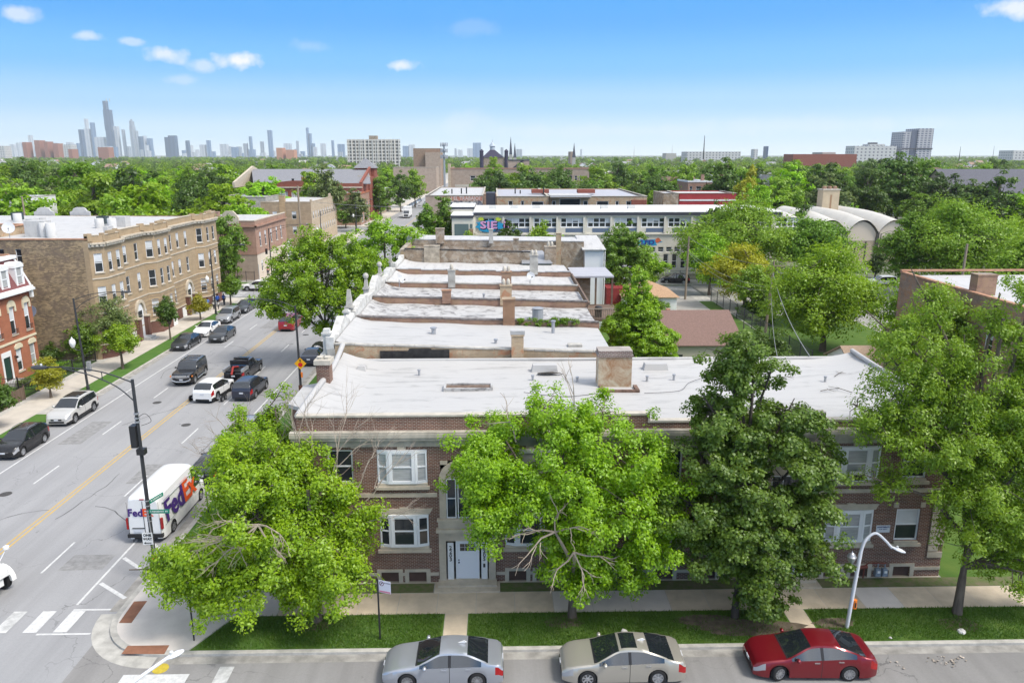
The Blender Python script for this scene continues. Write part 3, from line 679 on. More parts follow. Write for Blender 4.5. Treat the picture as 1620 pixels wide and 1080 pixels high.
# chimneys
ch = MB(); ch.box(MX0 - .35, MX0 + .35, 39.9, 40.7, 8.3, 9.75); c1 = ch.build('chimney', B_MAIN, main)
ch = MB(); ch.box(MX0 - .45, MX0 + .45, 39.8, 40.8, 9.753, 10.0); ch.lathe([(.2, 0), (.22, .12)], (MX0 - .15, 40.3, 10.0), 10); ch.lathe([(.2, 0), (.22, .12)], (MX0 + .2, 40.3, 10.0), 10); ch.build('chimney_cap', M_STONEC, c1)
M_STUCCO = mat('flaking painted stucco', (.62, .55, .42), .9, var=.2, scale=1.4, col2=(.33, .17, .08), bump=.4)
cx0, cx1, cy = 5.65, 7.5, 40.2
ch = MB(); ch.box(cx0, cx1, cy, cy + 1.0, 8.0, 10.0)
M_STUCCO = brick('flaking stucco over brick', (.60, .53, .40), (.57, .50, .37), (.6, .53, .4), ms=.004, grime=.2, patch=(.30, .14, .06), patch_amt=.9)
c2 = ch.build('chimney', M_STUCCO, main)
ch = MB(); ch.box(cx0 - .06, cx1 + .06, cy - .06, cy + 1.06, 10.003, 10.12); ch.box(cx0 - .01, cx1 + .01, cy - .01, cy + 1.01, 10.123, 10.36); ch.build('chimney_cap', brick('dark cap brick', (.2, .12, .1), (.13, .085, .075), (.4, .36, .33), grime=.3), c2)
cu = MB(); cu.box(cx0 + .05, cx1 + .3, cy - 1.0, cy - .85, 8.2, 8.42); cu.box(cx0 + .05, cx0 + .25, cy - .849, cy - .001, 8.2, 8.42); cu.box(cx1 + .1, cx1 + .3, cy - .849, cy - .001, 8.2, 8.42); cu.build('roof_well', mat('rusty flashing', (.19, .12, .09), .8, var=.5, scale=4, bump=.4), main)
# roof fittings
f = MB(); x0, x1, y0 = -2.75, -.3, 39.9
f.box(x0, x1, y0 - .12, y0, 8.2, 8.4); f.box(x0, x1, y0 + .75, y0 + .87, 8.2, 8.42); f.box(x0 - .12, x0, y0 - .12, y0 + .87, 8.2, 8.42); f.box(x1, x1 + .12, y0 - .12, y0 + .87, 8.2, 8.42)
so = f.build('skylight', M_ROOFD, main); f = MB(); f.box(x0, x1, y0, y0 + .75, 8.2, 8.33); f.build('pane', mat('rusty skylight cover', (.17, .12, .09), .7, var=.5, scale=5), so)
for (x, y, wv, hv) in [(2.9, 43.6, .8, .38), (9.6, 43.9, .75, .34), (-8.0, 43.9, .3, .3)]:
 f = MB(); f.box(x - wv, x + wv, y - .35, y + .35, 8.2, 8.3 + hv, (x - wv + .1, x + wv - .1, y - .25, y + .25)); f.build('roof_hatch', M_ROOF, main)
for (x, y) in [(2.1, 41.6), (4.6, 41.2), (8.6, 41.3), (10.2, 41.6), (-4.5, 42.9), (3.9, 36.7), (15.5, 42.6), (18.7, 41.0)]:
 f = MB(); f.tube([(x, y, 8.2), (x, y, 8.55)], .07, 8); f.lathe([(.1, 0), (.1, .06)], (x, y, 8.54), 8); f.build('vent_pipe', mat('galvanised metal', (.42, .43, .45), .5, metal=.6), main)
f = MB(); f.tube(bezel([(8.0, 39.0, 8.31), (10, 39.4, 8.31), (11, 41, 8.31), (13, 42.6, 8.31)], 5), .012, 5); f.tube(bezel([(1.5, 39.3, 8.31), (3.5, 38.5, 8.31), (5.5, 39.0, 8.31)], 5), .012, 5); f.build('roof_cable', M_BLACKM, main)
# fallen twigs on the roof
for i, (x, y, a) in enumerate([(17.6, 39.0, .3), (19.2, 38.7, 2.2), (20.2, 38.8, -.4), (16.3, 41.6, .1), (19.6, 41.8, .8), (14.7, 43.8, .3)]):
 f = MB(); L_ = .9 + .5 * (i % 3)
 p0 = Vector((x, y, 8.36)); d = Vector((math.cos(a), math.sin(a), 0)); f.tube([p0, p0 + d * L_ * .5 + Vector((0, 0, .05)), p0 + d * L_], [.022, .018, .008], 5)
 for s in (-1, 1): f.tube([p0 + d * L_ * .5 + Vector((0, 0, .05)), p0 + d * L_ * .8 + Vector((-d.y, d.x, 0)) * s * .35], [.014, .006], 5)
 tag(f.build('fallen_twig', mat('dead twig', (.10, .085, .07), .9)), 'thin dead twig lying on the white roof of the corner building', 'twig', 'dead twigs lying on the white roof')
f = MB(); q = [(2.4, 42.55, 8.36), (3.0, 42.4, 8.5), (3.6, 42.5, 8.42), (3.9, 42.6, 8.34), (3.3, 42.95, 8.36), (2.5, 42.85, 8.34)]; f.slab([Vector(p) for p in q], (0, 0, .05))
tag(f.build('tarp', mat('dirty tarp', (.10, .09, .08), .8)), 'crumpled dark sheet lying below a white roof hatch', 'sheet')
# sign and gas meters on the front
s = MB(); s.box(18.82, 19.5, FY - .03, FY - .005, 2.6, 2.98); so = s.build('sign', mat('notice white', (.72, .74, .78), .5)); tag(so, 'white notice board with blue lettering on the brick wall between bay and single window', 'sign')
M_BLUEINK = mat('blue ink', (.06, .08, .22), .6)
place_text('APARTMENTS', .10, (19.16, FY - .034, 2.89), X_, Z_, M_BLUEINK, so, .004); place_text('FOR RENT', .09, (19.16, FY - .034, 2.775), X_, Z_, M_BLUEINK, so, .001)
M_METER = mat('gas meter grey', (.24, .28, .33), .5)
for i, x in enumerate((19.05, 19.4)):
 g = MB(); g.box(x - .14, x + .14, FY - .32, FY - .08, .33, .72, (x - .11, x + .11, FY - .3, FY - .1)); g.tube([(x, FY - .2, .72), (x, FY - .2, .98)], .03, 6)
 go = g.build('gas_meter', M_METER); tag(go, 'grey gas meter on the brick wall, ' + ('beside the red pipework' if i == 0 else 'next to the brown basement board'), 'gas meter', 'gas meters on the front wall')
 d = MB(); d.box(x - .07, x + .07, FY - .345, FY - .321, .52, .64); d.build('dial', M_WPAINT, go)
g = MB(); g.tube([(18.4, FY - .12, .15), (18.4, FY - .12, .8), (18.6, FY - .12, .98), (19.45, FY - .2, .985)], .035, 6); g.tube([(18.1, FY - .12, .72), (18.55, FY - .12, .78)], .09, 8)
tag(g.build('gas_pipe', mat('red brown pipe', (.22, .07, .05), .7)), 'red-brown gas pipe rising beside the grey meters', 'pipe')
# ------------------------------------------------------------------ the row of houses behind
M_STONEW = mat('painted white stone', (.68, .67, .64), .8, var=.22, scale=1.6, col2=(.40, .39, .36), bump=.2)
M_GREYST = mat('weathered grey stone', (.44, .42, .38), .85, var=.35, scale=1.5, bump=.25)
M_GALV = mat('galvanised metal', (.42, .43, .45), .5, metal=.6)
ROW = [  # y0, y1, wall, roof, z front, z rear, x end, label
 (46.0, 53.5, B_TAN, M_ROOF, 9.35, 8.72, 7.4, 'tan brick row house with clean white roof, directly behind the corner building'),
 (53.6, 61.1, B_RED, M_ROOFD, 9.5, 8.98, 7.5, 'red brick row house with peeling white roof, grey cooling unit on it'),
 (61.2, 68.7, B_RED, M_ROOFD, 9.55, 9.05, 7.6, 'red brick row house with streaky worn white roof, between peeling and clean roofs'),
 (68.8, 76.3, B_RED, M_ROOF2, 9.5, 9.1, 7.6, 'red brick row house with white roof and satellite dish by a double chimney'),
 (76.4, 83.9, B_RED, M_ROOF2, 9.6, 9.2, 7.6, 'row house with white humped roof edge in front of the rough brown brick wall'),
 (84.0, 91.5, B_BROWN, M_ROOFG, 10.7, 10.3, 4.2, 'row house with rough brown brick side wall and grey sunken roof'),
 (91.6, 99.5, B_BROWN, M_ROOF2, 10.9, 10.6, 10.7, 'last row house with tall white parapet and brown brick rear'),
]
def chimney(par, x, y, w_, d_, z0, z1, m, pots=0, capm=None):
 b = MB(); b.box(x - w_ / 2, x + w_ / 2, y - d_ / 2, y + d_ / 2, z0, z1); b.box(x - w_ / 2 - .05, x + w_ / 2 + .05, y - d_ / 2 - .05, y + d_ / 2 + .05, z1 + .002, z1 + .1)
 c = b.build('chimney', m, par)
 for i in range(pots):
  q = MB(); q.lathe([(.15, 0), (.17, .2), (.12, .42), (.03, .5)], (x + (i - (pots - 1) / 2) * .38, y, z1 + .1), 10); q.build('chimney_pot', capm or M_STONEC, c, 40)
 return c
row = []
for i, (y0, y1, wm, rm, zf, zr, xe, lab) in enumerate(ROW):
 h = empty('row_house', lab, 'house', (0, 0, 0)); row.append(h)
 xf = -10.0; dz = lambda x: zf + (zr - zf) * (x - xf) / (xe - xf)
 b = MB()
 b.slab([(xf, y0, 0), (xe, y0, 0), (xe, y0, zr), (xf, y0, zf)], (0, .3, 0)); b.slab([(xf, y1 - .02, 0), (xe, y1 - .02, 0), (xe, y1 - .02, zr - .5), (xf, y1 - .02, zf - .5)], (0, -.2, 0))
 b.box(xe - .3, xe, y0 + .301, y1 - .221, 0, zr - .62); b.build('wall', wm, h)
 drop = (.10, .42, .45, .35, .30, 1.3, .25)[i]
 r = MB(); n = 30; lo = -.02 if i in (3, 4) else 0
 for a in range(n + 1):
  for c in range(9):
   x = xf + (xe - xf) * a / n; y = y0 + .28 + (y1 - y0 - .3) * c / 8
   z = dz(x) - drop + .04 * math.sin(x * 1.3 + i) * math.sin(y * 1.1) + (.32 * max(0, 1 - (x - xf) / 1.4) ** 2) + (.1 if i == 4 else .03) * math.sin(x * .8 + 2 * i) * (1 - c / 8)
   r.v.append((x, y, z))
 for a in range(n):
  for c in range(8): k_ = a * 9 + c; r.f.append((k_, k_ + 9, k_ + 10, k_ + 1))
 ro = r.build('roof', rm, h, 60)
 # coping along the party wall
 cpg = MB(); nseg = 14
 for a in range(nseg):
  xa, xb = xf + (xe - xf) * a / nseg, xf + (xe - xf) * (a + 1) / nseg - .03
  if i == 4: jz = .05 * math.sin(a * 2.1)
  else: jz = .012 * math.sin(a * 5)
  cpg.slab([(xa, y0 - .04, dz(xa) + .002 + jz), (xb, y0 - .04, dz(xb) + .002 + jz), (xb, y0 - .04, dz(xb) + .09 + jz), (xa, y0 - .04, dz(xa) + .09 + jz)], (0, .38, 0))
 cpg.build('coping', (M_GREYST, mat('dark stained coping', (.20, .18, .17), .8, var=.5, scale=3), mat('dark stained coping', (.2, .18, .17)), M_GREYST, M_ROOF2, M_TAR, M_ROOF2)[i], h)
 # street front with its ornate parapet
 f = MB(); ym = (y0 + y1) / 2
 f.box(xf - .5, xf - .003, y0, y1 - .05, 0, 3.2 + (zf - 3.5))
 f.build('front_wall', B_BUFF if i % 2 else M_GREYST, h)
 p = MB(); zb = zf - .29
 prof = {0: [(0, .0), (0, .75), (.5, .85), (1.6, .55), (2.4, .95), (3.7, 1.35), (5.0, .95), (5.9, .55), (7.0, .85), (7.4, .8), (7.4, 0)],
   1: [(0, 0), (0, .7), (1.4, .75), (2.2, 1.0), (5.2, 1.0), (6.0, .7), (7.4, .7), (7.4, 0)],
   2: [(0, 0), (0, .6), (1.5, .6), (2.0, 1.1), (3.7, 1.5), (5.4, 1.1), (6, .6), (7.4, .6), (7.4, 0)],
   3: [(0, 0), (0, .6), (2.5, .6), (2.6, 1.0), (4.8, 1.0), (4.9, .6), (7.4, .6), (7.4, 0)],
   4: [(0, 0), (0, .9), (.8, .9), (1.2, .5), (6.2, .5), (6.6, .8), (7.4, .8), (7.4, 0)],
   5: [(0, 0), (0, .25), (7.4, .25), (7.4, 0)], 6: [(0, 0), (0, .9), (2, .9), (2, 1.2), (5, 1.2), (5, .9), (7.4, .9), (7.4, 0)]}[i]
 p.slab([(xf - .55, y0 + a, zb + z) for a, z in prof], (.5, 0, 0)); p.build('parapet', M_STONEW if i != 5 else B_BROWN, h)
 c = MB(); c.box(xf - .95, xf - .56, y0 - .02, y1 - .06, zb - .75, zb - .35); c.box(xf - .75, xf - .551, y0 - .02, y1 - .06, zb - 1.1, zb - .751); c.build('cornice', M_STONEW, h)
 def pier(yy, w_, z1, taper, ball=0):
  w_ *= .62; z1 = zb + (z1 - zb) * .86
  q = MB(); q.box(xf - .75, xf - .75 + w_, yy - w_ / 2, yy + w_ / 2, zb - .34, zb + .9); q.box(xf - .82, xf - .68 + w_, yy - w_ / 2 - .07, yy + w_ / 2 + .07, zb + .903, zb + 1.03)
  a = w_ * taper / 2; cxm = xf - .75 + w_ / 2; q.box(xf - .72, xf - .78 + w_, yy - w_ / 2 + .03, yy + w_ / 2 - .03, zb + 1.033, z1, (cxm - a, cxm + a, yy - a, yy + a))
  if ball: q.lathe([(.08, 0), (.2, .12), (.24, .3), (.16, .45), (.02, .52)], (cxm, yy, z1), 10)
  q.build('parapet_pier', M_STONEW if i < 1 else M_GREYST, h)
 if i == 0: pier(y0 + .35, .75, zb + 1.45, .8); pier(y1 - .5, .6, zb + 1.3, .8)
 if i == 1: pier(y0 + .3, .8, zb + 2.6, .45)
 if i == 2: pier(y0 + .3, .65, zb + 2.0, .5, 1); pier(y1 - .4, .5, zb + 1.3, .6)
 if i == 3: pier(y0 + .4, .55, zb + 1.9, .6, 1); pier(y0 + 1.3, .4, zb + 1.6, .6)
 if i == 4: pier(y0 + .4, .5, zb + 1.7, .8)
 if i == 6: pier(y0 + .4, .7, zb + 1.4, .9); pier(y1 - .5, .7, zb + 1.4, .9)
 for zz in (1.6, 5.0):
  for yy in (y0 + 1.4, y0 + 3.4, y0 + 5.4): window(h, (xf - .5, 0, 0), Y_, -X_, yy, yy + 1.0, zz, zz + 1.8, -.005, sill=M_STONEC)
# chimneys and fittings of the row
hA, hB, hC, hD, hE, hF, hG = row
chimney(hA, .0 + 5.1 - 4.75 + 1.0, 46.0, .75, .6, 8.3, 9.9, B_TAN, 0); b = MB(); b.box(.9, 1.8, 45.65, 46.35, 10.01, 10.25); b.build('chimney_cap', M_ROOF, hA)
chimney(hB, .95, 53.75, .85, .8, 8.6, 10.7, brick('orange brown chimney brick', (.36, .17, .085), (.27, .12, .065), (.36, .28, .2), grime=.35), 0)
chimney(hC, .85, 61.4, .95, .7, 8.8, 10.4, B_TAN, 2); chimney(hC, -4.0, 61.35, .7, .55, 9, 10.0, B_RED)
chimney(hD, 1.0, 69.0, .9, .7, 9, 10.35, B_RED, 2); chimney(hD, -4.0, 69.0, .65, .6, 9, 10.55, M_GREYST, 1)
chimney(hE, 3.9, 76.6, .8, .8, 9, 10.9, M_GREYST, 2); b = MB()
chimney(hF, 6.1, 84.5, 1.25, 1.1, 5, 10.85, B_BROWN, 2); chimney(hF, -7.0, 84.1, 1.7, .5, 9, 11.0, mat('rough pale stone', (.42, .36, .28), .9, var=.4, scale=2.2, bump=.4)); chimney(hF, 2.4, 88.4, .6, .6, 9.5, 11.3, B_BROWN)
chimney(hG, -6.6, 91.4, 1.0, .7, 10.5, 12.2, B_BROWN); chimney(hG, -.5, 91.4, .5, .6, 10.5, 12.1, M_GREYST); chimney(hG, 7.6, 91.5, .6, .5, 6, 11.6, B_TAN)
# black tar flashing on house A and fittings
b = MB(); b.slab([(-7.2, 45.93, 8.42), (2.3 - 5.2, 45.93, 8.42), (-2.9, 45.93, 9.0), (-4.0, 45.93, 9.0), (-4.05, 45.93, 9.08), (-5.4, 45.93, 9.08), (-5.45, 45.93, 8.95), (-7.2, 45.93, 8.95)], (0, .066, 0)); b.box(-7.2, -2.7, 45.6, 45.92, 8.3, 8.46); b.build('tar_flashing', M_TAR, hA)
def pipe(par, x, y, z, hgt, r=.09):
 q = MB(); q.tube([(x, y, z), (x, y, z + hgt)], r, 8); q.lathe([(r * 1.5, 0), (r * 1.5, .08)], (x, y, z + hgt), 8); q.build('vent_pipe', M_GALV, par)
pipe(hA, 4.0, 51.5, 8.6, .95, .12); pipe(hA, -4.2, 50.2, 8.9, .5, .15); pipe(hA, .0, 48, 8.8, .3); pipe(hC, -1, 64, 8.9, .3); pipe(hD, 3.4, 73, 9, .4)
b = MB(); b.box(4.7, 5.6, 47.6, 48.2, 8.6, 8.85); b.build('roof_hatch', M_GREYST, hA)
b = MB(); b.box(5.1, 7.4, 45.9, 46.0, 7.9, 8.3); b.build('gutter', M_GALV, hA)
ac = empty('cooling_unit', 'grey cylindrical cooling unit on the peeling white roof, right of the orange brick chimney', 'cooling unit', (3.2, 56.5, 8.62))
q = MB(); q.lathe([(.42, .05), (.42, .8), (.36, .85)], (0, 0, 0), 20); q.build('body', mat('grey fins', (.33, .35, .37), .5, metal=.4, var=.4, scale=1, streak=(30, 30, .1)), ac, 40); q = MB(); q.lathe([(.44, .852), (.44, .89), (.3, .95)], (0, 0, 0), 20); q.build('fan_cover', M_GALV, ac, 40)
def dish(lab, x, y, z, az_, grp=None, r=.4, mast=.7, m=None):
 d_ = empty('satellite_dish', lab, 'satellite dish', (x, y, z), az_, grp)
 q = MB(); q.tube([(0, 0, 0), (0, 0, mast)], .03, 6); q.build('mast', M_GALV, d_)
 q = MB(); prof = [(.02, 0), (r * .5, .03), (r, .12), (r * .98, .14), (r * .5, .05), (.02, .02)]
 q.lathe(prof, (0, 0, 0), 16); me = q.mesh('reflector'); me.transform(Matrix.Translation((0, -.1, mast)) @ Matrix.Rotation(R(65), 4, 'X')); link('reflector', me, m or mat('dish grey', (.55, .56, .57), .5), d_)
 q = MB(); q.tube([(0, -.12, mast - r * .7), (0, -.55, mast)], .015, 5); q.box(-.05, .05, -.6, -.5, mast - .04, mast + .05); q.build('feed_arm', M_BLACKM, d_)
 return d_
dish('grey satellite dish on the white roof with the double chimney', 3.2, 69.6, 9.2, .3); dish('satellite dish fixed behind the stone front parapet of the row', -8.6, 67.4, 9.3, 1.2)
# greenery growing on the party wall comes with the plants; shed roof and rear additions
b = MB(); b.slab([(2.9, 83.2, 9.15), (6.3, 83.2, 9.15), (5.4, 86.6, 10.1), (3.0, 86.6, 10.1)], (0, 0, .08)); b.build('shed_roof', M_GALV, hF); b = MB(); b.box(3.1, 6.2, 83.35, 86.3, 6, 9.13); b.build('shed_wall', mat('green grey boarding', (.10, .12, .09), .8, var=.3), hF)
window(hG, (0, 91.6, 0), X_, -Y_, 5.5, 6.9, 7.2, 9.3, -.005, fw=.12, sill=M_WPAINT, blind=.55)
b = MB(); b.box(10.72, 13.0, 90.6, 99, 0, 9.7); b.build('rear_addition', mat('white siding', (.74, .75, .76), .6, var=.05, scale=1, bump=.1), hG)
b = MB(); b.slab([(10.4, 90.3, 9.72), (13.2, 90.3, 9.72), (13.2, 99.2, 10.5), (10.4, 99.2, 10.5)], (0, 0, .12)); b.build('addition_roof', M_ROOF2, hG)
b = MB(); b.box(8.0, 12.2, 77.3, 83.6, 8.5, 8.68); b.build('porch_roof', M_ROOFG, hE); b = MB(); b.box(7.62, 10.0, 79, 83.8, 0, 8.49); b.build('porch_wall', B_BROWN, hE)
for xx in (10.3, 12.0): q = MB(); q.box(xx, xx + .18, 77.5, 77.68, 0, 8.49); q.build('post', mat('brown timber', (.17, .12, .09), .8, var=.3), hE)
b = MB(); b.box(7.7, 12.3, 70.5, 78, 5.4, 5.6); b.build('deck', mat('brown timber', (.17, .12, .09)), hD)
b = MB()
for k in range(24): b.box(7.9 + .18 * k, 7.95 + .18 * k, 70.5, 70.55, 5.6, 6.55)
b.box(7.7, 12.3, 70.44, 70.62, 6.551, 6.65); b.build('railing', mat('grey weathered timber', (.32, .28, .24), .85, var=.3), hD)
b = MB(); b.slab([(7.6, 61, 8.85), (7.75, 61, 8.85), (7.75, 76, 9.0), (7.6, 76, 9.0)], (0, 0, .2)); b.build('rake_board', mat('brown timber', (.17, .12, .09)), hC)
q = empty('barbecue', 'black covered barbecue on the rear timber deck', 'barbecue', (9.9, 71.6, 5.6)); b = MB(); b.lathe([(.25, .55), (.42, .7), (.42, .8), (.3, 1.05), (.05, 1.12)], (0, 0, 0), 14); b.build('lid', M_BLACK, q, 40); b = MB(); b.box(-.3, .3, -.25, .25, 0, .55); b.build('base', M_BLACKM, q)
b = MB(); b.tube([(13.1, 90.4, 0), (13.1, 90.4, 9.6)], .06, 6); b.build('downpipe', M_WPAINT, hG)
# ------------------------------------------------------------------ garages along the alley
def gable(lab, x0, x1, y0, y1, ze, zr, wm, rm, axis='x', name='garage', cat='garage', over=.3, hip=False, parts=True, group=None):
 g = empty(name, lab, cat, ((x0 + x1) / 2, (y0 + y1) / 2, 0), 0, group); w_, l_ = (x1 - x0) / 2, (y1 - y0) / 2
 b = MB(); b.box(-w_, w_, -l_, l_, 0, ze)
 if not hip:
  if axis == 'x': b.poly([(-w_, -l_, ze), (-w_, l_, ze), (-w_, 0, zr - .05)][::-1]); b.poly([(w_, -l_, ze), (w_, l_, ze), (w_, 0, zr - .05)])
  else: b.poly([(-w_, -l_, ze), (w_, -l_, ze), (0, -l_, zr - .05)]); b.poly([(-w_, l_, ze), (w_, l_, ze), (0, l_, zr - .05)][::-1])
 b.build('wall', wm, g)
 r = MB(); o_ = over; s = (zr - ze) / (l_ if axis == 'x' else w_); zl = ze - o_ * s
 hx, hy = (max(w_ - l_, .1), 0) if hip else (w_ + o_, 0)
 if axis == 'x':
  if hip:
   A = [(-w_ - o_, -l_ - o_, zl), (w_ + o_, -l_ - o_, zl), (w_ + o_, l_ + o_, zl), (-w_ - o_, l_ + o_, zl), (-hx, 0, zr), (hx, 0, zr)]
   for q in ((0, 1, 5, 4), (1, 2, 5), (2, 3, 4, 5), (3, 0, 4)): r.slab([A[k_] for k_ in q], (0, 0, .09))
  else:
   r.slab([(-w_ - o_, -l_ - o_, zl), (w_ + o_, -l_ - o_, zl), (w_ + o_, 0, zr), (-w_ - o_, 0, zr)], (0, 0, .1)); r.slab([(-w_ - o_, 0, zr), (w_ + o_, 0, zr), (w_ + o_, l_ + o_, zl), (-w_ - o_, l_ + o_, zl)], (0, 0, .1))
 else:
  r.slab([(-w_ - o_, -l_ - o_, zl), (0, -l_ - o_, zr), (0, l_ + o_, zr), (-w_ - o_, l_ + o_, zl)], (0, 0, .1)); r.slab([(0, -l_ - o_, zr), (w_ + o_, -l_ - o_, zl), (w_ + o_, l_ + o_, zl), (0, l_ + o_, zr)], (0, 0, .1))
 r.build('roof', rm, g)
 return g
M_SHB = mat('brown roof shingles', (.16, .105, .088), .9, var=.3, scale=7, col2=(.24, .15, .125), bump=.5)
M_SHT = mat('orange tan shingles', (.42, .27, .165), .9, var=.25, scale=7, bump=.5)
M_SHG = mat('grey shingles', (.22, .22, .225), .9, var=.25, scale=7, bump=.4)
M_SHD = mat('dark slate', (.13, .13, .15), .9, var=.3, scale=5, bump=.3)
M_SID = mat('beige siding', (.50, .46, .38), .7, var=.06, scale=1, streak=(.3, .3, 9), col2=(.42, .385, .32))
g1 = gable('garage with brown shingle roof and beige siding below the big conical tree', 17.2, 24.2, 72.0, 83.5, 2.7, 4.9, M_SID, M_SHB, 'x')
b = MB(); b.box(-2.6, -2.2, .8, 1.2, 4.7, 4.95); b.build('roof_vent', M_COPING, g1); b = MB(); b.box(-2.9, -2.3, -5.78, -5.751, .9, 1.7); b.build('window', M_GLASS, g1); b = MB(); b.box(-3.53, -3.501, -3.2, -2.2, 0, 2.1); b.build('door', M_WPAINT, g1)
g2 = gable('white garage with hipped orange-tan shingle roof', 17.0, 24.0, 98.5, 105.5, 2.6, 4.2, M_WPAINT, M_SHT, 'x', hip=True); b = MB(); b.box(-1.2, -.8, -1.6, -1.2, 3.6, 3.8); b.build('roof_vent', M_WPAINT, g2)
g3 = gable('garage with flat-looking dark grey shingle roof behind the orange-tan garage roof', 13.5, 22.0, 112.8, 121.5, 2.6, 4.1, M_SID, M_SHG, 'x')
g4 = gable('small garage with pale brown roof beyond the right end of the white roof', 31.9, 37.2, 64, 70, 2.2, 3.7, M_WPAINT, mat('pale brown shingles', (.34, .25, .18), .9, var=.2, scale=6, bump=.4), 'x')
b = MB(); b.box(15.0, 17.4, 101, 105, 0, 3.3); tag(b.build('timber_shed', mat('dark red boards', (.22, .03, .03), .8, var=.3, scale=3)), 'dark red boarded shed seen between the rear porches and the conical tree', 'shed')
# ------------------------------------------------------------------ buildings on the left of the avenue
def plan_walls(par, pts, z0, z1, wm, hol, name='wall', depth=.14, sill=M_LIME, blind=0.0, fw=.06):
 """walls along a plan polyline, openings per segment: hol[i] = [(along, width, z0, z1)]"""
 b = MB(); info = []
 for i in range(len(pts) - 1):
  a, c = Vector((*pts[i], 0)), Vector((*pts[i + 1], 0)); d = (c - a); L_ = d.length; d.normalize(); n = Vector((d.y, -d.x, 0))
  hs_ = [(s - w_ / 2, s + w_ / 2, q0, q1) for (s, w_, q0, q1) in hol.get(i, [])]
  wall_grid(b, a, d, n, 0, L_, z0, z1, hs_, depth); info += [(a, d, n, h) for h in hs_]
 b.build(name, wm, par)
 for j, (a, d, n, h) in enumerate(info): window(par, a, d, n, *h, depth - .03, fw=fw, sill=sill, blind=(blind if (j * 7) % 3 else 0.0))
def band(par, pts, z0, z1, d0, m, name='cornice'):
 b = MB()
 for i in range(len(pts) - 1):
  a, c = Vector((*pts[i], 0)), Vector((*pts[i + 1], 0)); d = (c - a); L_ = d.length; d.normalize(); n = Vector((d.y, -d.x, 0)); b.obox(a, d, n, Z_, -.02 * (i % 2), L_ + .02, .002 + .001 * (i % 3), d0 + .001 * (i % 3), z0, z1)
 return b.build(name, m, par)
big = empty('apartment_building', 'long three-storey buff brick apartment building with bay windows and a flat white roof', 'building', (0, 0, 0))
XF, YS, YN, ZT = -40.9, 77.3, 111.6, 12.0
plan = [(XF, YS)]
for (ya, yb) in ((77.5, 83.2), (89.2, 95.2), (104.6, 111.4)): plan += [(XF, ya), (XF + .95, ya + .95), (XF + .95, yb - .95), (XF, yb)]
plan += [(XF, YN)]
FL = [(2.3, 4.2), (5.75, 7.65), (9.15, 11.05)]
hol = {}
for i in range(len(plan) - 1):
 a, c = plan[i], plan[i + 1]; L_ = math.hypot(c[0] - a[0], c[1] - a[1]); ym = (a[1] + c[1]) / 2
 if i in (1, 5, 9): hol[i] = [(L_ * .52, .8, *z) for z in FL]
 elif i in (2, 6): hol[i] = [(L_ * .28, .85, *z) for z in FL] + [(L_ * .74, .85, *z) for z in FL]
 elif i == 10: hol[i] = [(L_ * .3, .9, *z) for z in FL] + [(L_ * .72, .9, *z) for z in FL]
 elif i == 4: hol[i] = [(1.5, .85, *z) for z in FL[1:]] + [(4.2, .85, *z) for z in FL[1:]] + [(4.9, .5, 2.6, 3.6)]
 elif i == 8: hol[i] = [(s, .85, *z) for s in (1.5, 3.8, 6.4) for z in FL[1:]] + [(1.5, .85, *FL[0]), (7.6, .5, 2.6, 3.6)]
plan_walls(big, plan, 1.55, ZT, B_BUFF, hol, blind=.45)
plan_walls(big, plan, 0, 1.55, B_MAROON, {}, 'base_wall')
south = [(-72, YS), (XF, YS)]
b = MB(); wall_grid(b, (-72, YS, 0), X_, -Y_, 0, 31.1, 0, 12.5, [(21.9, 22.7, 9.9, 11.6), (23.8, 24.4, 10.2, 11.6), (14, 15, 9.4, 11.4), (14, 15, 6, 8)], .2); b.poly([(XF - .002, YN, 0), (-72, YN, 0), (-72, YN, 12.3), (XF, YN, 12.3)][::-1]); b.poly([(-72, YS, 0), (-72, YN, 0), (-72, YN, 12.3), (-72, YS, 12.3)]); b.build('side_wall', B_SOUTH, big)
for (a0, a1, z0, z1) in [(21.9, 22.7, 9.9, 11.6), (23.8, 24.4, 10.2, 11.6), (14, 15, 9.4, 11.4), (14, 15, 6, 8)]: window(big, (-72, YS, 0), X_, -Y_, a0, a1, z0, z1, .16, sill=M_LIME)
b = MB(); b.box(-72, XF - .02, YS - .06, YS + .34, 12.503, 12.63); b.build('coping', M_COPING, big)
b = MB(); b.box(XF - .5, XF - .003, YS - .02, YS - .004, 0, 12.4); b.build('quoin_return', B_BUFF, big)
# crenellated parapet, dentil cornice, string courses
band(big, plan, ZT + .002, ZT + .16, .42, M_LIME); band(big, plan, ZT - .28, ZT - .002, .22, M_STONEC, 'frieze')
pp = MB(); dn_ = MB()
for i in range(len(plan) - 1):
 a, c = Vector((*plan[i], 0)), Vector((*plan[i + 1], 0)); d = c - a; L_ = d.length; d.normalize(); n = Vector((d.y, -d.x, 0))
 pp.obox(a, d, n, Z_, 0, L_, -.3, .0 + .002 * (i % 2), ZT + .162, ZT + .85)
 for k_ in range(int(L_ / .42)): dn_.obox(a, d, n, Z_, .1 + .42 * k_, .32 + .42 * k_, .222, .38, ZT - .2, ZT - .003)
 if i in (2, 6, 10): pp.obox(a, d, n, Z_, L_ * .3, L_ * .7, -.28, .06, ZT + .852, ZT + 1.2)
 for e0 in (0, L_ - .35) if L_ > 3 else (0,): pp.obox(a, d, n, Z_, e0, e0 + .35, -.32, .08, ZT + .30, ZT + 1.08)
pp.build('parapet', B_BUFF, big); dn_.build('dentils', M_STONEC, big)
cpb = MB()
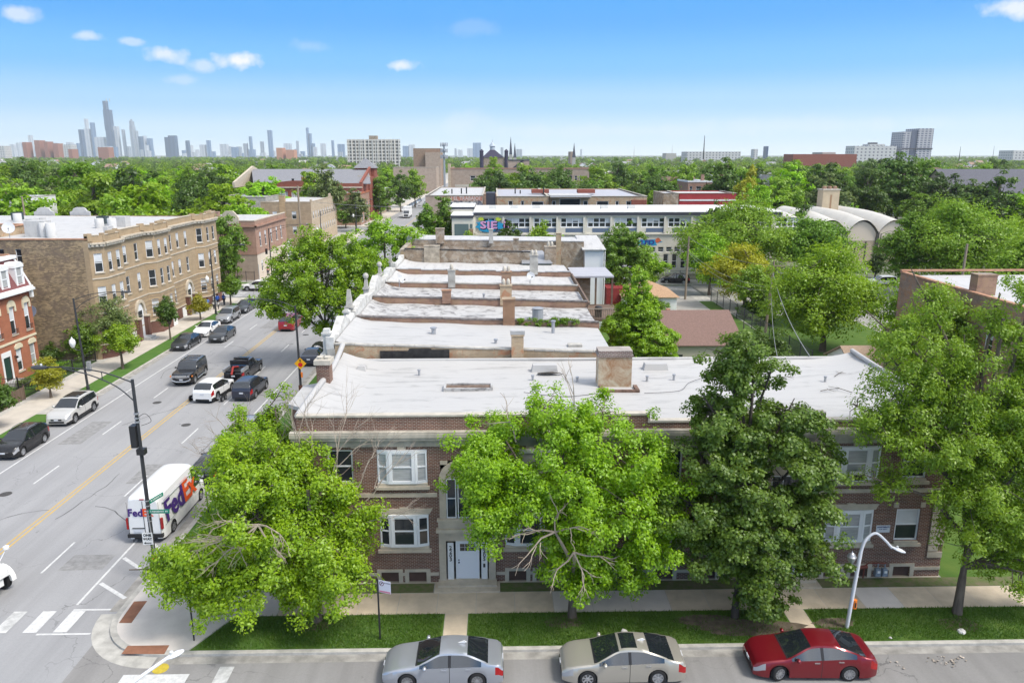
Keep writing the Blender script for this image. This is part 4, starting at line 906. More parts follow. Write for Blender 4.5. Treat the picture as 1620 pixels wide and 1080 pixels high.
for i in range(len(plan) - 1):
 a, c = Vector((*plan[i], 0)), Vector((*plan[i + 1], 0)); d = c - a; L_ = d.length; d.normalize(); n = Vector((d.y, -d.x, 0)); cpb.obox(a, d, n, Z_, .36, L_ - .36 if L_ > 1 else L_, -.34, .05, ZT + .855, ZT + .93)
cpb.build('parapet_coping', M_LIME, big)
for z in (4.85, 8.45, 1.56): band(big, plan, z, z + .14, .07, M_LIME, 'string_course')
for z in (2.0, 2.5, 3.0, 3.5, 4.0, 4.5): band(big, [plan[0], *plan[1:]], z, z + .09, .02, B_BUFFD, 'brick_band')
r = MB(); r.poly([(-72, YS + .3, 12.35), (XF, YS + .3, 12.0 + .1), (XF, YN, 12.1), (-72, YN, 12.35)]); r.poly([p_ for p_ in [(XF, 78, 12.1), (XF + .9, 78.9, 12.1), (XF + .9, 82.1, 12.1), (XF, 83, 12.1)]]); r.build('roof', M_ROOF2, big)
# light court, party walls, roof clutter
b = MB(); b.box(-62, -53, 88, 88.3, 12.2, 13.1); b.box(-53.3, -53, 83, 87.99, 12.2, 13.1); b.build('court_wall', B_TAN, big); b = MB(); b.box(-62, -52.9, 87.9, 88.4, 13.103, 13.2); b.box(-53.4, -52.9, 83, 87.89, 13.103, 13.2); b.build('court_coping', M_COPING, big)
for (yy, xx) in [(112.0, gy(68, 330, 112).x), (112.0, gy(125, 330, 112).x)]:
 b = MB(); b.slab([(xx - 1.4, yy, 12.2), (xx + 1.4, yy, 12.2), (xx + 1.4, yy, 12.8), (xx + 1.0, yy, 12.95), (xx + .8, yy, 13.3), (xx + .4, yy, 13.45), (xx - .4, yy, 13.45), (xx - .8, yy, 13.3), (xx - 1.0, yy, 12.95), (xx - 1.4, yy, 12.8)], (0, .35, 0)); b.build('gable_parapet', M_ROOF2, big)
for (x, y, w_, h_) in [(-49.5, 84, 2.2, 1.5), (-46.3, 96, 1.6, 1.0), (-51.5, 86.5, .7, 1.5), (-57, 97, 1.2, .8), (-44, 88, .5, .5)]: b = MB(); b.box(x - w_ / 2, x + w_ / 2, y - .7, y + .7, 12.1, 12.4 + h_); b.build('roof_bulkhead', M_ROOF2, big)
for (x, y, r_, h_) in [(-47.6, 83.0, .5, 1.5), (-48.6, 83.4, .45, 1.5), (-48, 94, .5, 1.1), (-46, 93, .5, 1.2), (-55.5, 79.5, .5, 1.2), (-62, 101, .5, 1.2)]: b = MB(); b.lathe([(r_, 0), (r_, h_), (r_ * .9, h_ + .06)], (x, y, 12.15), 14); b.build('water_tank', mat('pale painted metal', (.58, .57, .55), .6, var=.1), big, 40)
def acbox(lab, x, y, z):
 a = empty('cooling_unit', lab, 'cooling unit', (x, y, z)); q = MB(); q.box(-.55, .55, -.5, .5, .05, 1.0); q.build('body', mat('dark green grey metal', (.06, .08, .085), .5, var=.3), a); q = MB(); q.lathe([(.42, 1.002), (.42, 1.06), (.1, 1.08)], (0, 0, 0), 16); q.build('fan_cover', M_BLACKM, a)
acbox('dark cooling unit at the front edge of the buff apartment roof', -56.0, 78.5, 12.35); acbox('dark cooling unit near the scalloped white gable on the apartment roof', -63.5, 103.5, 12.35); acbox('dark cooling unit between the white tanks on the apartment roof', -49.3, 97.5, 12.3)
dish('grey satellite dish beside the white bulkhead on the apartment roof', -50.5, 80.5, 12.4, .5, r=.6, mast=1.0); dish('satellite dish by the brick light court on the apartment roof', -55.2, 83.2, 12.4, -.3, r=.5, mast=.9)
dw = empty('satellite_dish', 'blue-grey satellite dish fixed on the mottled brick side wall above the lawn', 'satellite dish', (-47.4, YS - .1, 5.1))
q = MB(); q.lathe([(.02, 0), (.45, .06), (.85, .25), (.83, .28), (.02, .04)], (0, 0, 0), 18); me = q.mesh('reflector'); me.transform(Matrix.Translation((0, -.5, 0)) @ Matrix.Rotation(R(50), 4, 'X')); link('reflector', me, mat('blue grey dish', (.16, .18, .24), .5), dw); q = MB(); q.tube([(0, .09, 0), (0, -.4, 0)], .05, 6); q.tube([(0, -.5, -.6), (.15, -1.1, .1)], .03, 6); q.build('feed_arm', M_GALV, dw)
# arched entrances on the long facade
for yy in (86.5, 101.0):
 b = MB(); xx = XF
 for s in (-1, 1): b.box(xx - .02, xx + .5, yy + s * 1.05 - .3, yy + s * 1.05 + .3, 0, 2.6)
 b.build('porch_pier', B_MAROON, big)
 b = MB(); n = 10
 for q in range(n):
  a0, a1 = math.pi * q / n, math.pi * (q + 1) / n
  b.slab([(xx + .003, yy + 1.15 * math.cos(a0), 3.4 + 1.3 * math.sin(a0)), (xx + .003, yy + .8 * math.cos(a0), 3.4 + .95 * math.sin(a0)), (xx + .003, yy + .8 * math.cos(a1), 3.4 + .95 * math.sin(a1)), (xx + .003, yy + 1.15 * math.cos(a1), 3.4 + 1.3 * math.sin(a1))], (.25, 0, 0))
 for s in (-1, 1): b.box(xx + .002, xx + .2, yy + s * .95 - .13, yy + s * .95 + .13, 2.601, 3.4); b.box(xx + .002, xx + .6, yy + s * 1.05 - .36, yy + s * 1.05 + .36, 2.602, 2.75)
 b.build('entrance_arch', M_LIME, big)
 b = MB(); b.slab([(xx + .01, yy - .8, .4), (xx + .01, yy + .8, .4), (xx + .01, yy + .8, 3.4), (xx + .01, yy + .4, 4.15), (xx + .01, yy - .4, 4.15), (xx + .01, yy - .8, 3.4)], (.05, 0, 0)); do = b.build('front_door', M_DOOR, big)
 b = MB(); b.box(xx + .062, xx + .07, yy - .5, yy + .5, 2.6, 3.4); b.build('pane', M_GLASS, do)
 b = MB(); b.box(XF + .003, XF + 1.6, yy - .9, yy + .9, 0, .2); b.box(XF + .003, XF + 1.2, yy - .8, yy + .8, .201, .4); b.build('steps', M_CONCG, big)
for yy in (84.6, 93.6, 98.9, 107.2): b = MB(); xo = XF + (.95 if yy in (93.6, 107.2) else 0); b.box(xo + .003, xo + .06, yy - .6, yy + .6, .15, 1.35); b.build('basement_window', M_WPAINT, big)
# ---- red brick mansard house
red = empty('brick_house', 'orange-red brick house with white-trimmed mansard storey and arched windows', 'house', (0, 0, 0))
RX, RN = -45.0, 73.4
FW2 = [(72.5 - 2.25 * k, .78) for k in range(6)]
b = MB(); hl = [(y - .4, y + .4, 4.5, 7.1) for y, _ in FW2] + [(y - .42, y + .42, .95, 3.1) for y in (72.55, 70.4)] + [(68.0, 69.0, .5, 3.0)]
wall_grid(b, (RX, 0, 0), Y_, X_, 56, RN, 0, 8.2, hl, .18); wall_grid(b, (RX, RN, 0), X_, Y_, -16, 0, 0, 8.2, [], .1); b.poly([(RX, 56, 0), (RX - 16, 56, 0), (RX - 16, 56, 8.2), (RX, 56, 8.2)]); b.build('wall', B_ORANGE, red)
for k, (y, w_) in enumerate(FW2):
 wo_ = window(red, (RX, 0, 0), Y_, X_, y - .4, y + .4, 4.5, 7.1, .14, sill=M_LIME, blind=.5, fw=.07)
 q = MB(); n = 8
 for a in range(n):
  a0, a1 = math.pi * a / n, math.pi * (a + 1) / n
  q.slab([(RX + .004, y + .62 * math.cos(a0), 7.1 + .62 * math.sin(a0)), (RX + .004, y + .02 * math.cos(a0), 7.1 + .1 * math.sin(a0)), (RX + .004, y + .02 * math.cos(a1), 7.1 + .1 * math.sin(a1)), (RX + .004, y + .62 * math.cos(a1), 7.1 + .62 * math.sin(a1))], (.1, 0, 0))
 for s in (-1, 1): q.box(RX + .003, RX + .1, y + s * .52 - .1, y + s * .52 + .1, 6.6, 7.1)
 q.build('window_hood', mat('cream stone', (.66, .58, .42), .8, var=.1), red)
 q = MB()
 for s in range(7): q.box(RX + .12, RX + .14, y - .45 + .15 * s - .012, y - .45 + .15 * s + .012, 4.5, 4.95)
 q.box(RX + .11, RX + .15, y - .47, y + .47, 4.951, 4.99); q.build('window_guard', M_BLACK, red)
for y in (72.55, 70.4):
 window(red, (RX, 0, 0), Y_, X_, y - .42, y + .42, .95, 3.1, .14, sill=M_LIME, fw=.07, blind=.99 if y > 71 else .6)
 q = MB(); q.slab([(RX + .004, y - .6, 3.103), (RX + .004, y + .6, 3.103), (RX + .004, y + .6, 3.35), (RX + .004, y + .3, 3.6), (RX + .004, y - .3, 3.6), (RX + .004, y - .6, 3.35)], (.09, 0, 0)); q.build('window_hood', mat('cream stone', (.66, .58, .42)), red)
b = MB(); b.box(RX - .1, RX - .05, 68.0, 69.0, .5, 2.7); do = b.build('front_door', mat('dark green door', (.02, .05, .04), .5), red); b = MB(); b.box(RX - .04, RX + .05, 67.8, 68.0, .5, 3.2); b.box(RX - .04, RX + .05, 69.0, 69.2, .5, 3.2); b.box(RX - .04, RX + .05, 68.0, 69.0, 2.701, 3.2); b.build('frame', M_WPAINT, do); b = MB(); b.box(RX, RX + 1.4, 67.6, 69.4, 0, .28); b.box(RX, RX + 1.0, 67.7, 69.3, .281, .5); b.build('steps', M_CONCG, red)
b = MB(); b.tube([(RX + .001, 69.7, 2.5), (RX + .2, 69.7, 2.5)], .05, 6); b.lathe([(.1, -.15), (.12, 0), (.05, .05)], (RX + .22, 69.7, 2.5), 8); b.build('wall_lamp', M_BLACK, red)
b = MB(); b.box(RX + .003, RX + .08, 56, RN, 3.75, 3.95); b.build('string_course', mat('cream stone', (.66, .58, .42)), red)
b = MB(); b.box(RX + .003, RX + .12, 56, RN, 7.9, 8.2); b.build('frieze', mat('brown red frieze', (.22, .07, .055), .8), red)
b = MB(); b.box(RX - .3, RX + .55, 55.9, RN + .1, 8.203, 8.42); b.box(RX - .3, RX + .42, 55.9, RN + .06, 8.423, 8.62)
for k in range(4): b.box(RX + .13, RX + .4, RN - .3 - 5.6 * k, RN - .02 - 5.6 * k, 7.5, 8.2)
b.build('cornice', M_WPAINT, red)
b = MB(); b.slab([(RX + .15, 56, 8.623), (RX + .15, RN, 8.623), (RX - 1.1, RN, 11.2), (RX - 1.1, 56, 11.2)], (-.15, 0, 0)); b.poly([(RX + .14, RN - .01, 8.623), (RX - 1.1, RN - .01, 11.2), (RX - 16, RN - .01, 11.2), (RX - 16, RN - .01, 8.6), (RX - .3, RN - .01, 8.6)]); b.build('mansard', mat('purple brown slate', (.20, .075, .075), .85, var=.2, scale=4), red)
b = MB(); b.box(RX - 1.35, RX - .8, 55.9, RN + .12, 11.203, 11.5); b.tube([(RX + .2, RN, 8.63), (RX - 1.05, RN, 11.3)], .1, 6); b.build('mansard_trim', M_WPAINT, red)
b = MB(); b.poly([(RX - 1.3, 56, 11.42), (RX - 1.3, RN, 11.42), (RX - 16, RN, 11.3), (RX - 16, 56, 11.3)]); b.build('roof', M_ROOF2, red); b = MB(); b.box(RX - 16, RX - 1.36, RN - .2, RN + .1, 11.31, 11.6); b.build('coping', M_COPING, red)
for k, (y, w_) in enumerate(FW2):
 y -= .25; d = MB(); d.box(RX - 1.0, RX + .05, y - .62, y - .42, 8.7, 10.5); d.box(RX - 1.0, RX + .05, y + .42, y + .62, 8.7, 10.5)
 d.slab([(RX + .1, y - .7, 10.503), (RX + .1, y + .7, 10.503), (RX + .1, y + .66, 10.75), (RX + .1, y + .35, 11.0), (RX + .1, y - .35, 11.0), (RX + .1, y - .66, 10.75)], (-1.1, 0, 0)); d.box(RX - .9, RX + .04, y - .419, y + .419, 8.7, 8.9); do = d.build('dormer', M_WPAINT, red)
 g = MB(); g.box(RX - .05, RX - .02, y - .42, y + .42, 8.9, 10.5); g.build('window', M_BLIND, do); g = MB(); g.box(RX - .019, RX + .02, y - .42, y + .42, 9.65, 9.73); g.box(RX - .019, RX + .02, y - .42, y - .35, 8.9, 10.5); g.box(RX - .019, RX + .02, y + .35, y + .42, 8.9, 10.5); g.build('frame', M_VINYL, do)
# ---- corner building beyond the cross street
cor = empty('corner_building', 'two-storey pinkish brick corner building with stone parapet crest across the side street', 'building', (0, 0, 0))
CX, CS = -40.2, 129.0
b = MB(); hs_ = [(9.0, 10.3, 5.5, 8.2)]; wall_grid(b, (CX - 13, CS, 0), X_, -Y_, 0, 13, 4.6, 10.0, hs_, .15); hE_ = [(y, y + .9, 5.6, 8.0) for y in (2, 5, 8.5, 12, 15)]; wall_grid(b, (CX, CS, 0), Y_, X_, 0, 19, 4.6, 10.0, hE_, .15); b.box(CX - 12.9, CX - .1, CS + .1, CS + 18.9, 4.6, 9.6); b.build('upper_wall', B_PINK, cor)
b = MB(); wall_grid(b, (CX - 13, CS, 0), X_, -Y_, 0, 13, 0, 4.4, [(3.2, 4.9, .9, 3.2)], .15); b.box(CX - 12.9, CX - .16, CS + .16, CS + 18.9, 0, 4.4); b.build('side_wall', B_PALE, cor)
b = MB(); wall_grid(b, (CX, CS, 0), Y_, X_, 0, 19, 0, 4.4, [(2, 2.9, 1.3, 3.2), (7, 7.9, 1.3, 3.2), (12, 12.9, 1.3, 3.2)], .15); b.build('front_wall', mat('cream render', (.62, .54, .44), .8, var=.08), cor)
for h in hs_: window(cor, (CX - 13, CS, 0), X_, -Y_, *h, .1, sill=M_LIME, blind=.4)
window(cor, (CX - 13, CS, 0), X_, -Y_, 3.2, 4.9, .9, 3.2, .1, mullions=2, style='plain')
for h in hE_ + [(2, 2.9, 1.3, 3.2), (7, 7.9, 1.3, 3.2), (12, 12.9, 1.3, 3.2)]: window(cor, (CX, CS, 0), Y_, X_, *h, .1, sill=M_LIME, blind=.3)
b = MB(); b.box(CX - 13, CX + .08, CS - .08, CS + 19, 4.403, 4.6); b.box(CX - 13, CX + .3, CS - .3, CS - .002, 9.0, 9.25); b.box(CX + .002, CX + .3, CS - .3, CS + 19, 9.0, 9.25)
b.build('string_course', M_PBR if False else B_PINK, cor); b = MB(); b.box(CX - 13, CX, CS - .05, CS + .3, 10.003, 10.15); b.box(CX - .3, CX + .05, CS + .301, CS + 19, 10.003, 10.15)
b.slab([(CX - 5.6, CS - .12, 9.5), (CX - 2.6, CS - .12, 9.5), (CX - 2.6, CS - .12, 10.6), (CX - 3.1, CS - .12, 11.3), (CX - 3.5, CS - .12, 11.7), (CX - 4.7, CS - .12, 11.7), (CX - 5.1, CS - .12, 11.3), (CX - 5.6, CS - .12, 10.6)], (0, .45, 0)); b.build('parapet_crest', M_LIME, cor)
b = MB(); b.box(CX - 12.7, CX - .31, CS + .31, CS + 18.8, 9.605, 9.7); b.build('roof', M_ROOF2, cor); chimney(cor, CX - 7.2, CS + 3, .8, .7, 9.5, 11.3, B_PINK)
# ---- cream three-storey building further along
cr = empty('apartment_building', 'cream brick flat-roofed apartment block with a buff chimney, beyond the pinkish corner building', 'building', (0, 0, 0))
QX, QS = -42.3, 178.0
b = MB(); hs_ = [(x, x + 1.0, z, z + 1.7) for x in (6.0, 9.5) for z in (2.2, 6.8)] if False else [(2.6, 3.6, 6.4, 8.1), (7.0, 8.0, 6.4, 8.1), (2.6, 3.6, 3.0, 4.7), (7, 8, 3, 4.7)]
wall_grid(b, (QX - 11.5, QS, 0), X_, -Y_, 0, 11.5, 0, 10.2, hs_, .15); b.box(QX - 11.4, QX - .2, QS + .2, QS + 28, 0, 9.8); b.build('side_wall', brick('tan side brick', (.47, .33, .21), (.40, .28, .175), (.42, .35, .26), grime=.25), cr)
hE_ = [(1.5 + 2.6 * k, 2.5 + 2.6 * k, z, z + 1.7) for k in range(10) for z in (2.8, 6.3)]; b = MB(); wall_grid(b, (QX, QS, 0), Y_, X_, 0, 28, 0, 10.2, hE_, .15); b.build('front_wall', B_CREAM, cr)
for h in hs_: window(cr, (QX - 11.5, QS, 0), X_, -Y_, *h, .1, blind=.4, lite=True)
for h in hE_: window(cr, (QX, QS, 0), Y_, X_, *h, .1, blind=.4, lite=True)
b = MB(); b.box(QX - 11.5, QX + .06, QS - .05, QS + .3, 10.203, 10.35); b.box(QX - .3, QX + .06, QS + .301, QS + 28, 10.203, 10.35); b.box(QX - .25, QX + .08, QS, QS + 1.2, 10.352, 10.8); b.box(QX - .25, QX + .1, QS + 20, QS + 21.4, 10.352, 11.2); b.build('coping', B_CREAM, cr)
b = MB(); b.box(QX - 11.3, QX - .31, QS + .31, QS + 27.8, 9.803, 9.9); b.build('roof', M_ROOF2, cr); chimney(cr, QX - 6.6, QS + .4, 1.3, 1.0, 0, 11.6, brick('buff chimney brick', (.55, .36, .19), (.5, .32, .17), (.5, .4, .28)))
b = MB(); b.box(QX - 14, QX - 5, QS - 3, QS - 2.9, 0, 1.9); b.box(QX - 5.1, QX - 5, QS - 2.89, QS - .1, 0, 1.9); tag(b.build('site_fence', mat('white panel fence', (.6, .6, .58), .7, var=.15, scale=2)), 'low white panel fence below the cream block side wall', 'fence')
# further houses along the left side of the avenue
for (y0, y1, xw, z, wm, lab) in [(232, 262, 16, 9.2, B_PINK, 'pink brick shop building with orange cornice half hidden by a street tree'), (268, 300, 14, 8, B_PALE, 'low pale brick building by the tree-lined end of the avenue'), (152, 170, 18, 6.5, B_CREAM, 'low cream building with a dark flat roof behind the pinkish corner building')]:
 xe = -40.5 if y0 > 200 else -52
 e = empty('shop_building', lab, 'building', (0, 0, 0)); b = MB(); b.box(xe - xw, xe, y0, y1, 0, z); b.build('wall', wm, e); b = MB(); b.box(xe - xw - .1, xe + .15, y0 - .15, y1 + .1, z + .002, z + .5); b.build('parapet', B_ORANGE if y0 < 250 and y0 > 200 else M_GREYST, e); b = MB(); b.box(xe - xw + .3, xe - .3, y0 + .3, y1 - .3, z + .502, z + .55); b.build('roof', M_ROOFG, e)
 for k in range(5): window(e, (xe, 0, 0), Y_, X_, y0 + 2 + 5 * k, y0 + 4.5 + 5 * k, .8, 3.2, -.005, lite=True); window(e, (xe, 0, 0), Y_, X_, y0 + 2 + 5 * k, y0 + 3.5 + 5 * k, 4.8, 6.6 if z > 7 else 5.9, -.005, lite=True)
 for k in range(3): window(e, (0, y0, 0), X_, -Y_, xe - 3 - 4 * k, xe - 2 - 4 * k, 4.6, 6.4 if z > 7 else 5.9, -.005, lite=True)
# ------------------------------------------------------------------ buildings in the middle distance
def flat_block(name, lab, cat, x0, x1, y0, y1, z, wm, rm, par=.35, parm=None, wins=(), group=None, sidewins=(), capz=.1, side=None):
 """flat-roofed block; wins on the near face: (x0, x1, z0, z1), in world units"""
 e = empty(name, lab, cat, (0, 0, 0), 0, group)
 b = MB(); wall_grid(b, (0, y0, 0), X_, -Y_, x0, x1, 0, z, [w_ for w_ in wins], .2); b.poly([(x0, y1, 0), (x0, y1, z), (x0, y0, z), (x0, y0, 0)][::-1]); b.poly([(x1, y0, 0), (x1, y0, z), (x1, y1, z), (x1, y1, 0)][::-1]); b.poly([(x0, y1, 0), (x1, y1, 0), (x1, y1, z), (x0, y1, z)][::-1]); b.build('wall', wm, e)
 b = MB(); b.box(x0 - .08, x1 + .08, y0 - .1, y0 + .3, z + .003, z + capz); b.box(x0 - .08, x0 + .25, y0 + .301, y1, z + .003, z + capz); b.box(x1 - .25, x1 + .08, y0 + .301, y1, z + .003, z + capz); b.build('coping', parm or M_STONEC, e)
 b = MB(); b.poly([(x0 + .2, y0 + .25, z - par), (x1 - .2, y0 + .25, z - par), (x1 - .2, y1, z - par * .6), (x0 + .2, y1, z - par * .6)]); b.build('roof', rm, e)
 for w_ in wins: window(e, (0, y0, 0), X_, -Y_, *w_, .15, lite=True, fw=.09)
 return e
# white school with graffiti
M_SCHW = mat('cream school wall', (.66, .62, .53), .7, var=.08, scale=.5, streak=(1, 1, .3)); M_FASC = mat('dark fascia', (.06, .06, .075), .6); M_BLUEP = mat('blue grey panel', (.13, .17, .25), .5, var=.15, scale=6, streak=(8, 8, .1))
sch = empty('school_building', 'long two-storey cream school with a dark roof fascia, ribbon windows and graffiti', 'school', (0, 0, 0))
SY = 135.0; sz = lambda y: gy(900, y, SY).z; sx = lambda x: gy(x, 350, SY).x
ZR = sz(336); ZW1, ZW0 = sz(344.5), sz(360); ZB1, ZB0 = sz(361.2), sz(367.5)
grp = [762 + 42.6 * k + (0) for k in range(12)]; holes_ = []
for g in grp:
 xa = sx(g - 3 if g > 800 else g - 8); xb = xa + 4.25; holes_.append((xa, xb, ZW0, ZW1))
low = [(sx(1030 + 13 * k), sx(1039 + 13 * k), sz(399), sz(391)) for k in range(12)] + [(sx(1052 + 14 * k), sx(1060 + 14 * k), sz(425), sz(402)) for k in range(6)]
XS0, XS1 = sx(750), sx(1236)
b = MB(); wall_grid(b, (0, SY, 0), X_, -Y_, XS0, XS1, 0, ZR - .5, holes_ + low, .3); b.poly([(XS0, SY, 0), (XS0, SY + 18, 0), (XS0, SY + 18, ZR - .5), (XS0, SY, ZR - .5)]); b.build('wall', M_SCHW, sch)
b = MB(); b.box(XS0 - .05, XS1, SY - .35, SY + 18, ZR - .497, ZR); b.build('fascia', M_FASC, sch)
b = MB(); b.box(XS0 - .1, XS1, SY - .4, SY + 18.1, ZR + .003, ZR + .12); b.build('roof', roof_mat('school roof', (.74, .73, .70), (.6, .58, .55), .3, .3), sch)
b = MB(); b.box(XS0, XS1, SY - .25, SY - .002, sz(371.3), sz(369.5)); b.box(XS0, XS1, SY - .2, SY - .002, ZR - .75, ZR - .503)
for g in grp: xa = sx(g - 9 if g > 800 else g - 12); b.box(xa - .1, xa + .25, SY - .22, SY - .003, sz(368.5), ZR - .76)
b.build('pilasters', M_SCHW, sch)
for i, (xa, xb, z0, z1) in enumerate(holes_):
 wo_ = window(sch, (0, SY, 0), X_, -Y_, xa, xb, z0, z1, .25, mullions=4, fw=.16, lite=True)
 for q in range(4):
  if (i * 5 + q * 3) % 4 < 2 + (i in (3, 5)): f = MB(); xq = xa + (xb - xa) * q / 4; f.box(xq + .1, xq + .96, SY + .22, SY + .236, z0 + (z1 - z0) * (.45 + .1 * (q % 3)), z1 - .1); f.build('blind', M_BLINDL, wo_)
 b = MB(); b.box(xa + .9, xb, SY - .03, SY - .002, ZB0, ZB1); b.build('panel', M_BLUEP, sch)
for h in low: window(sch, (0, SY, 0), X_, -Y_, *h, .25, lite=True, fw=.08)
for x in (779, 815, 852, 965, 1010): b = MB(); c = sx(x); b.box(c - .7, c + .7, SY + 7, SY + 8.2, ZR + .12, ZR + .75); b.build('roof_unit', mat('pale roof unit', (.6, .59, .56), .6), sch)
# entrance wing
b = MB(); b.box(sx(716), XS0 - .06, SY - 2.5, SY + 6, 0, sz(343)); b.box(sx(710), XS0 - .06, SY + 6.003, SY + 17, 0, sz(334.5)); b.build('entrance_wing', M_SCHW, sch)
b = MB(); b.box(sx(715), XS0 - .07, SY - 2.7, SY + 5.9, sz(343) + .003, sz(339)); b.box(sx(709), XS0 - .07, SY + 5.95, SY + 17.1, sz(334.5) + .003, sz(331)); b.build('fascia', M_FASC, sch)
b = MB(); b.box(sx(714.5), XS0 - .08, SY - 2.75, SY + 5.9, sz(339) + .003, sz(338.3)); b.box(sx(708.5), XS0 - .08, SY + 5.9, SY + 17.1, sz(331) + .003, sz(330.3)); b.build('roof', roof_mat('school roof', (.74, .73, .70), (.6, .58, .55)), sch)
b = MB(); b.box(sx(720), sx(742), SY - 2.53, SY - 2.502, .3, sz(352)); b.box(sx(744), sx(748), SY - 2.53, SY - 2.502, sz(359), sz(352)); b.build('entrance_glazing', mat('green grey glass', (.12, .17, .17), .15, spec=.6), sch); b = MB(); b.box(sx(742.5), sx(749), SY - 2.56, SY - 2.503, 0, sz(359.5)); b.build('brick_panel', B_RED, sch)
# graffiti painted flat on the wall
def blob(par, name, cx, cz, rx, rz_, m, y, seed, n=26, am=.3):
 r_ = random.Random(seed); ph = [r_.random() * 6.28 for _ in range(4)]; b = MB()
 b.poly([(cx + rx * math.cos(a) * (1 + am * math.sin(3 * a + ph[0]) * .5 + am * .5 * math.sin(7 * a + ph[1])), y, cz + rz_ * math.sin(a) * (1 + am * .5 * math.sin(4 * a + ph[2]))) for a in [2 * math.pi * q / n for q in range(n)]]); return b.build(name, m, par)
M_GB = mat('graffiti blue', (.02, .28, .50), .6); M_GP = mat('graffiti pink', (.62, .32, .55), .6); M_GK = mat('graffiti black', (.015, .015, .03), .6); M_GT = mat('graffiti turquoise', (.15, .48, .50), .6); M_GO = mat('graffiti orange', (.6, .14, .06), .6); M_GN = mat('graffiti navy', (.03, .05, .25), .6); M_GY = mat('graffiti lime', (.45, .55, .05), .6)
gf = blob(sch, 'graffiti', sx(774), sz(357), 2.55, .95, M_GB, SY - .27, 3)
blob(gf, 'paint_patch', sx(761), sz(346), .5, .3, M_GY, SY - .272, 5); blob(gf, 'paint_patch', sx(788), sz(346.5), .5, .3, M_GY, SY - .272, 8)
place_text('SIE', 1.75, (sx(773) + .08, SY - .29, sz(356.5) - .08), X_, Z_, M_GK, gf, .10, 1.35, 1.05); place_text('SIE', 1.75, (sx(773), SY - .31, sz(356)), X_, Z_, M_GP, gf, .055, 1.35, 1.05)
gf = blob(sch, 'graffiti', sx(802), sz(355), .7, .95, M_GK, SY - .27, 11); place_text('M', 1.7, (sx(801), SY - .3, sz(355)), X_, Z_, M_GP, gf, .03, .8)
gf = blob(sch, 'graffiti', sx(920), sz(384), 1.2, .65, M_GO, SY - .02, 13, am=.5); place_text('S', 1.7, (sx(921), SY - .04, sz(384)), X_, Z_, M_GK, gf, .1, 1.3)
gf = blob(sch, 'graffiti', sx(936), sz(384), 1.4, .62, M_GT, SY - .02, 14, am=.4); place_text('CU', 1.35, (sx(936), SY - .04, sz(384)), X_, Z_, M_GN, gf, .06, 1.1)
gf = blob(sch, 'graffiti', sx(1026), sz(384), 2.2, .6, M_GB, SY - .02, 15, am=.4); place_text('LED', 1.15, (sx(1026), SY - .04, sz(384)), X_, Z_, M_GN, gf, .05, 1.2); blob(gf, 'paint_patch', sx(1042), sz(380.5), .5, .4, M_GO, SY - .03, 16)
b = MB(); b.tube([(sx(777), SY - 4, 0), (sx(777), SY - 4, sz(358))], .07, 6); tag(b.build('flagpole', M_WPAINT), 'thin white pole standing before the graffiti on the school', 'pole')
# brick building with painted lettering, and its neighbours
TY = 166.0; tx = lambda x: gy(x, 315, TY).x; tz = lambda y: gy(750, y, TY).z
t1 = flat_block('shop_building', 'flat-roofed brick building whose end wall carries painted lettering, behind the school entrance', 'building', tx(673), tx(764), TY, TY + 45, tz(309.5), B_PALE, M_ROOF2)
b = MB(); b.box(tx(700), tx(763), TY - .03, TY - .003, tz(317.5), tz(311)); sb_ = b.build('sign_band', mat('faded salmon paint', (.50, .22, .16), .8, var=.3, scale=2), t1)
place_text('EN EL TRABAJO?', 1.15, (tx(733), TY - .04, tz(314.2)), X_, Z_, mat('faded white paint', (.6, .55, .5), .8), sb_, .015, .87)
r_ = random.Random(4); b = MB()
for k in range(60): xx = tx(704 + 58 * r_.random()); zz = tz(325 - 6 * r_.random()); b.box(xx, xx + .15 + .5 * r_.random(), TY - .02 - .0001 * k, TY - .003, zz, zz + .08 + .25 * r_.random())
b.build('scribbles', mat('grey scribbles', (.12, .12, .15), .8), t1); b = MB(); b.box(tx(703), tx(763), TY - .015, TY - .002, tz(327), tz(318)); b.build('painted_patch', mat('dirty white paint', (.52, .47, .41), .8, var=.2, scale=2), t1)
t2 = flat_block('shop_building', 'tan brick flat-roofed building with a dark open stair tower, right of the lettered wall', 'building', tx(786), tx(868), TY, TY + 40, tz(311), B_TAN, M_ROOFG, wins=[(tx(804), tx(811), 5.4, tz(318)), (tx(824), tx(829), 5.4, tz(318)), (tx(841), tx(860), 5.4, tz(319))])
b = MB(); b.box(tx(769), tx(784), TY + .3, TY + 6, 0, tz(305.5)); b.build('stair_tower', M_FASC, t2); b = MB(); b.box(tx(765), tx(769) - .003, TY + .1, TY + 6, 0, tz(307)); b.box(tx(784) + .003, tx(786) - .09, TY + .1, TY + 6, 0, tz(307)); b.build('tower_wall', B_RED, t2)
t3 = flat_block('shop_building', 'tan brick flat-roofed building with a wide recessed bay under a white canopy roof', 'building', tx(868) + .2, tx(1025), TY + 1, TY + 40, tz(311.5), B_TAN, M_ROOFG, wins=[(tx(874), tx(880), 5.4, tz(318.5)), (tx(886), tx(919), 4.5, tz(315)), (tx(924), tx(931), 5.4, tz(318.5)), (tx(945), tx(964), 5.4, tz(319)), (tx(975), tx(980), 5.4, tz(319)), (tx(992), tx(1000), 5.4, tz(319))])
b = MB(); b.box(tx(870), tx(935), TY - .6, TY + 8, tz(312.3), tz(309)); b.build('canopy', M_ROOF2, t3); b = MB(); b.box(tx(1000), tx(1024), TY + .7, TY + .99, 0, tz(317)); b.build('red_panel', B_SCHOOL, t3)
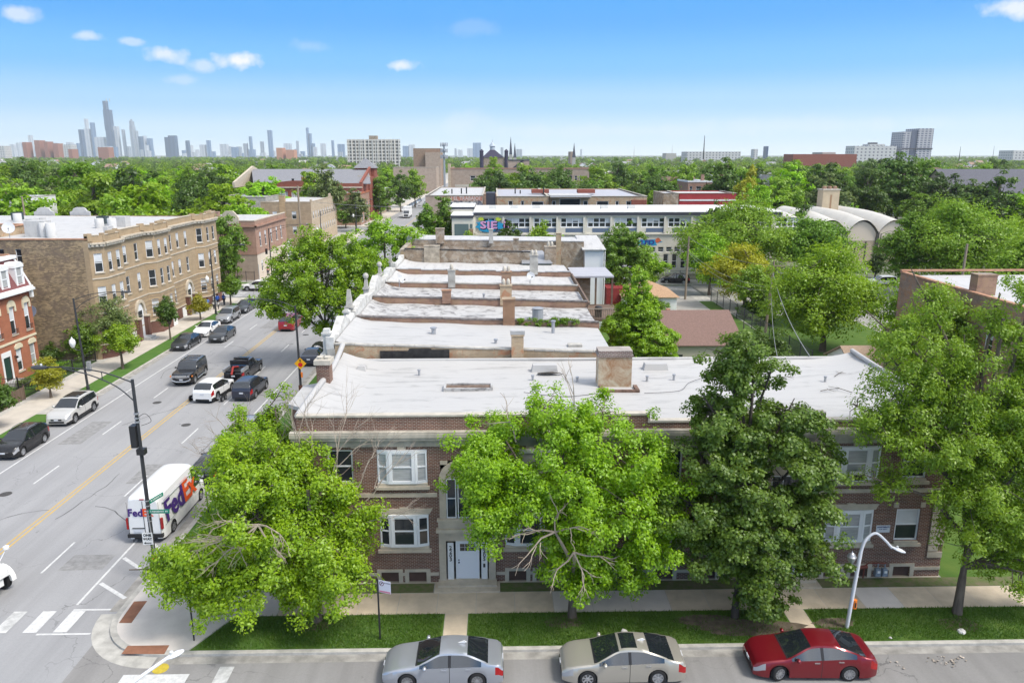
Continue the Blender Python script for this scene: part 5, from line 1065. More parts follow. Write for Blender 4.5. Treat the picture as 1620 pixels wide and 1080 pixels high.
for (x, z0) in [(715, 306), (730, 305), (738, 303), (815, 304), (823, 308), (860, 303)]: b = MB(); c = gy(x, z0, TY + 12); b.tube([(c.x, c.y, tz(311)), (c.x, c.y, c.z + 1.0)], .15, 6); b.build('vent_pipe', M_BLACK, t1 if x < 765 else t2)
for (x, lab) in [(855, 'left'), (928, 'right')]: b = MB(); c = gy(x, 303, TY + 14); b.box(c.x - 2, c.x + 2, c.y, c.y + 3, tz(311), c.z + .4); b.build('brick_chimney', B_SCHOOL, t2 if x < 900 else t3)
flat_block('brick_shop', 'low building with painted red upper wall and a white stripe, behind the school roof', 'building', gy(1075, 306, 200).x, gy(1165, 306, 200).x, 200, 215, gy(1100, 306, 200).z, mat('red painted brick', (.38, .045, .05), .75, var=.12, scale=.6), M_ROOF2); b = MB(); b.box(gy(1075, 317, 200).x, gy(1165, 317, 200).x, 199.9, 199.997, gy(1100, 318, 200).z, gy(1100, 315.5, 200).z); b.build('white_stripe', M_WPAINT, bpy.data.objects['brick_shop'])
flat_block('brick_shop', 'weathered plank-like brown wall building beside the red painted wall', 'building', gy(1050, 306, 199).x, gy(1074, 306, 199).x, 199, 212, gy(1060, 306, 199).z, B_BROWN, M_ROOFG)
for i, (xa, xb) in enumerate([(1088, 1116), (1118, 1146), (1148, 1162)]):
 Y2 = 236.0 + i * .4; zt_ = gy(xa, 288.5, Y2).z
 q = flat_block('row_house', ['pinkish brick row house with white cornice at the left end of the row', 'second pinkish brick row house with white cornice, between its two neighbours', 'narrow end of the pinkish row, partly behind the yellowish tree'][i], 'house', gy(xa, 300, Y2).x, gy(xb, 300, Y2).x, Y2, Y2 + 14, zt_, B_PINK if i < 2 else B_PALE, M_ROOF2, parm=M_WPAINT, capz=.5, wins=[(gy(xa + 3, 300, Y2).x, gy(xa + 7, 300, Y2).x, zt_ - 3, zt_ - 1.2)] + ([(gy(xa + 13, 300, Y2).x, gy(xa + 21, 300, Y2).x, zt_ - 3, zt_ - 1.2)] if i < 2 else []))
 chimney(q, gy(xb - 1, 290, Y2).x, Y2 + 3, .9, .9, zt_ - 1, zt_ + 2.2, B_PINK)
# big tan brick hall and others behind
HY = 300.0; hx = lambda x: gy(x, 280, HY).x; hz = lambda y: gy(800, y, HY).z
hall = flat_block('brick_hall', 'large windowless-looking tan brick hall with a raised gabled centre block', 'building', hx(712), hx(932), HY, HY + 30, hz(268), B_PALE, M_ROOFG, parm=B_PINK, capz=.6, wins=[(hx(x), hx(x + 8), hz(286), hz(278)) for x in (744, 765, 786)] + [(hx(x), hx(x + 4), hz(286), hz(278)) for x in (893, 901, 909, 917)])
b = MB(); b.slab([(hx(805), HY + 4, hz(269)), (hx(838), HY + 4, hz(269)), (hx(838), HY + 4, hz(254)), (hx(804), HY + 4, hz(254))], (0, 14, 0)); b.build('raised_block', B_PALE, hall); b = MB(); b.box(hx(804) - .2, hx(838) + .2, HY + 3.8, HY + 18, hz(254) + .003, hz(253)); b.slab([(hx(807), HY + 3.9, hz(269)), (hx(811), HY + 3.9, hz(269)), (hx(830), HY + 3.9, hz(254)), (hx(826), HY + 3.9, hz(254))], (0, -.3, 0)); b.build('dark_roof_edge', M_FASC, hall)
b = MB(); b.box(hx(709), hx(713), HY - 1, HY + 2, 0, hz(259)); b.build('corner_tower', B_CREAM, hall); b = MB(); b.box(hx(720), hx(932), HY - .25, HY - .003, hz(297), hz(292)); b.build('string_course', M_STONEC, hall)
flat_block('brick_tower', 'tall plain brown brick block standing above the trees left of the antenna mast', 'building', gy(654, 250, 520).x, gy(697, 250, 520).x, 520, 545, gy(670, 235, 520).z, brick('far brown brick', (.36, .24, .17), (.33, .22, .155), (.36, .27, .2)), M_ROOFG)
bt = bpy.data.objects['brick_tower']; b = MB(); b.box(gy(673, 250, 516).x, gy(697.2, 250, 516).x, 515, 519.9, 0, gy(670, 241, 516).z); b.build('front_bay', B_PALE, bt)
# red brick school with grey slate roof on the left
RY = 238.0; rx = lambda x, y=290: gy(x, y, RY).x; rzz = lambda y: gy(480, y, RY).z
rs = empty('school_building', 'deep red brick school with a long grey slate roof and a hipped corner tower', 'school', (0, 0, 0))
wh = [(rx(416 + 22 * k), rx(432 + 22 * k), rzz(316), rzz(303)) for k in range(6)]
b = MB(); wall_grid(b, (0, RY, 0), X_, -Y_, rx(405), rx(572), 0, rzz(290), wh, .25); b.poly([(rx(572), RY, 0), (rx(572), RY + 12, 0), (rx(572), RY + 12, rzz(290)), (rx(572), RY, rzz(290))]); b.slab([(rx(432), RY + .3, rzz(291)), (rx(522), RY + .3, rzz(291)), (rx(522), RY + .3, rzz(286)), (rx(460), RY + .3, rzz(286)), (rx(432), RY + .3, rzz(289))], (0, .5, 0)); b.build('wall', B_SCHOOL, rs)
for h in wh: window(rs, (0, RY, 0), X_, -Y_, *h, .2, mullions=4, fw=.12, lite=True, glass=M_BLIND)
b = MB(); b.box(rx(405), rx(573), RY - .3, RY - .003, rzz(297.5), rzz(295.5)); b.box(rx(405), rx(573), RY - .2, RY - .003, rzz(319), rzz(317)); b.build('stone_band', M_LIME, rs)
ya, yb, za, zb_ = RY + 3, RY + 22, rzz(292), gy(480, 268.5, RY + 22).z
b = MB(); b.slab([(gy(400, 280, ya).x, ya, za), (gy(586, 280, ya).x, ya, za), (gy(583, 268, yb).x, yb, zb_), (gy(398, 268, yb).x, yb, zb_)], (0, 0, .2)); b.slab([(gy(398, 268, yb).x, yb, zb_), (gy(583, 268, yb).x, yb, zb_), (gy(583, 268, yb).x, yb + 19, za), (gy(398, 268, yb).x, yb + 19, za)], (0, 0, .2)); b.build('roof', M_SHD if False else mat('grey slate', (.235, .235, .25), .85, var=.2, scale=2.5), rs)
for xx in (398, 584):
 X0 = gy(xx, 268, yb).x; b = MB(); b.slab([(X0, ya - 1, za - 1), (X0, yb + 20, za - 1), (X0, yb + 20, za + .6), (X0, yb, zb_ + 1.2), (X0, ya - 1, za + .6)], (.7, 0, 0)); b.build('gable_wall', M_LIME if xx < 500 else B_SCHOOL, rs)
cx_ = gy(579, 270, 262).x; b = MB(); b.box(cx_ - 3.2, cx_ + 3.2, 259, 265.4, 0, gy(579, 266, 259).z); b.build('tower', B_SCHOOL, rs); z0 = gy(579, 266, 259).z; b = MB(); b.box(cx_ - 3.7, cx_ + 3.7, 258.5, 265.9, z0 + .003, z0 + 3.0, (cx_ - .3, cx_ + .3, 262, 262.6)); b.build('tower_roof', mat('grey slate', (.235, .235, .25)), rs)
b = MB(); b.box(rx(556), rx(575), RY + 12, RY + 24, 0, rzz(282)); b.build('end_block', B_SCHOOL, rs); b = MB(); b.box(rx(555), rx(576), RY + 11.9, RY + 12.3, rzz(282) + .003, rzz(280)); b.build('end_coping', M_LIME, rs); chimney(rs, rx(475), RY + 5, 1.4, 1.2, 8, rzz(281), B_SCHOOL); chimney(rs, rx(457), RY + 5, .6, .6, 8, rzz(284), M_BLACKM)
# hall with barrel-vaulted white roof
VY = 150.0; vx = lambda x: gy(x, 345, VY).x; vz = lambda y: gy(1360, y, VY).z
vh = empty('vaulted_hall', 'tan brick hall with a scalloped white barrel-vaulted roof and tall brick flue', 'building', (0, 0, 0))
M_VB = brick('tan hall brick', (.47, .38, .27), (.43, .345, .24), (.45, .38, .29), grime=.12)
bays = [vx(1290) - .0 - 6.0, vx(1290), vx(1341), vx(1391), vx(1441)]
zs, zt_ = vz(368), vz(350.5)
b = MB(); b.box(bays[0], bays[-1], VY, VY + 24, 0, vz(381)); b.build('wall', M_VB, vh)
b = MB()
for i in range(1, 4):
 xa, xb = bays[i], bays[i + 1]; n = 12; b.slab([(xa + .35, VY - .05, vz(380.9))] + [(xa + .35 + (xb - xa - .7) * q / n, VY - .05, zs + (zt_ - zs) * math.sin(math.pi * q / n) ** .8) for q in range(n + 1)] + [(xb - .35, VY - .05, vz(380.9))], (0, .3, 0))
b.build('lunettes', mat('pale pink infill', (.60, .52, .43), .8), vh)
b = MB(); nb = 12; L_ = 26
prof = []
for i in range(0, 4):
 xa, xb = bays[i], bays[i + 1]
 prof += [(xa + (xb - xa) * q / nb, zs + (zt_ - zs + .35) * abs(math.sin(math.pi * q / nb)) ** .8) for q in range(nb)]
prof.append((bays[4], zs)); ny = 14; base = len(b.v)
for j in range(ny + 1):
 yy = VY - .5 + L_ * j / ny; up = 1.1 * math.sin(math.pi * min(1, j / ny * 1.6) * .5)
 for (x, z) in prof: b.v.append((x, yy, z + up))
m_ = len(prof)
for j in range(ny):
 for q in range(m_ - 1): a = j * m_ + q; b.f.append((a, a + 1, a + m_ + 1, a + m_))
b.build('roof', mat('white shell roof', (.58, .55, .49), .6, var=.08, scale=.5), vh, 50)
b = MB()
for i in range(1, 5): b.box(bays[i] - .3, bays[i] + .3, VY - .3, VY - .06, 0, zs + .2)
for i in range(2, 5):
 for k in (.33, .66): xq = bays[i - 1] + (bays[i] - bays[i - 1]) * k; b.box(xq - .12, xq + .12, VY - .08, VY - .003, .3, vz(382))
b.build('dark_strips', mat('dark window strip', (.07, .065, .06), .4), vh)
fl = empty('flue', 'tall tan brick flue tower with clay pots rising behind the vaulted hall', 'chimney', (0, 0, 0)); FYy = 172.0
x0, x1 = gy(1300, 330, FYy).x, gy(1326, 330, FYy).x; zt2 = gy(1310, 301, FYy).z; b = MB(); b.box(x0, x1, FYy, FYy + 3, 0, zt2); b.build('shaft', mat('tan flue brick', (.52, .42, .29), .85, var=.1, scale=.6), fl); b = MB(); b.box(x0 - .15, x1 + .15, FYy - .15, FYy + 3.15, zt2 + .002, zt2 + .25); b.build('cap', M_STONEC, fl)
for k in range(3): b = MB(); b.lathe([(.45, 0), (.5, .3), (.4, .6)], (x0 + .8 + 1.2 * k, FYy + 1.5, zt2 + .25), 10); b.build('flue_pot', B_RED, fl)
b = MB(); b.box((x0 + x1) / 2 - .2, (x0 + x1) / 2 + .2, FYy - .02, FYy - .003, 4, zt2 - 1); b.build('ladder', mat('rust stain ladder', (.32, .2, .12), .8), fl)
# three-storey brick building on the right edge
rb_ = empty('apartment_building', 'old pinkish brick building at the right edge, its side wall behind the willowy tree', 'building', (0, 0, 0))
BX, BY0, BY1, BZ = 38.6, 36.5, 71.0, 9.9
hs_ = [(6.0, 7.0, 4.6, 7.0), (10.5, 11.5, 1.2, 3.4), (13, 14, 5.2, 7.4), (17, 18, 1.6, 3.6), (20, 21, 5.2, 7.4), (26.5, 27.5, 5.2, 7.4), (27, 28, 1.6, 3.6)]
b = MB(); wall_grid(b, (BX, BY0, 0), Y_, -X_, 0, BY1 - BY0, 0, BZ, hs_, .2); b.box(BX + .21, BX + 22, BY0, BY1, 0, BZ - .4); b.build('wall', brick('pinkish common brick', (.40, .22, .155), (.27, .15, .11), (.40, .34, .28), grime=.3, patch=(.40, .20, .11), patch_amt=.4), rb_)
for h in hs_: window(rb_, (BX, BY0, 0), Y_, -X_, *h, .16, sill=M_LIME, blind=.3)
b = MB(); b.box(BX - .08, BX + .35, BY0, BY1, BZ + .002, BZ + .14); b.box(BX - .08, BX + 22, BY1 - .35, BY1 + .05, BZ + .142, BZ + .3); b.build('coping', M_COPING, rb_); b = MB(); b.poly([(BX + .36, BY0, BZ - .2), (BX + 22, BY0, BZ - .2), (BX + 22, BY1 - .36, BZ - .2), (BX + .36, BY1 - .36, BZ - .2)]); b.build('roof', M_ROOF2, rb_); chimney(rb_, BX + 1.2, 60.5, 1.6, 1.0, 9, 11.3, B_RED)
# houses peeping out of the trees
def px_house(lab, x, ybase, Y, w_, ze, zr, wm, rm, axis='y', dep=11):
 c = gy(x, ybase, Y); return gable(lab, c.x - w_ / 2, c.x + w_ / 2, Y, Y + dep, ze, zr, wm, rm, axis, 'house', 'house')
hs = px_house('white gabled house with tan roof among the dark trees on the right', 1470, 283, 260, 13, 8, gy(1470, 266, 260).z, M_WPAINT, M_SHB, 'x'); b = MB(); b.box(2, 3.2, -5.54, -5.505, 4, 6); b.build('window', M_GLASS, hs)
px_house('grey gabled house by the pinkish row, pale gable to the front', 1225, 290, 245, 11, 8.5, gy(1225, 278, 245).z, mat('grey clapboard', (.5, .5, .5), .7), M_SHG, 'y'); px_house('grey gabled house with steep roof further right of the pinkish row', 1240, 285, 285, 14, 9, gy(1240, 272, 285).z, M_WPAINT, M_SHG, 'x')
flat_block('white_house', 'white-walled flat-roofed house in front of the grey gabled houses', 'house', gy(1238, 310, 215).x, gy(1274, 310, 215).x, 215, 228, gy(1250, 297, 215).z, mat('off-white wall', (.62, .62, .62), .7), M_ROOFG)
px_house('brown brick gabled house end among trees, left of the dark round tree', 970, 285, 330, 9, 9, gy(970, 273, 330).z, B_RED, M_SHB, 'y'); px_house('pale house with a shingled gable above the pinkish row', 1078, 290, 262, 11, 9.5, gy(1078, 281, 262).z, M_WPAINT, M_SHB, 'x')
px_house('house with a great dark slate roof at the far right edge', 1600, 320, 200, 26, 6.5, gy(1600, 268, 214).z, B_PALE, M_SHD, 'x', 28)
flat_block('brick_shop', 'long low pinkish brick building behind the avenue trees, left of the brick hall', 'building', gy(622, 270, 420).x, gy(690, 270, 420).x, 420, 440, gy(650, 265, 420).z, B_PALE, M_ROOFG)
flat_block('stone_house', 'pale stone row house tops seen among trees behind the buff apartment building', 'house', gy(345, 312, 190).x, gy(420, 312, 190).x, 190, 205, gy(380, 312, 190).z, M_GREYST, M_ROOFG)
flat_block('white_house', 'white house wall glimpsed through trees above the far end of the apartment roof', 'house', gy(-20, 315, 140).x, gy(28, 315, 140).x, 140, 152, gy(10, 314, 140).z, M_WPAINT, M_ROOFG)
# ------------------------------------------------------------------ far city
def win_mat(name, wall, glass, px=4.0, pz=3.6, wx=.6, wz=.55, rough=.5):
 """a facade of regular windows"""
 if name in MATS: return MATS[name]
 m = bpy.data.materials.new(name); m.use_nodes = True; MATS[name] = m; t = NT(m.node_tree); b = t.n['Principled BSDF']; b.inputs['Roughness'].default_value = rough
 s = t.new('ShaderNodeSeparateXYZ'); t.l.new(t.pos(), s.inputs[0]); u = t.math('ADD', s.outputs[0], s.outputs[1])
 a = t.math('LESS_THAN', t.math('FRACT', t.math('DIVIDE', u, px)), wx); c = t.math('LESS_THAN', t.math('FRACT', t.math('DIVIDE', s.outputs[2], pz)), wz)
 t.l.new(t.mix(t.math('MULTIPLY', a, c), wall, glass), b.inputs['Base Color']); return m
W1 = win_mat('white grid facade', (.62, .58, .52), (.10, .09, .08), 4.6, 4.6, .72, .6); W2 = win_mat('grey grid facade', (.45, .44, .46), (.12, .13, .18), 7.5, 4.2, .6, .55); W3 = win_mat('pale grid facade', (.55, .54, .52), (.15, .15, .17), 8.0, 6.0, .4, .45)
# white apartment slab
AY = 1100.0
e = empty('apartment_block', 'wide white grid-fronted apartment slab with a rooftop box, left of centre on the horizon', 'building', (0, 0, 0)); x0, x1, zt = gy(550, 240, AY).x, gy(631, 240, AY).x, gy(590, 220.5, AY).z
b = MB(); b.box(x0, x1, AY, AY + 20, 0, zt); b.build('wall', W1, e); xm = gy(590, 220, AY).x; b = MB(); b.box(xm - 6, xm + 5, AY + 3, AY + 15, zt, zt + 5); b.build('roof_box', B_BROWN, e)
b = MB()
for k in range(13): xx = x0 + (x1 - x0) * k / 12; b.box(xx - .5, xx + .5, AY - .8, AY - .01, 0, zt)
b.build('fins', mat('pale concrete fins', (.66, .63, .58), .8), e)
HYy = 1500.0
e = empty('hospital_block', 'wide pale institutional block with stepped top on the right of the horizon', 'building', (0, 0, 0)); g = lambda x, y, Y=HYy: gy(x, y, Y)
b = MB(); b.box(g(1352, 240).x, g(1418, 240).x, HYy, HYy + 40, 0, g(1380, 231).z); b.box(g(1375, 240).x, g(1400, 240).x, HYy + 2, HYy + 30, g(1380, 231).z, g(1380, 228).z); b.build('wall', W3, e); b = MB(); b.box(g(1380, 230).x, g(1390, 230).x, HYy + 5, HYy + 20, g(1380, 228).z, g(1380, 225.5).z); b.build('roof_plant', M_FASC, e)
e = empty('office_tower', 'grey square tower block with dark window columns on the right of the horizon', 'building', (0, 0, 0))
b = MB(); b.box(g(1426, 240).x, g(1448, 240).x, HYy, HYy + 45, 0, g(1435, 208.5).z); b.box(g(1448, 240).x + .1, g(1472, 240).x, HYy - 3, HYy + 45, 0, g(1460, 203.5).z); b.build('wall', W2, e); b = MB(); b.box(g(1439, 240).x, g(1448, 240).x, HYy - 1, HYy - .1, 20, g(1440, 206).z); b.build('window_column', mat('grey window column', (.12, .13, .18), .4), e); b = MB(); b.box(g(1426, 240).x - 1, g(1472, 240).x + 1, HYy - 4, HYy - 3.1, g(1440, 236.5).z, g(1440, 234.5).z); b.build('dark_band', M_FASC, e)
def far_box(name, lab, cat, x0, x1, ytop, Y, m, dep=30, grp=None, base=0):
 ym = (ytop + 245) / 2; a, c = gy(x0, ym, Y).x, gy(x1, ym, Y).x; c_ = gy(x1, ym, Y + dep).x; a_ = gy(x0, ym, Y + dep).x
 if x1 < 780 and c_ > a + (c - a) * .35: c = c_
 elif x1 < 780: c = a + (c - a) * .6
 if x0 > 840: a = min(a_, c - (c - a) * .5)
 b = MB(); b.box(a, c, Y, Y + dep, base, gy((x0 + x1) / 2, ytop, Y).z); o = b.build(name, m); tag(o, lab, cat, grp); return o
far_box('warehouse', 'long low red brick warehouse on the right horizon', 'warehouse', 1240, 1356, 244, 900, B_SCHOOL); far_box('warehouse', 'grey rooftop storey above the long red warehouse', 'warehouse', 1285, 1322, 241, 930, M_GREYST)
far_box('warehouse', 'long low white factory shed below the tall thin mast', 'warehouse', 1078, 1172, 240, 1900, W3, 60); far_box('warehouse', 'grey low block left of the white factory shed', 'warehouse', 1048, 1070, 242.5, 1900, M_GREYST, 40)
far_box('office_tower', 'small dark slab tower on the horizon right of the mast', 'tower', 1210, 1215.5, 231.5, 2400, mat('dark blue glass', (.05, .08, .16), .3)); far_box('office_block', 'pale low block at the far right end of the horizon', 'building', 1582, 1625, 238, 1700, W3, 50); far_box('office_block', 'pale block left of the dark slab tower on the horizon', 'building', 1188, 1199, 236, 2400, W3)
# masts and spires
def mast(lab, x, ytop, Y, r0, m=M_BLACKM, name='radio_mast'):
 c = gy(x, 246, Y); zt = gy(x, ytop, Y).z; b = MB(); b.tube([(c.x, Y, 0), (c.x, Y, zt * .6), (c.x, Y, zt)], [r0, r0 * .6, r0 * .3], 6); o = b.build(name, m); tag(o, lab, 'mast'); return o
mast('tall thin mast rising from the white factory shed', 1113, 214.5, 1850, 1.9); mast('faint thin mast left of the white factory shed', 1063, 229, 2600, 1.0, M_GREYST); mast('very faint mast above the trees right of the spires', 1003, 231, 2600, 1.0, M_GREYST); mast('short mast on the horizon near the right edge', 1518, 232, 1500, 1.0); mast('slim mast with an antenna head just right of the grey tower', 1571, 231, 1500, .6)
c = gy(703, 262, 480); zt = gy(703, 226, 480).z; e = empty('antenna_mast', 'lattice antenna mast with clustered panels beside the plain brown block', 'mast', (c.x, 480, 0)); b = MB(); b.tube([(0, 0, 0), (0, 0, zt)], [.8, .45], 6); b.build('pole', M_GALV, e); b = MB()
for k in range(3):
 z = zt - 1.2 - 3.6 * k; b.lathe([(1.9, 0), (1.9, .15)], (0, 0, z), 10)
 for q in range(6): a = q * math.pi / 3 + k; b.box(2.0 * math.cos(a) - .3, 2.0 * math.cos(a) + .3, 2.0 * math.sin(a) - .3, 2.0 * math.sin(a) + .3, z - 1, z + 1.2)
b.build('panels', mat('pale antenna panels', (.4, .42, .45), .5), e)
# church with dark hipped dome-like roof and turrets, spires behind
CY_ = 620.0; q_ = lambda x, y: gy(x, y, CY_); e = empty('church', 'church with a great dark pyramidal roof, pale lantern and small turrets on the horizon', 'church', (0, 0, 0)); cx_ = q_(779, 250).x
b = MB(); b.box(q_(764, 250).x, q_(800, 250).x, CY_, CY_ + 20, 0, q_(779, 249).z); b.build('wall', B_BROWN, e); b = MB(); b.box(q_(763, 250).x, q_(797, 250).x, CY_ - .5, CY_ + 20, q_(779, 249).z, q_(779, 237).z, (cx_ - 1.8, cx_ + 1.8, CY_ + 8, CY_ + 12)); b.build('roof', mat('dark purple slate', (.045, .04, .07), .8), e)
b = MB(); z0 = q_(779, 237).z; b.lathe([(2.0, 0), (2.0, 2.6), (2.6, 2.8), (1.5, 4.6), (.4, 6), (.15, 8)], (cx_, CY_ + 10, z0), 10); b.build('lantern', mat('pale blue grey lantern', (.45, .5, .55), .6), e)
for x in (762, 801): c = q_(x, 250); b = MB(); b.lathe([(1.5, 0), (1.5, q_(x, 240).z), (1.9, q_(x, 239.5).z), (.3, q_(x, 236).z)], (c.x, CY_, 0), 8); b.build('turret', mat('dark purple slate', (.045, .04, .07)), e)
for (x, yt, lab) in [(808, 216.5, 'taller of the twin thin church spires right of the dark church'), (814.5, 226.5, 'shorter of the twin thin church spires right of the dark church'), (908, 226, 'lone dark church spire above the trees, well right of the twin spires')]:
 Y = 950.0; c = gy(x, 246, Y); zt = gy(x, yt, Y).z; e = empty('church_spire', lab, 'spire', (c.x, Y, 0)); b = MB(); b.box(-1.9, 1.9, -1.9, 1.9, 0, zt * .5); b.build('tower', M_GREYST, e); b = MB(); b.box(-1.9, 1.9, -1.9, 1.9, zt * .5 + .01, zt, (-.1, .1, -.1, .1)); b.build('spire', mat('dark blue slate', (.07, .075, .1), .8), e)
far_box('brick_block', 'low tan block at the foot of the lone spire', 'building', 899, 907, 240, 960, B_PALE)
# the hazy downtown skyline
SK = 6400.0
G_BLUE = win_mat('blue tower glass', (.17, .26, .40), (.09, .16, .28), 30, 9, .6, .6); G_DARK = win_mat('hazed dark tower glass', (.07, .115, .20), (.04, .07, .13), 28, 8, .5, .5); G_GREY = win_mat('grey tower stone', (.36, .39, .43), (.18, .22, .27), 26, 9, .55, .5); G_PALE = win_mat('pale tower stone', (.55, .57, .6), (.32, .35, .4), 26, 9, .5, .5)  # tower colours shifted toward pale blue, painting in part of the distance haze
def tower(lab, x0, x1, yt, m, Y=SK, name='skyscraper', grp=None, tiers=None):
 e_ = None
 if not tiers: return far_box(name, lab, 'skyscraper', x0, x1, yt, Y, m, 45, grp)
 e_ = empty(name, lab, 'skyscraper', (0, 0, 0), 0, grp); zb = 0
 for i, (a, c, y) in enumerate(tiers):
  zt = gy((a + c) / 2, y, Y).z; d = 26 - 3 * i; b = MB(); b.box(gy(a, 200, Y - d).x, gy(c, 200, Y + d).x, Y - d, Y + d, zb, zt); b.build('tier', m, e_); zb = zt + .02
 return e_
st = tower('tallest dark stepped tower of the skyline', 165, 182, 157, G_DARK, tiers=[(166, 182, 206), (165.5, 180.5, 174), (166.5, 175.5, 160)])
for x in (168.5, 173.5): c = gy(x, 160, SK); b = MB(); b.tube([(c.x, SK, gy(x, 161, SK).z), (c.x, SK, gy(x, 156, SK).z)], [4, 2], 6); b.build('antenna', M_GREYST, st)
tower('pale tall tower right of the stepped tower, with a narrow crown', 204, 214, 190, G_GREY, tiers=[(204, 214, 200), (205, 213, 192), (207, 210, 189)])
big_ = [(126, 133, 205, G_DARK, 'dark slim tower left of the stepped tower'), (134, 147, 204, G_PALE, 'pale broad tower with a flat top beside the dark slim tower'), (136, 143, 188, G_PALE, 'faint pale tower rising behind the broad flat-topped one'), (145, 153, 194, G_BLUE, 'blue tower with a sloping top left of the stepped tower'), (176, 191, 200, G_PALE, 'pale broad tower overlapping the foot of the stepped tower'), (150, 170, 217, G_PALE, 'low pale broad block before the stepped tower'), (194, 197, 205, G_GREY, 'thin grey tower between the stepped and the crowned tower'), (214, 218.5, 207, G_GREY, 'thin grey tower touching the crowned tower'),
  (220, 226, 216, G_DARK, 'dark narrow block right of the crowned tower'), (226, 232, 215, G_PALE, 'pale block paired with a dark narrow one'), (233, 243, 219, G_BLUE, 'blue block right of the paired blocks'), (261, 272, 217, G_DARK, 'shorter of the two joined dark blocks'), (267, 282, 214.5, G_DARK, 'taller of the two joined dark blocks'), (294, 299.5, 222.5, G_DARK, 'dark narrow block with a low pale neighbour'), (294, 306, 230, G_PALE, 'low pale block before a dark narrow one'), (327, 334.5, 222, G_BLUE, 'blue arched-top tower among low pale blocks'), (316, 327, 229, G_PALE, 'pale low block left of the arched-top tower'), (348, 362, 228, G_PALE, 'pale broad low block right of the arched-top tower'),
  (394.5, 400, 216, G_BLUE, 'slim blue tower, lower of the two slim towers'), (424, 432, 206, G_BLUE, 'tall slim blue-grey tower standing alone'), (412, 418, 224, G_GREY, 'grey round-topped tower by the slim towers'), (366, 378, 233, G_BLUE, 'low blue grey block in the middle of the skyline'), (385, 393, 227, G_GREY, 'grey dome-topped low block'),
  (485, 489.5, 202, G_BLUE, 'tallest of the blue cluster of slender towers'), (489.5, 494, 211, G_BLUE, 'middle one of the blue cluster of slender towers'), (494, 499, 227, G_BLUE, 'lowest of the blue cluster of slender towers'), (469, 473, 223, G_GREY, 'grey narrow tower left of the blue cluster'), (524.5, 529, 222, G_BLUE, 'blue narrow tower before the white slab'), (507, 516, 227, G_PALE, 'pale block right of the blue cluster'), (534, 546, 228, G_BLUE, 'blue low block touching the white slab'), (449, 462, 227, G_PALE, 'pale block behind the orange brick blocks'), (637, 647, 231, G_BLUE, 'pale blue block right of the white slab, left of two'), (647, 657, 229, G_PALE, 'pale block right of the white slab, right of two'), (748, 761, 226, G_BLUE, 'blue glass tower near the middle of the horizon'), (739, 748, 235, G_PALE, 'pale low block left of the blue glass tower'), (792, 796.5, 233.5, G_GREY, 'grey narrow block behind the dark church'), (817, 826, 236, G_GREY, 'grey low block right of the twin spires'), (719, 722.5, 235, G_GREY, 'grey thin block right of the antenna mast'), (724, 732, 237, G_PALE, 'pale thin block right of the antenna mast'), (918, 921, 236, G_PALE, 'tiny pale block right of the lone spire'), (46, 54, 214, G_PALE, 'faint pale block at the left end of the skyline')]
for (x0, x1, yt, m, lab) in big_: tower(lab, x0, x1, yt, m, SK - 500 * (m is G_DARK) + 900 * ('faint' in lab))
r_ = random.Random(21)
for k in range(70):
 x = 2 + 590 * r_.random() ** 1.35; w_ = 5 + 9 * r_.random(); tower('low pale or grey building in the hazy base of the skyline', x, x + w_, 225 + 14 * r_.random() ** .8 + (6 if x > 250 else 0), (G_PALE, G_GREY, G_BLUE, G_PALE)[k % 4], SK - 700 + 20 * k, 'city_block', 'low buildings at the foot of the skyline')
for (x0, x1, yt, Y, m, lab) in [(36, 52, 225, 3000, brick('far red brick', (.40, .18, .13), (.36, .16, .115), (.4, .22, .17)), 'red brick block at the left end of the skyline, leftmost of the brick group'), (55, 69, 222, 3010, 'x', 'red brick block with a taller top in the brick group'), (70, 80, 224, 3000, 'x', 'red brick block next to the taller brick one'), (84, 97, 227, 3000, 'x', 'dark red brick block at the right of the brick group'), (-5, 18, 231, 2900, 'p', 'low white long block at the left edge of the skyline'), (100, 122, 229, 2900, 'p', 'low white broad block right of the brick group'), (108, 118, 236, 2700, 'x', 'small brick block before the white broad block'), (437, 452, 234, 2500, 'o', 'orange brick block left of the white slab'), (452, 470, 237, 2500, 'o', 'lower orange brick block left of the white slab'), (155, 180, 233, 2900, 'x', 'reddish low block below the stepped tower')]:
 far_box('brick_block' if m != 'p' else 'white_block', lab, 'building', x0, x1, yt, Y, MATS['far red brick'] if m == 'x' else (W3 if m == 'p' else (mat('far orange brick', (.5, .25, .16), .8) if m == 'o' else m)), 40)
# low roofs scattered in the far green
M_RF = [mat('far roof pale', (.42, .41, .39), .8), mat('far roof brown', (.30, .20, .15), .8), mat('far roof grey', (.28, .28, .28), .8)]
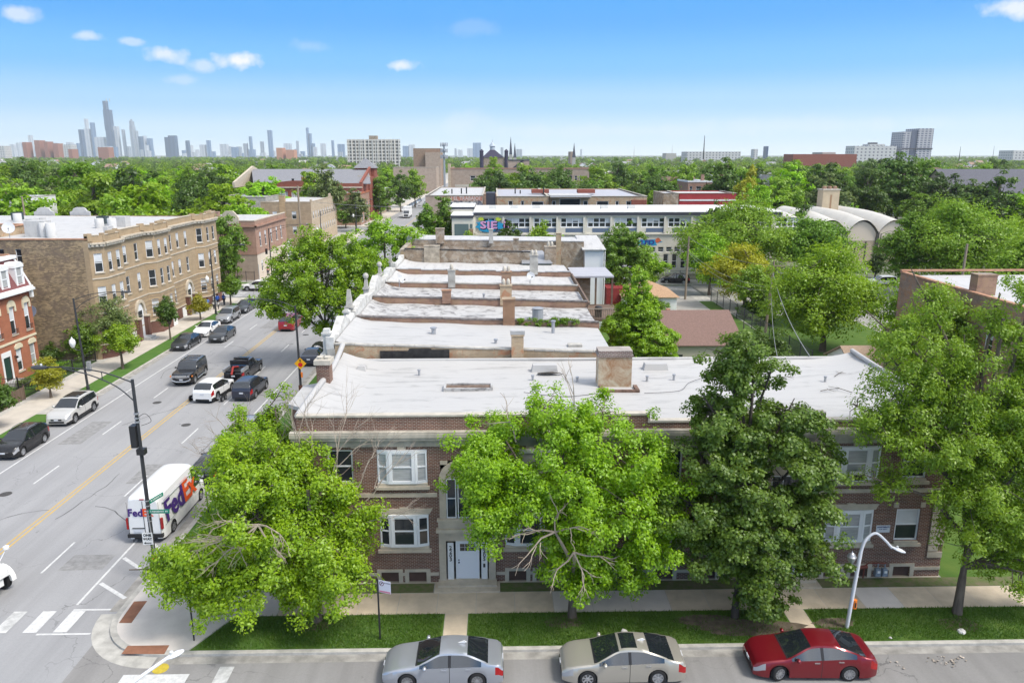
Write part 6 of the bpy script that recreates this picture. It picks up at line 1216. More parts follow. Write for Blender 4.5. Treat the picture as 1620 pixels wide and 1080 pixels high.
# ------------------------------------------------------------------ vehicles
def paint(name, col, metal=.3, rough=.3):
 return mat('car paint ' + name, col, rough, metal=metal, spec=.5, coat=.6)
M_CGLASS = mat('car glass', (.014, .018, .022), .03, spec=.6, ior=1.9); M_TYRE = mat('tyre rubber', (.02, .02, .021), .85); M_RIM = mat('alloy rim', (.50, .51, .53), .3, metal=.7); M_LAMP = mat('headlamp lens', (.34, .35, .37), .12, spec=.7); M_TAIL = mat('tail lamp red', (.34, .008, .01), .2, spec=.6); M_UNDER = mat('underbody black', (.012, .012, .012), .9); M_SEAM = mat('panel gap', (.03, .03, .03), .8); M_PLATE = mat('number plate', (.60, .62, .66), .5); M_CHROME = mat('chrome', (.60, .61, .62), .18, metal=.9); M_TRIMK = mat('black trim', (.02, .02, .022), .5); M_AMBER = mat('amber lens', (.75, .22, .03), .3)
def smooth_interp(x, xs, ys):
 if x <= xs[0]: return ys[0]
 for i in range(len(xs) - 1):
  if x <= xs[i + 1]:
   t = (x - xs[i]) / (xs[i + 1] - xs[i])
   m0 = 0 if i == 0 else (ys[i + 1] - ys[i - 1]) / (xs[i + 1] - xs[i - 1]); m1 = 0 if i == len(xs) - 2 else (ys[i + 2] - ys[i]) / (xs[i + 2] - xs[i])
   h = xs[i + 1] - xs[i]; m0 *= h; m1 *= h
   lo = 3 * min(abs(ys[i + 1] - ys[i]), 1e9); m0 = max(-lo, min(lo, m0)); m1 = max(-lo, min(lo, m1))
   t2, t3 = t * t, t * t * t; return (2 * t3 - 3 * t2 + 1) * ys[i] + (t3 - 2 * t2 + t) * m0 + (-2 * t3 + 3 * t2) * ys[i + 1] + (t3 - t2) * m1
 return ys[-1]
CARS = {
 # front at +x. L, W, ground clearance, top profile, belt profile, glass limits, wheels
 'sedan': dict(L=4.85, W=1.84, gc=.17, top=[(-2.42, .80), (-2.34, .98), (-1.85, 1.09), (-.98, 1.40), (-.35, 1.455), (.1, 1.42), (.98, 1.04), (1.9, .86), (2.3, .72), (2.42, .60)], belt=[(-2.42, .72), (-2.2, .93), (-1.4, .97), (0, .94), (1.0, .90), (2.0, .76), (2.42, .55)],
    cowl=1.02, rf=.12, rr=-.95, deck=-1.82, sg0=.92, sg1=-1.55, bp=-.28, wr=.335, xf=1.42, xr=-1.38, roofw=.60),
 'fastback': dict(L=5.0, W=1.86, gc=.17, top=[(-2.5, .84), (-2.42, 1.0), (-2.0, 1.10), (-1.0, 1.42), (-.3, 1.50), (.2, 1.45), (1.12, 1.05), (2.0, .90), (2.38, .76), (2.5, .60)], belt=[(-2.5, .76), (-2.2, .98), (-1.4, 1.03), (0, .97), (1.0, .93), (2.1, .80), (2.5, .55)],
    cowl=1.15, rf=.2, rr=-1.0, deck=-2.0, sg0=1.02, sg1=-1.6, bp=-.22, wr=.345, xf=1.48, xr=-1.36, roofw=.60),
 'suv': dict(L=4.75, W=1.90, gc=.22, top=[(-2.37, .95), (-2.32, 1.15), (-2.05, 1.58), (-1.6, 1.68), (-.5, 1.72), (.2, 1.66), (1.0, 1.18), (1.9, 1.03), (2.28, .88), (2.37, .68)], belt=[(-2.37, .90), (-2.2, 1.08), (-1, 1.05), (0, 1.02), (1.0, 1.02), (2.0, .90), (2.37, .62)],
    cowl=1.05, rf=.25, rr=-1.75, deck=-2.28, sg0=.95, sg1=-2.0, bp=-.1, wr=.37, xf=1.42, xr=-1.38, roofw=.70),
 'crossover': dict(L=4.4, W=1.82, gc=.2, top=[(-2.2, .92), (-2.15, 1.08), (-1.8, 1.46), (-1.3, 1.57), (-.4, 1.60), (.2, 1.55), (.95, 1.12), (1.75, .97), (2.1, .82), (2.2, .65)], belt=[(-2.2, .88), (-2.0, 1.07), (-1, 1.02), (0, .97), (1.0, .97), (1.9, .84), (2.2, .6)],
    cowl=1.0, rf=.25, rr=-1.45, deck=-2.1, sg0=.9, sg1=-1.75, bp=-.2, wr=.35, xf=1.34, xr=-1.3, roofw=.66),
 'boxy': dict(L=4.75, W=1.95, gc=.3, top=[(-2.37, 1.1), (-2.34, 1.3), (-2.25, 1.80), (-2.1, 1.87), (-.5, 1.9), (.35, 1.86), (.75, 1.28), (1.9, 1.17), (2.3, 1.12), (2.37, .8)], belt=[(-2.37, 1.05), (-2.2, 1.25), (0, 1.22), (.9, 1.2), (2.1, 1.1), (2.37, .75)],
    cowl=.82, rf=.38, rr=-2.1, deck=-2.33, sg0=.72, sg1=-2.05, bp=-.4, wr=.42, xf=1.45, xr=-1.4, roofw=.80),
 'minivan': dict(L=5.0, W=1.95, gc=.18, top=[(-2.5, .9), (-2.45, 1.15), (-2.25, 1.66), (-1.8, 1.76), (-.5, 1.80), (.6, 1.70), (1.6, 1.12), (2.1, .98), (2.4, .84), (2.5, .62)], belt=[(-2.5, .88), (-2.3, 1.06), (0, 1.0), (1.3, .98), (2.1, .86), (2.5, .58)],
    cowl=1.65, rf=.65, rr=-2.0, deck=-2.42, sg0=1.5, sg1=-2.15, bp=-.1, wr=.34, xf=1.6, xr=-1.45, roofw=.72),
 'pickup': dict(L=5.6, W=1.98, gc=.28, top=[(-2.8, .98), (-2.78, 1.12), (-1.2, 1.14), (-1.12, 1.15), (-1.0, 1.72), (-.6, 1.84), (.3, 1.84), (.6, 1.78), (1.2, 1.24), (2.3, 1.14), (2.7, 1.05), (2.8, .8)], belt=[(-2.8, .98), (-2.5, 1.12), (0, 1.12), (1.2, 1.14), (2.5, 1.02), (2.8, .72)],
    cowl=1.25, rf=.55, rr=-.85, deck=-1.1, sg0=1.15, sg1=-.95, bp=.1, wr=.40, xf=1.75, xr=-1.75, roofw=.74),
 'van': dict(L=6.4, W=2.02, gc=.22, top=[(-3.2, 2.62), (-3.17, 2.70), (-2.9, 2.76), (0, 2.80), (1.3, 2.76), (1.75, 2.55), (2.45, 1.32), (2.9, 1.12), (3.12, .95), (3.2, .7)], belt=[(-3.2, 1.2), (0, 1.2), (1.8, 1.2), (2.5, 1.12), (3.0, .88), (3.2, .6)],
    cowl=2.5, rf=1.72, rr=-9, deck=-9, sg0=2.3, sg1=1.2, bp=9, wr=.36, xf=2.2, xr=-1.9, roofw=.84),
}
_wheels = {}
def wheel_meshes(r, spokes, wd=.2):
 key = (round(r, 3), spokes)
 if key in _wheels: return _wheels[key]
 b = MB(); b.lathe([(r * .62, -wd / 2), (r * .9, -wd / 2), (r, -wd * .32), (r, wd * .32), (r * .9, wd / 2), (r * .66, wd / 2 + .005), (r * .62, wd * .3)], (0, 0, 0), 28, 'y'); t_ = b.mesh('tyre'); t_.materials.append(M_TYRE); t_.polygons.foreach_set('use_smooth', [True] * len(t_.polygons)); t_.set_sharp_from_angle(angle=R(40))
 b = MB(); b.lathe([(r * .66, wd * .30), (r * .67, wd * .5), (r * .60, wd * .5), (r * .59, wd * .2)], (0, 0, 0), 24, 'y'); b.lathe([(r * .17, wd * .1), (r * .17, wd * .44), (r * .1, wd * .47)], (0, 0, 0), 12, 'y')
 for k in range(spokes):
  a = 2 * math.pi * k / spokes; u = Vector((math.cos(a), 0, math.sin(a))); v = Vector((-math.sin(a), 0, math.cos(a))); s = r * (.10 if spokes < 8 else .06)
  b.slab([u * r * .12 - v * s * .8 + Y_ * wd * .36, u * r * .62 - v * s * 1.15 + Y_ * wd * .42, u * r * .62 + v * s * 1.15 + Y_ * wd * .42, u * r * .12 + v * s * .8 + Y_ * wd * .36], Y_ * wd * .06)
 rm = b.mesh('rim'); rm.materials.append(M_RIM)
 b = MB(); b.lathe([(r * .60, wd * .06), (r * .60, wd * .12)], (0, 0, 0), 20, 'y'); bk = b.mesh('brake'); bk.materials.append(M_UNDER)
 _wheels[key] = (t_, rm, bk); return _wheels[key]
def car(kind, label, cat, x, y, head, pm, name='parked_car', spokes=5, rails=False, sunroof=None, group=None, steer=0.0, detail=True, glass=None, plate_front=True, z=0.0, wheels=True, bed=False, pillar_black=False, grille=True, roofmat=None, scale=1.0):
 s = CARS[kind]; L, W = s['L'] / 2, s['W'] / 2
 o = empty(name, label, cat, (x, y, z), head, group)
 if scale != 1: o.scale = (scale, scale, scale)
 tx_, tz_ = zip(*s['top']); bx_, bz_ = zip(*s['belt'])
 arch = s['wr'] + .055; zc = s['wr']
 keys = {-L, L, s['cowl'], s['rf'], s['rr'], s['deck'], s['sg0'], s['sg1'], s['bp'] - .06, s['bp'] + .06, s['cowl'] + .07, s['bp'] - .012, s['bp'] + .012}
 if sunroof: keys |= set(sunroof)
 for a in (s['xf'], s['xr']):
  for k in range(13): keys.add(a + arch * math.cos(math.pi * k / 12))
  keys |= {a + arch + .001, a - arch - .001}
 for k in range(8): keys |= {L - .02 - .06 * k, -L + .02 + .06 * k}
 xs = sorted(k for k in keys if -L <= k <= L); out = []
 for k in xs:
  if not out or k - out[-1] > .0009: out.append(k)
 xs2 = []
 for a, c in zip(out, out[1:]):
  n = max(1, int((c - a) / .13)); xs2 += [a + (c - a) * q / n for q in range(n)]
 xs = xs2 + [out[-1]]
 seam_x = {round(s['bp'] - .012, 4)}
 rings = []
 for xx in xs:
  zt = smooth_interp(xx, tx_, tz_); zb = min(smooth_interp(xx, bx_, bz_), zt - .015)
  e = max(0, (xx - (L - .75)) / .75); e2 = max(0, (-L + .6 - xx) / .6); wf = 1 - .20 * e ** 2.6 - .14 * e2 ** 2.6
  w_ = W * wf
  zl = s['gc'] + .05 * (e ** 2 + e2 ** 2)
  for a in (s['xf'], s['xr']):
   d = abs(xx - a)
   if d < arch: zl = max(zl, zc + math.sqrt(max(0, arch * arch - d * d)))
  zb = max(zb, zl + .06); zt = max(zt, zb + .015)
  cab = max(0.0, min(1.0, (zt - zb - .04) / (.42 if kind not in ('van',) else .9)))
  rw = w_ * (.90 + (s['roofw'] + .06 - .90) * cab) if kind != 'van' else w_ * (.94 + (s['roofw'] - .94) * cab)
  ze = zb + (zt - zb) * (.90 if cab > .3 else .75)
  zm = zl + (zb - zl) * .55
  r5 = (w_ * .93 + (rw + .035 - w_ * .93) * (cab ** .8), zb + (ze - zb) * .86)
  rings.append([(0, zl + .02 if zl < .3 else s['gc']), (w_ - .24, zl + .004), (w_ - .025, zl), (w_ * .995, zl + (zm - zl) * .55), (w_, zm), (w_ * .975, zb), r5, (rw, ze), (rw * .82, ze + (zt - ze) * .62), (rw * .45, zt - .01), (0, zt)])
 J = len(rings[0])
 parts = {}
 def put(cat_, p): parts.setdefault(cat_, MB()).poly(p)
 for i in range(len(xs) - 1):
  xm = (xs[i] + xs[i + 1]) / 2
  for sd_ in (1, -1):
   for j in range(J - 1):
    A = (xs[i], rings[i][j][0] * sd_, rings[i][j][1]); B = (xs[i + 1], rings[i + 1][j][0] * sd_, rings[i + 1][j][1]); Cc = (xs[i + 1], rings[i + 1][j + 1][0] * sd_, rings[i + 1][j + 1][1]); D = (xs[i], rings[i][j + 1][0] * sd_, rings[i][j + 1][1])
    c_ = 'body'; sidek = 'l' if sd_ > 0 else 'r'
    if j < 2: c_ = 'underbody'
    elif j == 5 and s['sg1'] < xm < s['sg0']:
     c_ = 'bpillar' if abs(xm - s['bp']) < .06 else ('side_window_f' + sidek if xm > s['bp'] else 'side_window_b' + sidek)
    elif j >= 7 and s['rf'] < xm < s['cowl']: c_ = 'windscreen'
    elif j >= 7 and s['cowl'] < xm < s['cowl'] + .07: c_ = 'cowl_panel'
    elif j >= 7 and s['deck'] < xm < s['rr'] - .02: c_ = 'rear_window'
    elif j >= 8 and sunroof and sunroof[0] < xm < sunroof[1]: c_ = 'sunroof'
    elif j == 4 and xm > L - (.46 if kind != 'boxy' else .1): c_ = 'headlight_' + sidek
    elif j == 4 and xm < -L + (.30 if kind not in ('van', 'boxy') else .09) and kind != 'van': c_ = 'taillight_' + sidek
    elif 2 <= j <= 4 and round(xs[i], 4) in seam_x: c_ = 'seam'
    elif j == 2 and kind in ('suv', 'crossover', 'boxy'): c_ = 'cladding'
    p = [A, B, Cc, D] if sd_ > 0 else [D, Cc, B, A]
    put(c_, p)
 for i, sgn in ((0, -1), (len(xs) - 1, 1)):
  pts = [(xs[i], q[0], q[1]) for q in rings[i][2:]] + [(xs[i], -q[0], q[1]) for q in rings[i][2:][::-1]][1:]
  put('body', pts if sgn > 0 else pts[::-1])
 names = {'body': ('body', pm), 'underbody': ('underbody', M_UNDER), 'bpillar': ('door_pillar', M_TRIMK), 'windscreen': ('windscreen', glass or M_CGLASS), 'rear_window': ('rear_window', M_CGLASS), 'sunroof': ('sunroof', M_CGLASS), 'seam': ('door_gap', M_SEAM), 'cowl_panel': ('cowl_panel', M_TRIMK), 'cladding': ('cladding', M_TRIMK)}
 for k, b in parts.items():
  nm, m = names.get(k, (None, None))
  if nm is None:
   nm, m = (('side_window', M_CGLASS) if k.startswith('side') else (('headlight', M_LAMP) if k.startswith('head') else ('taillight', M_TAIL)))
  me = b.mesh(nm); bm_ = bmesh.new(); bm_.from_mesh(me); bmesh.ops.remove_doubles(bm_, verts=bm_.verts, dist=.0006); bmesh.ops.recalc_face_normals(bm_, faces=bm_.faces) if k != 'body' else None
  bm_.to_mesh(me); bm_.free(); me.polygons.foreach_set('use_smooth', [True] * len(me.polygons)); me.set_sharp_from_angle(angle=R(42)); link(nm, me, m, o)
 if wheels:
  t_, rm, bk = wheel_meshes(s['wr'], spokes)
  for a in (s['xf'], s['xr']):
   for sd_ in (1, -1):
    wo_ = link('wheel', t_, None, o); wo_.location = (a, sd_ * (W - .115), s['wr'])
    wo_.rotation_euler = (0, rnd.random() * 6, (0 if sd_ > 0 else math.pi) + (steer if a > 0 else 0))
    link('rim', rm, None, wo_); link('brake', bk, None, wo_)
 if detail:
  zb0 = smooth_interp(s['sg0'] - .1, bx_, bz_)
  for sd_ in (1, -1):
   b = MB(); yy = sd_ * (W + .10); b.lathe([(.02, -.05), (.085, -.03), (.095, .03), (.06, .08), (.02, .1)], (0, 0, 0), 10); me = b.mesh('wing_mirror'); me.transform(Matrix.Translation((s['sg0'] - .22, yy, zb0 + .09)) @ Matrix.Diagonal((.9, 1.35, 1.0, 1))); me.polygons.foreach_set('use_smooth', [True] * len(me.polygons)); link('wing_mirror', me, pm, o)
   if kind != 'van':
    for xh in (s['bp'] + .22, s['bp'] - .75): b = MB(); zz = smooth_interp(xh, bx_, bz_) - .10; b.box(xh - .11, xh + .11, sd_ * W * .985 - .03, sd_ * W * .985 + .03, zz - .018, zz + .018); b.build('door_handle', pm if kind != 'fastback' else M_CHROME, o)
  if grille:
   zg = s['gc'] + .12; zf_ = smooth_interp(L - .02, tx_, tz_)
   b = MB(); b.box(L - .05, L + .018, -W * .42, W * .42, zg + .18, zf_ - .03, None); b.build('grille', M_TRIMK, o); b = MB(); b.box(L - .06, L + .012, -W * .6, W * .6, zg - .02, zg + .12); b.build('lower_grille', M_TRIMK, o)
   b = MB(); b.box(L - .03, L + .024, -W * .44, W * .44, zf_ - .055, zf_ - .03); b.build('grille_trim', M_CHROME, o)
  zp = s['gc'] + .36
  if plate_front: b = MB(); b.box(L + .0, L + .028, -.16, .16, zp - .06, zp + .06); b.build('number_plate', M_PLATE, o)
  if kind != 'van': zr_ = min(smooth_interp(-L + .06, tx_, tz_), .95); b = MB(); b.box(-L - .012, -L + .02, -.17, .17, zr_ - .24, zr_ - .10); b.build('number_plate', M_PLATE, o)
  b = MB(); b.box(-L - .02, -L + .08, -W * .62, W * .62, s['gc'] + .03, s['gc'] + .18); b.build('rear_bumper_insert', M_TRIMK, o)
 if rails:
  for sd_ in (1, -1):
   pts = [(xx, sd_ * W * s['roofw'] * 1.0, smooth_interp(xx, tx_, tz_) + .02 + (.04 if k not in (0, 5) else -.05)) for k, xx in enumerate(np.linspace(s['rf'] - .15, s['rr'] + .1, 6))]
   b = MB(); b.tube(pts, .022, 6); b.build('roof_rail', M_CHROME if pm != M_TRIMK else M_TRIMK, o)
 return o
P_SILVER = paint('silver blue', (.42, .44, .48), .55, .3); P_CHAMP = paint('champagne', (.47, .44, .38), .5, .3); P_REDC = paint('dark red', (.20, .008, .016), .35, .28); P_BLK = paint('black', (.012, .012, .014), .2, .25); P_WHT = paint('white', (.78, .78, .77), .0, .3); P_PEARL = paint('pearl silver', (.60, .59, .56), .35, .3); P_GREY = paint('dark grey', (.045, .05, .055), .4, .3); P_NAVY = paint('navy', (.02, .025, .045), .3, .28); P_RED = paint('bright red', (.33, .012, .02), .2, .3); P_OLIVE = paint('black olive', (.025, .028, .022), .2, .35); P_SIL2 = paint('mid silver', (.36, .37, .38), .5, .3)
PI = math.pi
# three cars parked along the near kerb (noses to the left)
c1 = car('sedan', 'silver blue sedan parked at the near kerb, on the left of three cars', 'car', -2.2, 27.25, PI, P_SILVER, spokes=10)
b = MB(); b.box(.7, .95, .62, .78, .5, .56) if False else None
c2 = car('fastback', 'champagne sedan with dark glass sunroof, parked between silver and dark red cars', 'car', 5.1, 27.25, PI, P_CHAMP, spokes=7, sunroof=(-.72, -.02) if False else (-.55, .1))
c3 = car('fastback', 'dark red sedan with front wheels turned, parked near the white lamp post', 'car', 12.95, 27.35, PI - .03, P_REDC, spokes=10, steer=.35)
for c, sp in ((c1, CARS['sedan']), (c2, CARS['fastback'])):
 b = MB(); b.slab([(-.85, .02, 1.44), (-.6, .02, 1.47), (-.85, .02, 1.56), (-.95, .02, 1.5)], (0, -.04, 0)); b.build('roof_fin', M_WPAINT, c)
# left kerb, noses towards the camera (travel -y): heading -90 degrees
H_S, H_N = -PI / 2, PI / 2
car('crossover', 'black crossover with roof rails parked at the left kerb, nearest of that line', 'car', -34.45, 52.6, H_S, P_BLK, rails=True, spokes=5)
car('suv', 'pearl silver sport utility car with a dark panoramic roof, parked behind the black crossover', 'car', -34.5, 59.6, H_S, P_PEARL, spokes=5, sunroof=(-1.4, .1), scale=1.03)
car('sedan', 'dark grey sedan parked at the left kerb ahead of a white sedan', 'car', -34.55, 83.2, H_S, P_GREY, spokes=5)
car('sedan', 'white sedan parked at the left kerb between dark grey sedan and silver wagon', 'car', -34.6, 89.6, H_S, P_WHT, spokes=5)
car('sedan', 'shiny dark grey sedan driving towards the camera beside the parked white sedan', 'car', -31.8, 86.8, H_S, P_GREY, 'moving_car', spokes=5)
car('suv', 'grey sport utility car with roof rails, parked beside the pedestrians in blue', 'car', -34.5, 96.8, H_S, P_SIL2, rails=True, spokes=5)
car('sedan', 'dark sedan at the far end of the parked line, by the corner tree', 'car', -34.4, 103.2, H_S, P_GREY, spokes=5)
h3 = car('boxy', 'boxy black off-road car with chrome nose and roof rack coming towards the camera', 'car', -29.1, 70.2, H_S + .03, P_BLK, 'moving_car', rails=True, spokes=6)
b = MB(); b.box(2.37, 2.41, -.55, .55, .85, 1.08); b.build('chrome_grille', M_CHROME, h3); b = MB(); b.tube([(2.42, -.8, .62), (2.48, -.4, .5), (2.48, .4, .5), (2.42, .8, .62)], .06, 8); b.build('bull_bar', M_CHROME, h3)
for sd_ in (1, -1):
 b = MB(); b.lathe([(.1, -.02), (.11, .02)], (2.38, sd_ * .68, .97), 12, 'x'); b.build('headlamp', M_LAMP, h3)
 b = MB(); b.tube([(-1.0, sd_ * 1.0, .42), (1.0, sd_ * 1.0, .42)], .06, 8); b.build('side_step', M_CHROME, h3); b = MB(); b.box(2.1, 2.3, sd_ * .98 - .03, sd_ * .98 + .03, .9, 1.02); b.build('indicator', M_AMBER, h3)
b = MB()
for xx in (-1.7, -.9, -.1): b.box(xx - .03, xx + .03, -.75, .75, 1.93, 1.97)
b.build('roof_rack', M_CHROME, h3)
wc = car('crossover', 'white crossover being towed backwards-facing on a wheel dolly behind the tow truck', 'car', -25.0, 65.1, H_N - .10, P_WHT, 'towed_car', spokes=5, scale=1.06)
b = MB(); b.tube([(-1.62, -1.35, .28), (-1.62, 1.35, .28)], .05, 8); b.tube([(-1.05, -1.2, .25), (-1.05, 1.2, .25)], .05, 8); db = b
dl = empty('tow_dolly', 'low wheeled tow dolly under the rear of the white crossover', 'tow dolly', (-25.0, 65.1, 0), H_N - .10); db.build('axle_bars', M_GALV, dl)
t_, rm, bk = wheel_meshes(.25, 5, .16)
for xx in (-1.62, -1.05):
 for sd_ in (1, -1): w_o = link('wheel', t_, None, dl); w_o.location = (xx, sd_ * 1.42, .25); w_o.rotation_euler = (0, 0, 0 if sd_ > 0 else PI); link('rim', rm, None, w_o)
tw = car('pickup', 'black tow truck with an open bed and boom, hauling the white crossover', 'truck', -24.35, 71.3, H_N - .05, P_BLK, 'tow_truck', spokes=6)
b = MB(); b.box(-2.6, -1.2, -.75, .75, 1.145, 1.2); b.build('bed_floor', M_TRIMK, tw); b = MB(); b.box(-2.75, -1.3, .76, .96, 1.13, 1.42); b.box(-2.75, -1.3, -.96, -.76, 1.13, 1.42); b.build('tool_box', P_SIL2, tw); b = MB(); b.tube([(-1.4, 0, 1.3), (-2.6, 0, 1.6), (-3.1, 0, 1.0)], .1, 8); b.tube([(-1.5, .3, 1.25), (-2.3, .2, 1.45)], .06, 6); b.build('tow_boom', mat('red boom paint', (.30, .03, .025), .5), tw); b = MB(); b.box(-1.05, -.95, -.9, .9, 1.2, 1.8); b.box(-.6, -.3, -.7, .7, 1.86, 1.95); b.build('light_bar', M_TRIMK, tw); b = MB(); b.tube([(-2.9, 0, .5), (-3.5, 0, .42)], .09, 8); b.tube([(-3.5, -.9, .42), (-3.5, .9, .42)], .08, 8); b.build('wheel_lift', M_TRIMK, tw)
car('suv', 'dark blue black sport utility car driving away beside the towed white car', 'car', -21.95, 65.6, H_N - .04, P_NAVY, 'moving_car', spokes=5)
car('sedan', 'silver grey car half hidden by the street tree at the right kerb', 'car', -18.9, 55.6, H_N, P_SIL2, spokes=5); car('sedan', 'dark car parked at the right kerb under the ash tree, only its tail showing', 'car', -19.0, 48.2, H_N, P_GREY, spokes=5)
car('sedan', 'dark car with a crumpled camouflage cover, parked behind the yellow warning sign', 'car', -18.9, 76.8, H_N, P_NAVY, spokes=5)
b = MB(); pts = []; r_ = random.Random(5)
for i in range(13):
 for j in range(9):
  u, v = i / 12, j / 8; b.v.append((-18.75 + .85 * (v - .5) * 2, 77.6 + 1.9 * u, .55 + 1.0 * math.sin(math.pi * v) ** .45 * (.8 + .2 * math.sin(math.pi * u)) + .10 * r_.random()))
for i in range(12):
 for j in range(8): a = i * 9 + j; b.f.append((a, a + 9, a + 10, a + 1))
tag(b.build('car_cover', mat('camouflage cloth', (.05, .055, .03), .9, scale=3.5, col2=(.11, .10, .06), bump=.4), None, 60), 'crumpled camouflage cover draped over the front of the dark parked car', 'car cover')
car('minivan', 'red minivan driving away beneath the overhanging street tree', 'car', -25.4, 92.6, H_N, P_RED, 'moving_car', spokes=5)
car('suv', 'white sport utility car waiting in the side street before the pinkish corner building', 'car', -37.5, 119.4, PI, P_WHT, 'moving_car', spokes=5)
car('suv', 'white sport utility car parked in the yard by the cream block fence', 'car', gz(452, 411).x, gz(452, 411).y, H_S + .5, P_WHT, spokes=5)
car('suv', 'silver sport utility car in the back yard beside the wheelie bins', 'car', gz(1052, 522).x, gz(1052, 522).y, .1, P_SIL2, spokes=5, rails=True); car('suv', 'black car with red tail lights at the head of the alley', 'car', gz(1068, 448).x, gz(1068, 448).y, PI - .2, P_BLK, spokes=5); car('suv', 'white sport utility car in the yard below the vaulted hall, seen over the treetops', 'car', gz(1393, 452).x, gz(1393, 452).y, PI, P_WHT, spokes=5)
# parked and moving cars far down the avenue
KM = kid_map(); PROTO = {}
def far_car(lab, x, y, head, pm, kind='sedan', grp=None):
 key = (kind, pm.name)
 if key not in PROTO: o = car(kind, lab, 'car', x, y, head, pm, 'parked_car', group=grp, detail=False); PROTO[key] = o; KM.update(kid_map()); return o
 o = copy_tree(PROTO[key], KM); o.location = (x, y, 0); o.rotation_euler = (0, 0, head); o['label'] = lab
 if grp: o['group'] = grp
 elif 'group' in o: del o['group']
 return o
far_car('white sedan parked at the left kerb beyond the cream block', -34.6, 216, H_S, P_WHT); far_car('grey car parked just behind the white sedan beyond the cream block', -34.6, 223.5, H_S, P_GREY)
for i in range(9):
 far_car('small parked car in the distant line below the avenue trees', -34.4 + .1 * (i % 2), 292 + 7.5 * i, H_S, (P_WHT, P_SIL2, P_GREY)[i % 3], 'sedan', 'distant cars parked along the avenue')
for i in range(6):
 far_car('small parked car in the distant line at the right kerb of the avenue', -18.9, 300 + 9 * i, H_N, (P_SIL2, P_WHT, P_GREY)[i % 3], 'sedan', 'distant cars parked at the right kerb')
far_car('car driving in the distance behind the white box truck', -29.5, 330, H_S, P_SIL2); far_car('pinkish red car partly hidden behind the tall street tree', -22.5, 190, H_N, P_REDC)
# white box truck far off
bt_ = empty('box_truck', 'white box truck coming down the far avenue', 'truck', (-29.9, 262, 0), H_S); b = MB(); b.box(-4, 1.6, -1.25, 1.25, .9, 3.7); b.build('cargo_box', M_WPAINT, bt_); b = MB(); b.slab([(1.7, -1.1, .5), (3.4, -1.1, .5), (3.4, -1.1, 1.4), (2.9, -1.1, 1.5), (2.4, -1.1, 2.6), (1.7, -1.1, 2.6)], (0, 2.2, 0)); b.build('cab', P_WHT, bt_); b = MB(); b.slab([(2.93, -.95, 1.55), (2.45, -.95, 2.5), (2.45, .95, 2.5), (2.93, .95, 1.55)], (.04, 0, .02)); b.build('windscreen', M_CGLASS, bt_); b = MB(); b.box(3.401, 3.45, -.7, .7, .7, 1.3); b.build('grille', M_TRIMK, bt_)
t_, rm, bk = wheel_meshes(.45, 5, .26)
for xx in (2.6, -2.6):
 for sd_ in (1, -1): w_o = link('wheel', t_, None, bt_); w_o.location = (xx, sd_ * 1.05, .45); w_o.rotation_euler = (0, 0, 0 if sd_ > 0 else PI); link('rim', rm, None, w_o)
# delivery van with its lettering
P_VAN = paint('van white', (.80, .80, .80), .0, .35)
vn = car('van', 'white delivery van with big purple and orange lettering, parked at the right kerb', 'van', -19.3, 41.7, H_N, P_VAN, 'delivery_van', spokes=5, plate_front=True)
M_FP = mat('lettering purple', (.055, .018, .17), .5); M_FO = mat('lettering orange', (.78, .09, .015), .5)
def word(parent, o, ux, uy, size, parts, sx=1.0):
 """a row of letter groups laid end to end from the left"""
 off = 0
 for body, m in parts:
  me = text_mesh(body, size, size * .028); xs_ = [v.co.x for v in me.vertices]; wdt = max(xs_) - min(xs_)
  uxv, uyv = Vector(ux), Vector(uy); n = uxv.cross(uyv); c = Vector(o) + uxv * (off + wdt * sx / 2); cx0 = (max(xs_) + min(xs_)) / 2
  M = Matrix(((uxv.x * sx, uyv.x, n.x, c.x), (uxv.y * sx, uyv.y, n.y, c.y), (uxv.z * sx, uyv.z, n.z, c.z), (0, 0, 0, 1))); me.transform(M @ Matrix.Translation((-cx0, 0, 0))); link('lettering', me, m, parent); off += wdt * sx + size * .02
# rear: in van space the rear is -x; looking at it from behind, right is -y
word(vn, (-3.225, .82, 1.82), -Y_, Z_, .62, [('Fed', M_FP), ('Ex', M_FO)], .92)
# kerb side (-y): reading left to right runs towards +x; the side leans in above the belt
word(vn, (-2.75, -1.03, 1.62), X_, Vector((0, .10, 1)).normalized(), 1.75, [('Fed', M_FP), ('Ex', M_FO)], 1.0)
b = MB(); b.box(-3.222, -3.205, -.012, .012, .55, 2.5); b.box(-3.22, -3.205, -.86, -.85, .55, 2.45); b.box(-3.22, -3.205, .85, .86, .55, 2.45); b.build('door_gap', M_SEAM, vn)
for sd_ in (1, -1): b = MB(); b.box(-3.22, -3.1, sd_ * .93 - .055, sd_ * .93 + .055, .85, 1.5); b.build('taillight', M_TAIL, vn)
b = MB(); b.box(-3.30, -3.1, -.95, .95, .38, .58); b.build('rear_bumper', M_TRIMK, vn); b = MB(); b.box(-3.23, -3.205, .1, .6, .68, .86); b.build('number_plate', M_PLATE, vn); b = MB(); b.box(-3.226, -3.205, .02, .68, .88, .93); b.build('door_handle', M_TRIMK, vn); b = MB(); b.box(-3.22, -3.12, -.12, .12, 2.58, 2.64); b.build('brake_light', M_TAIL, vn)
b = MB(); b.lathe([(.26, 0), (.24, .07), (.05, .1)], (-1.6, .25, 2.76), 18); b.build('roof_vent', M_WPAINT, vn)
for z in (.95, 2.28): b = MB(); b.box(-2.9, .9, -1.035 + (.10 if z > 2 else .0), -1.0, z, z + .03); b.build('side_moulding', mat('pale grey trim', (.45, .46, .47), .6), vn)
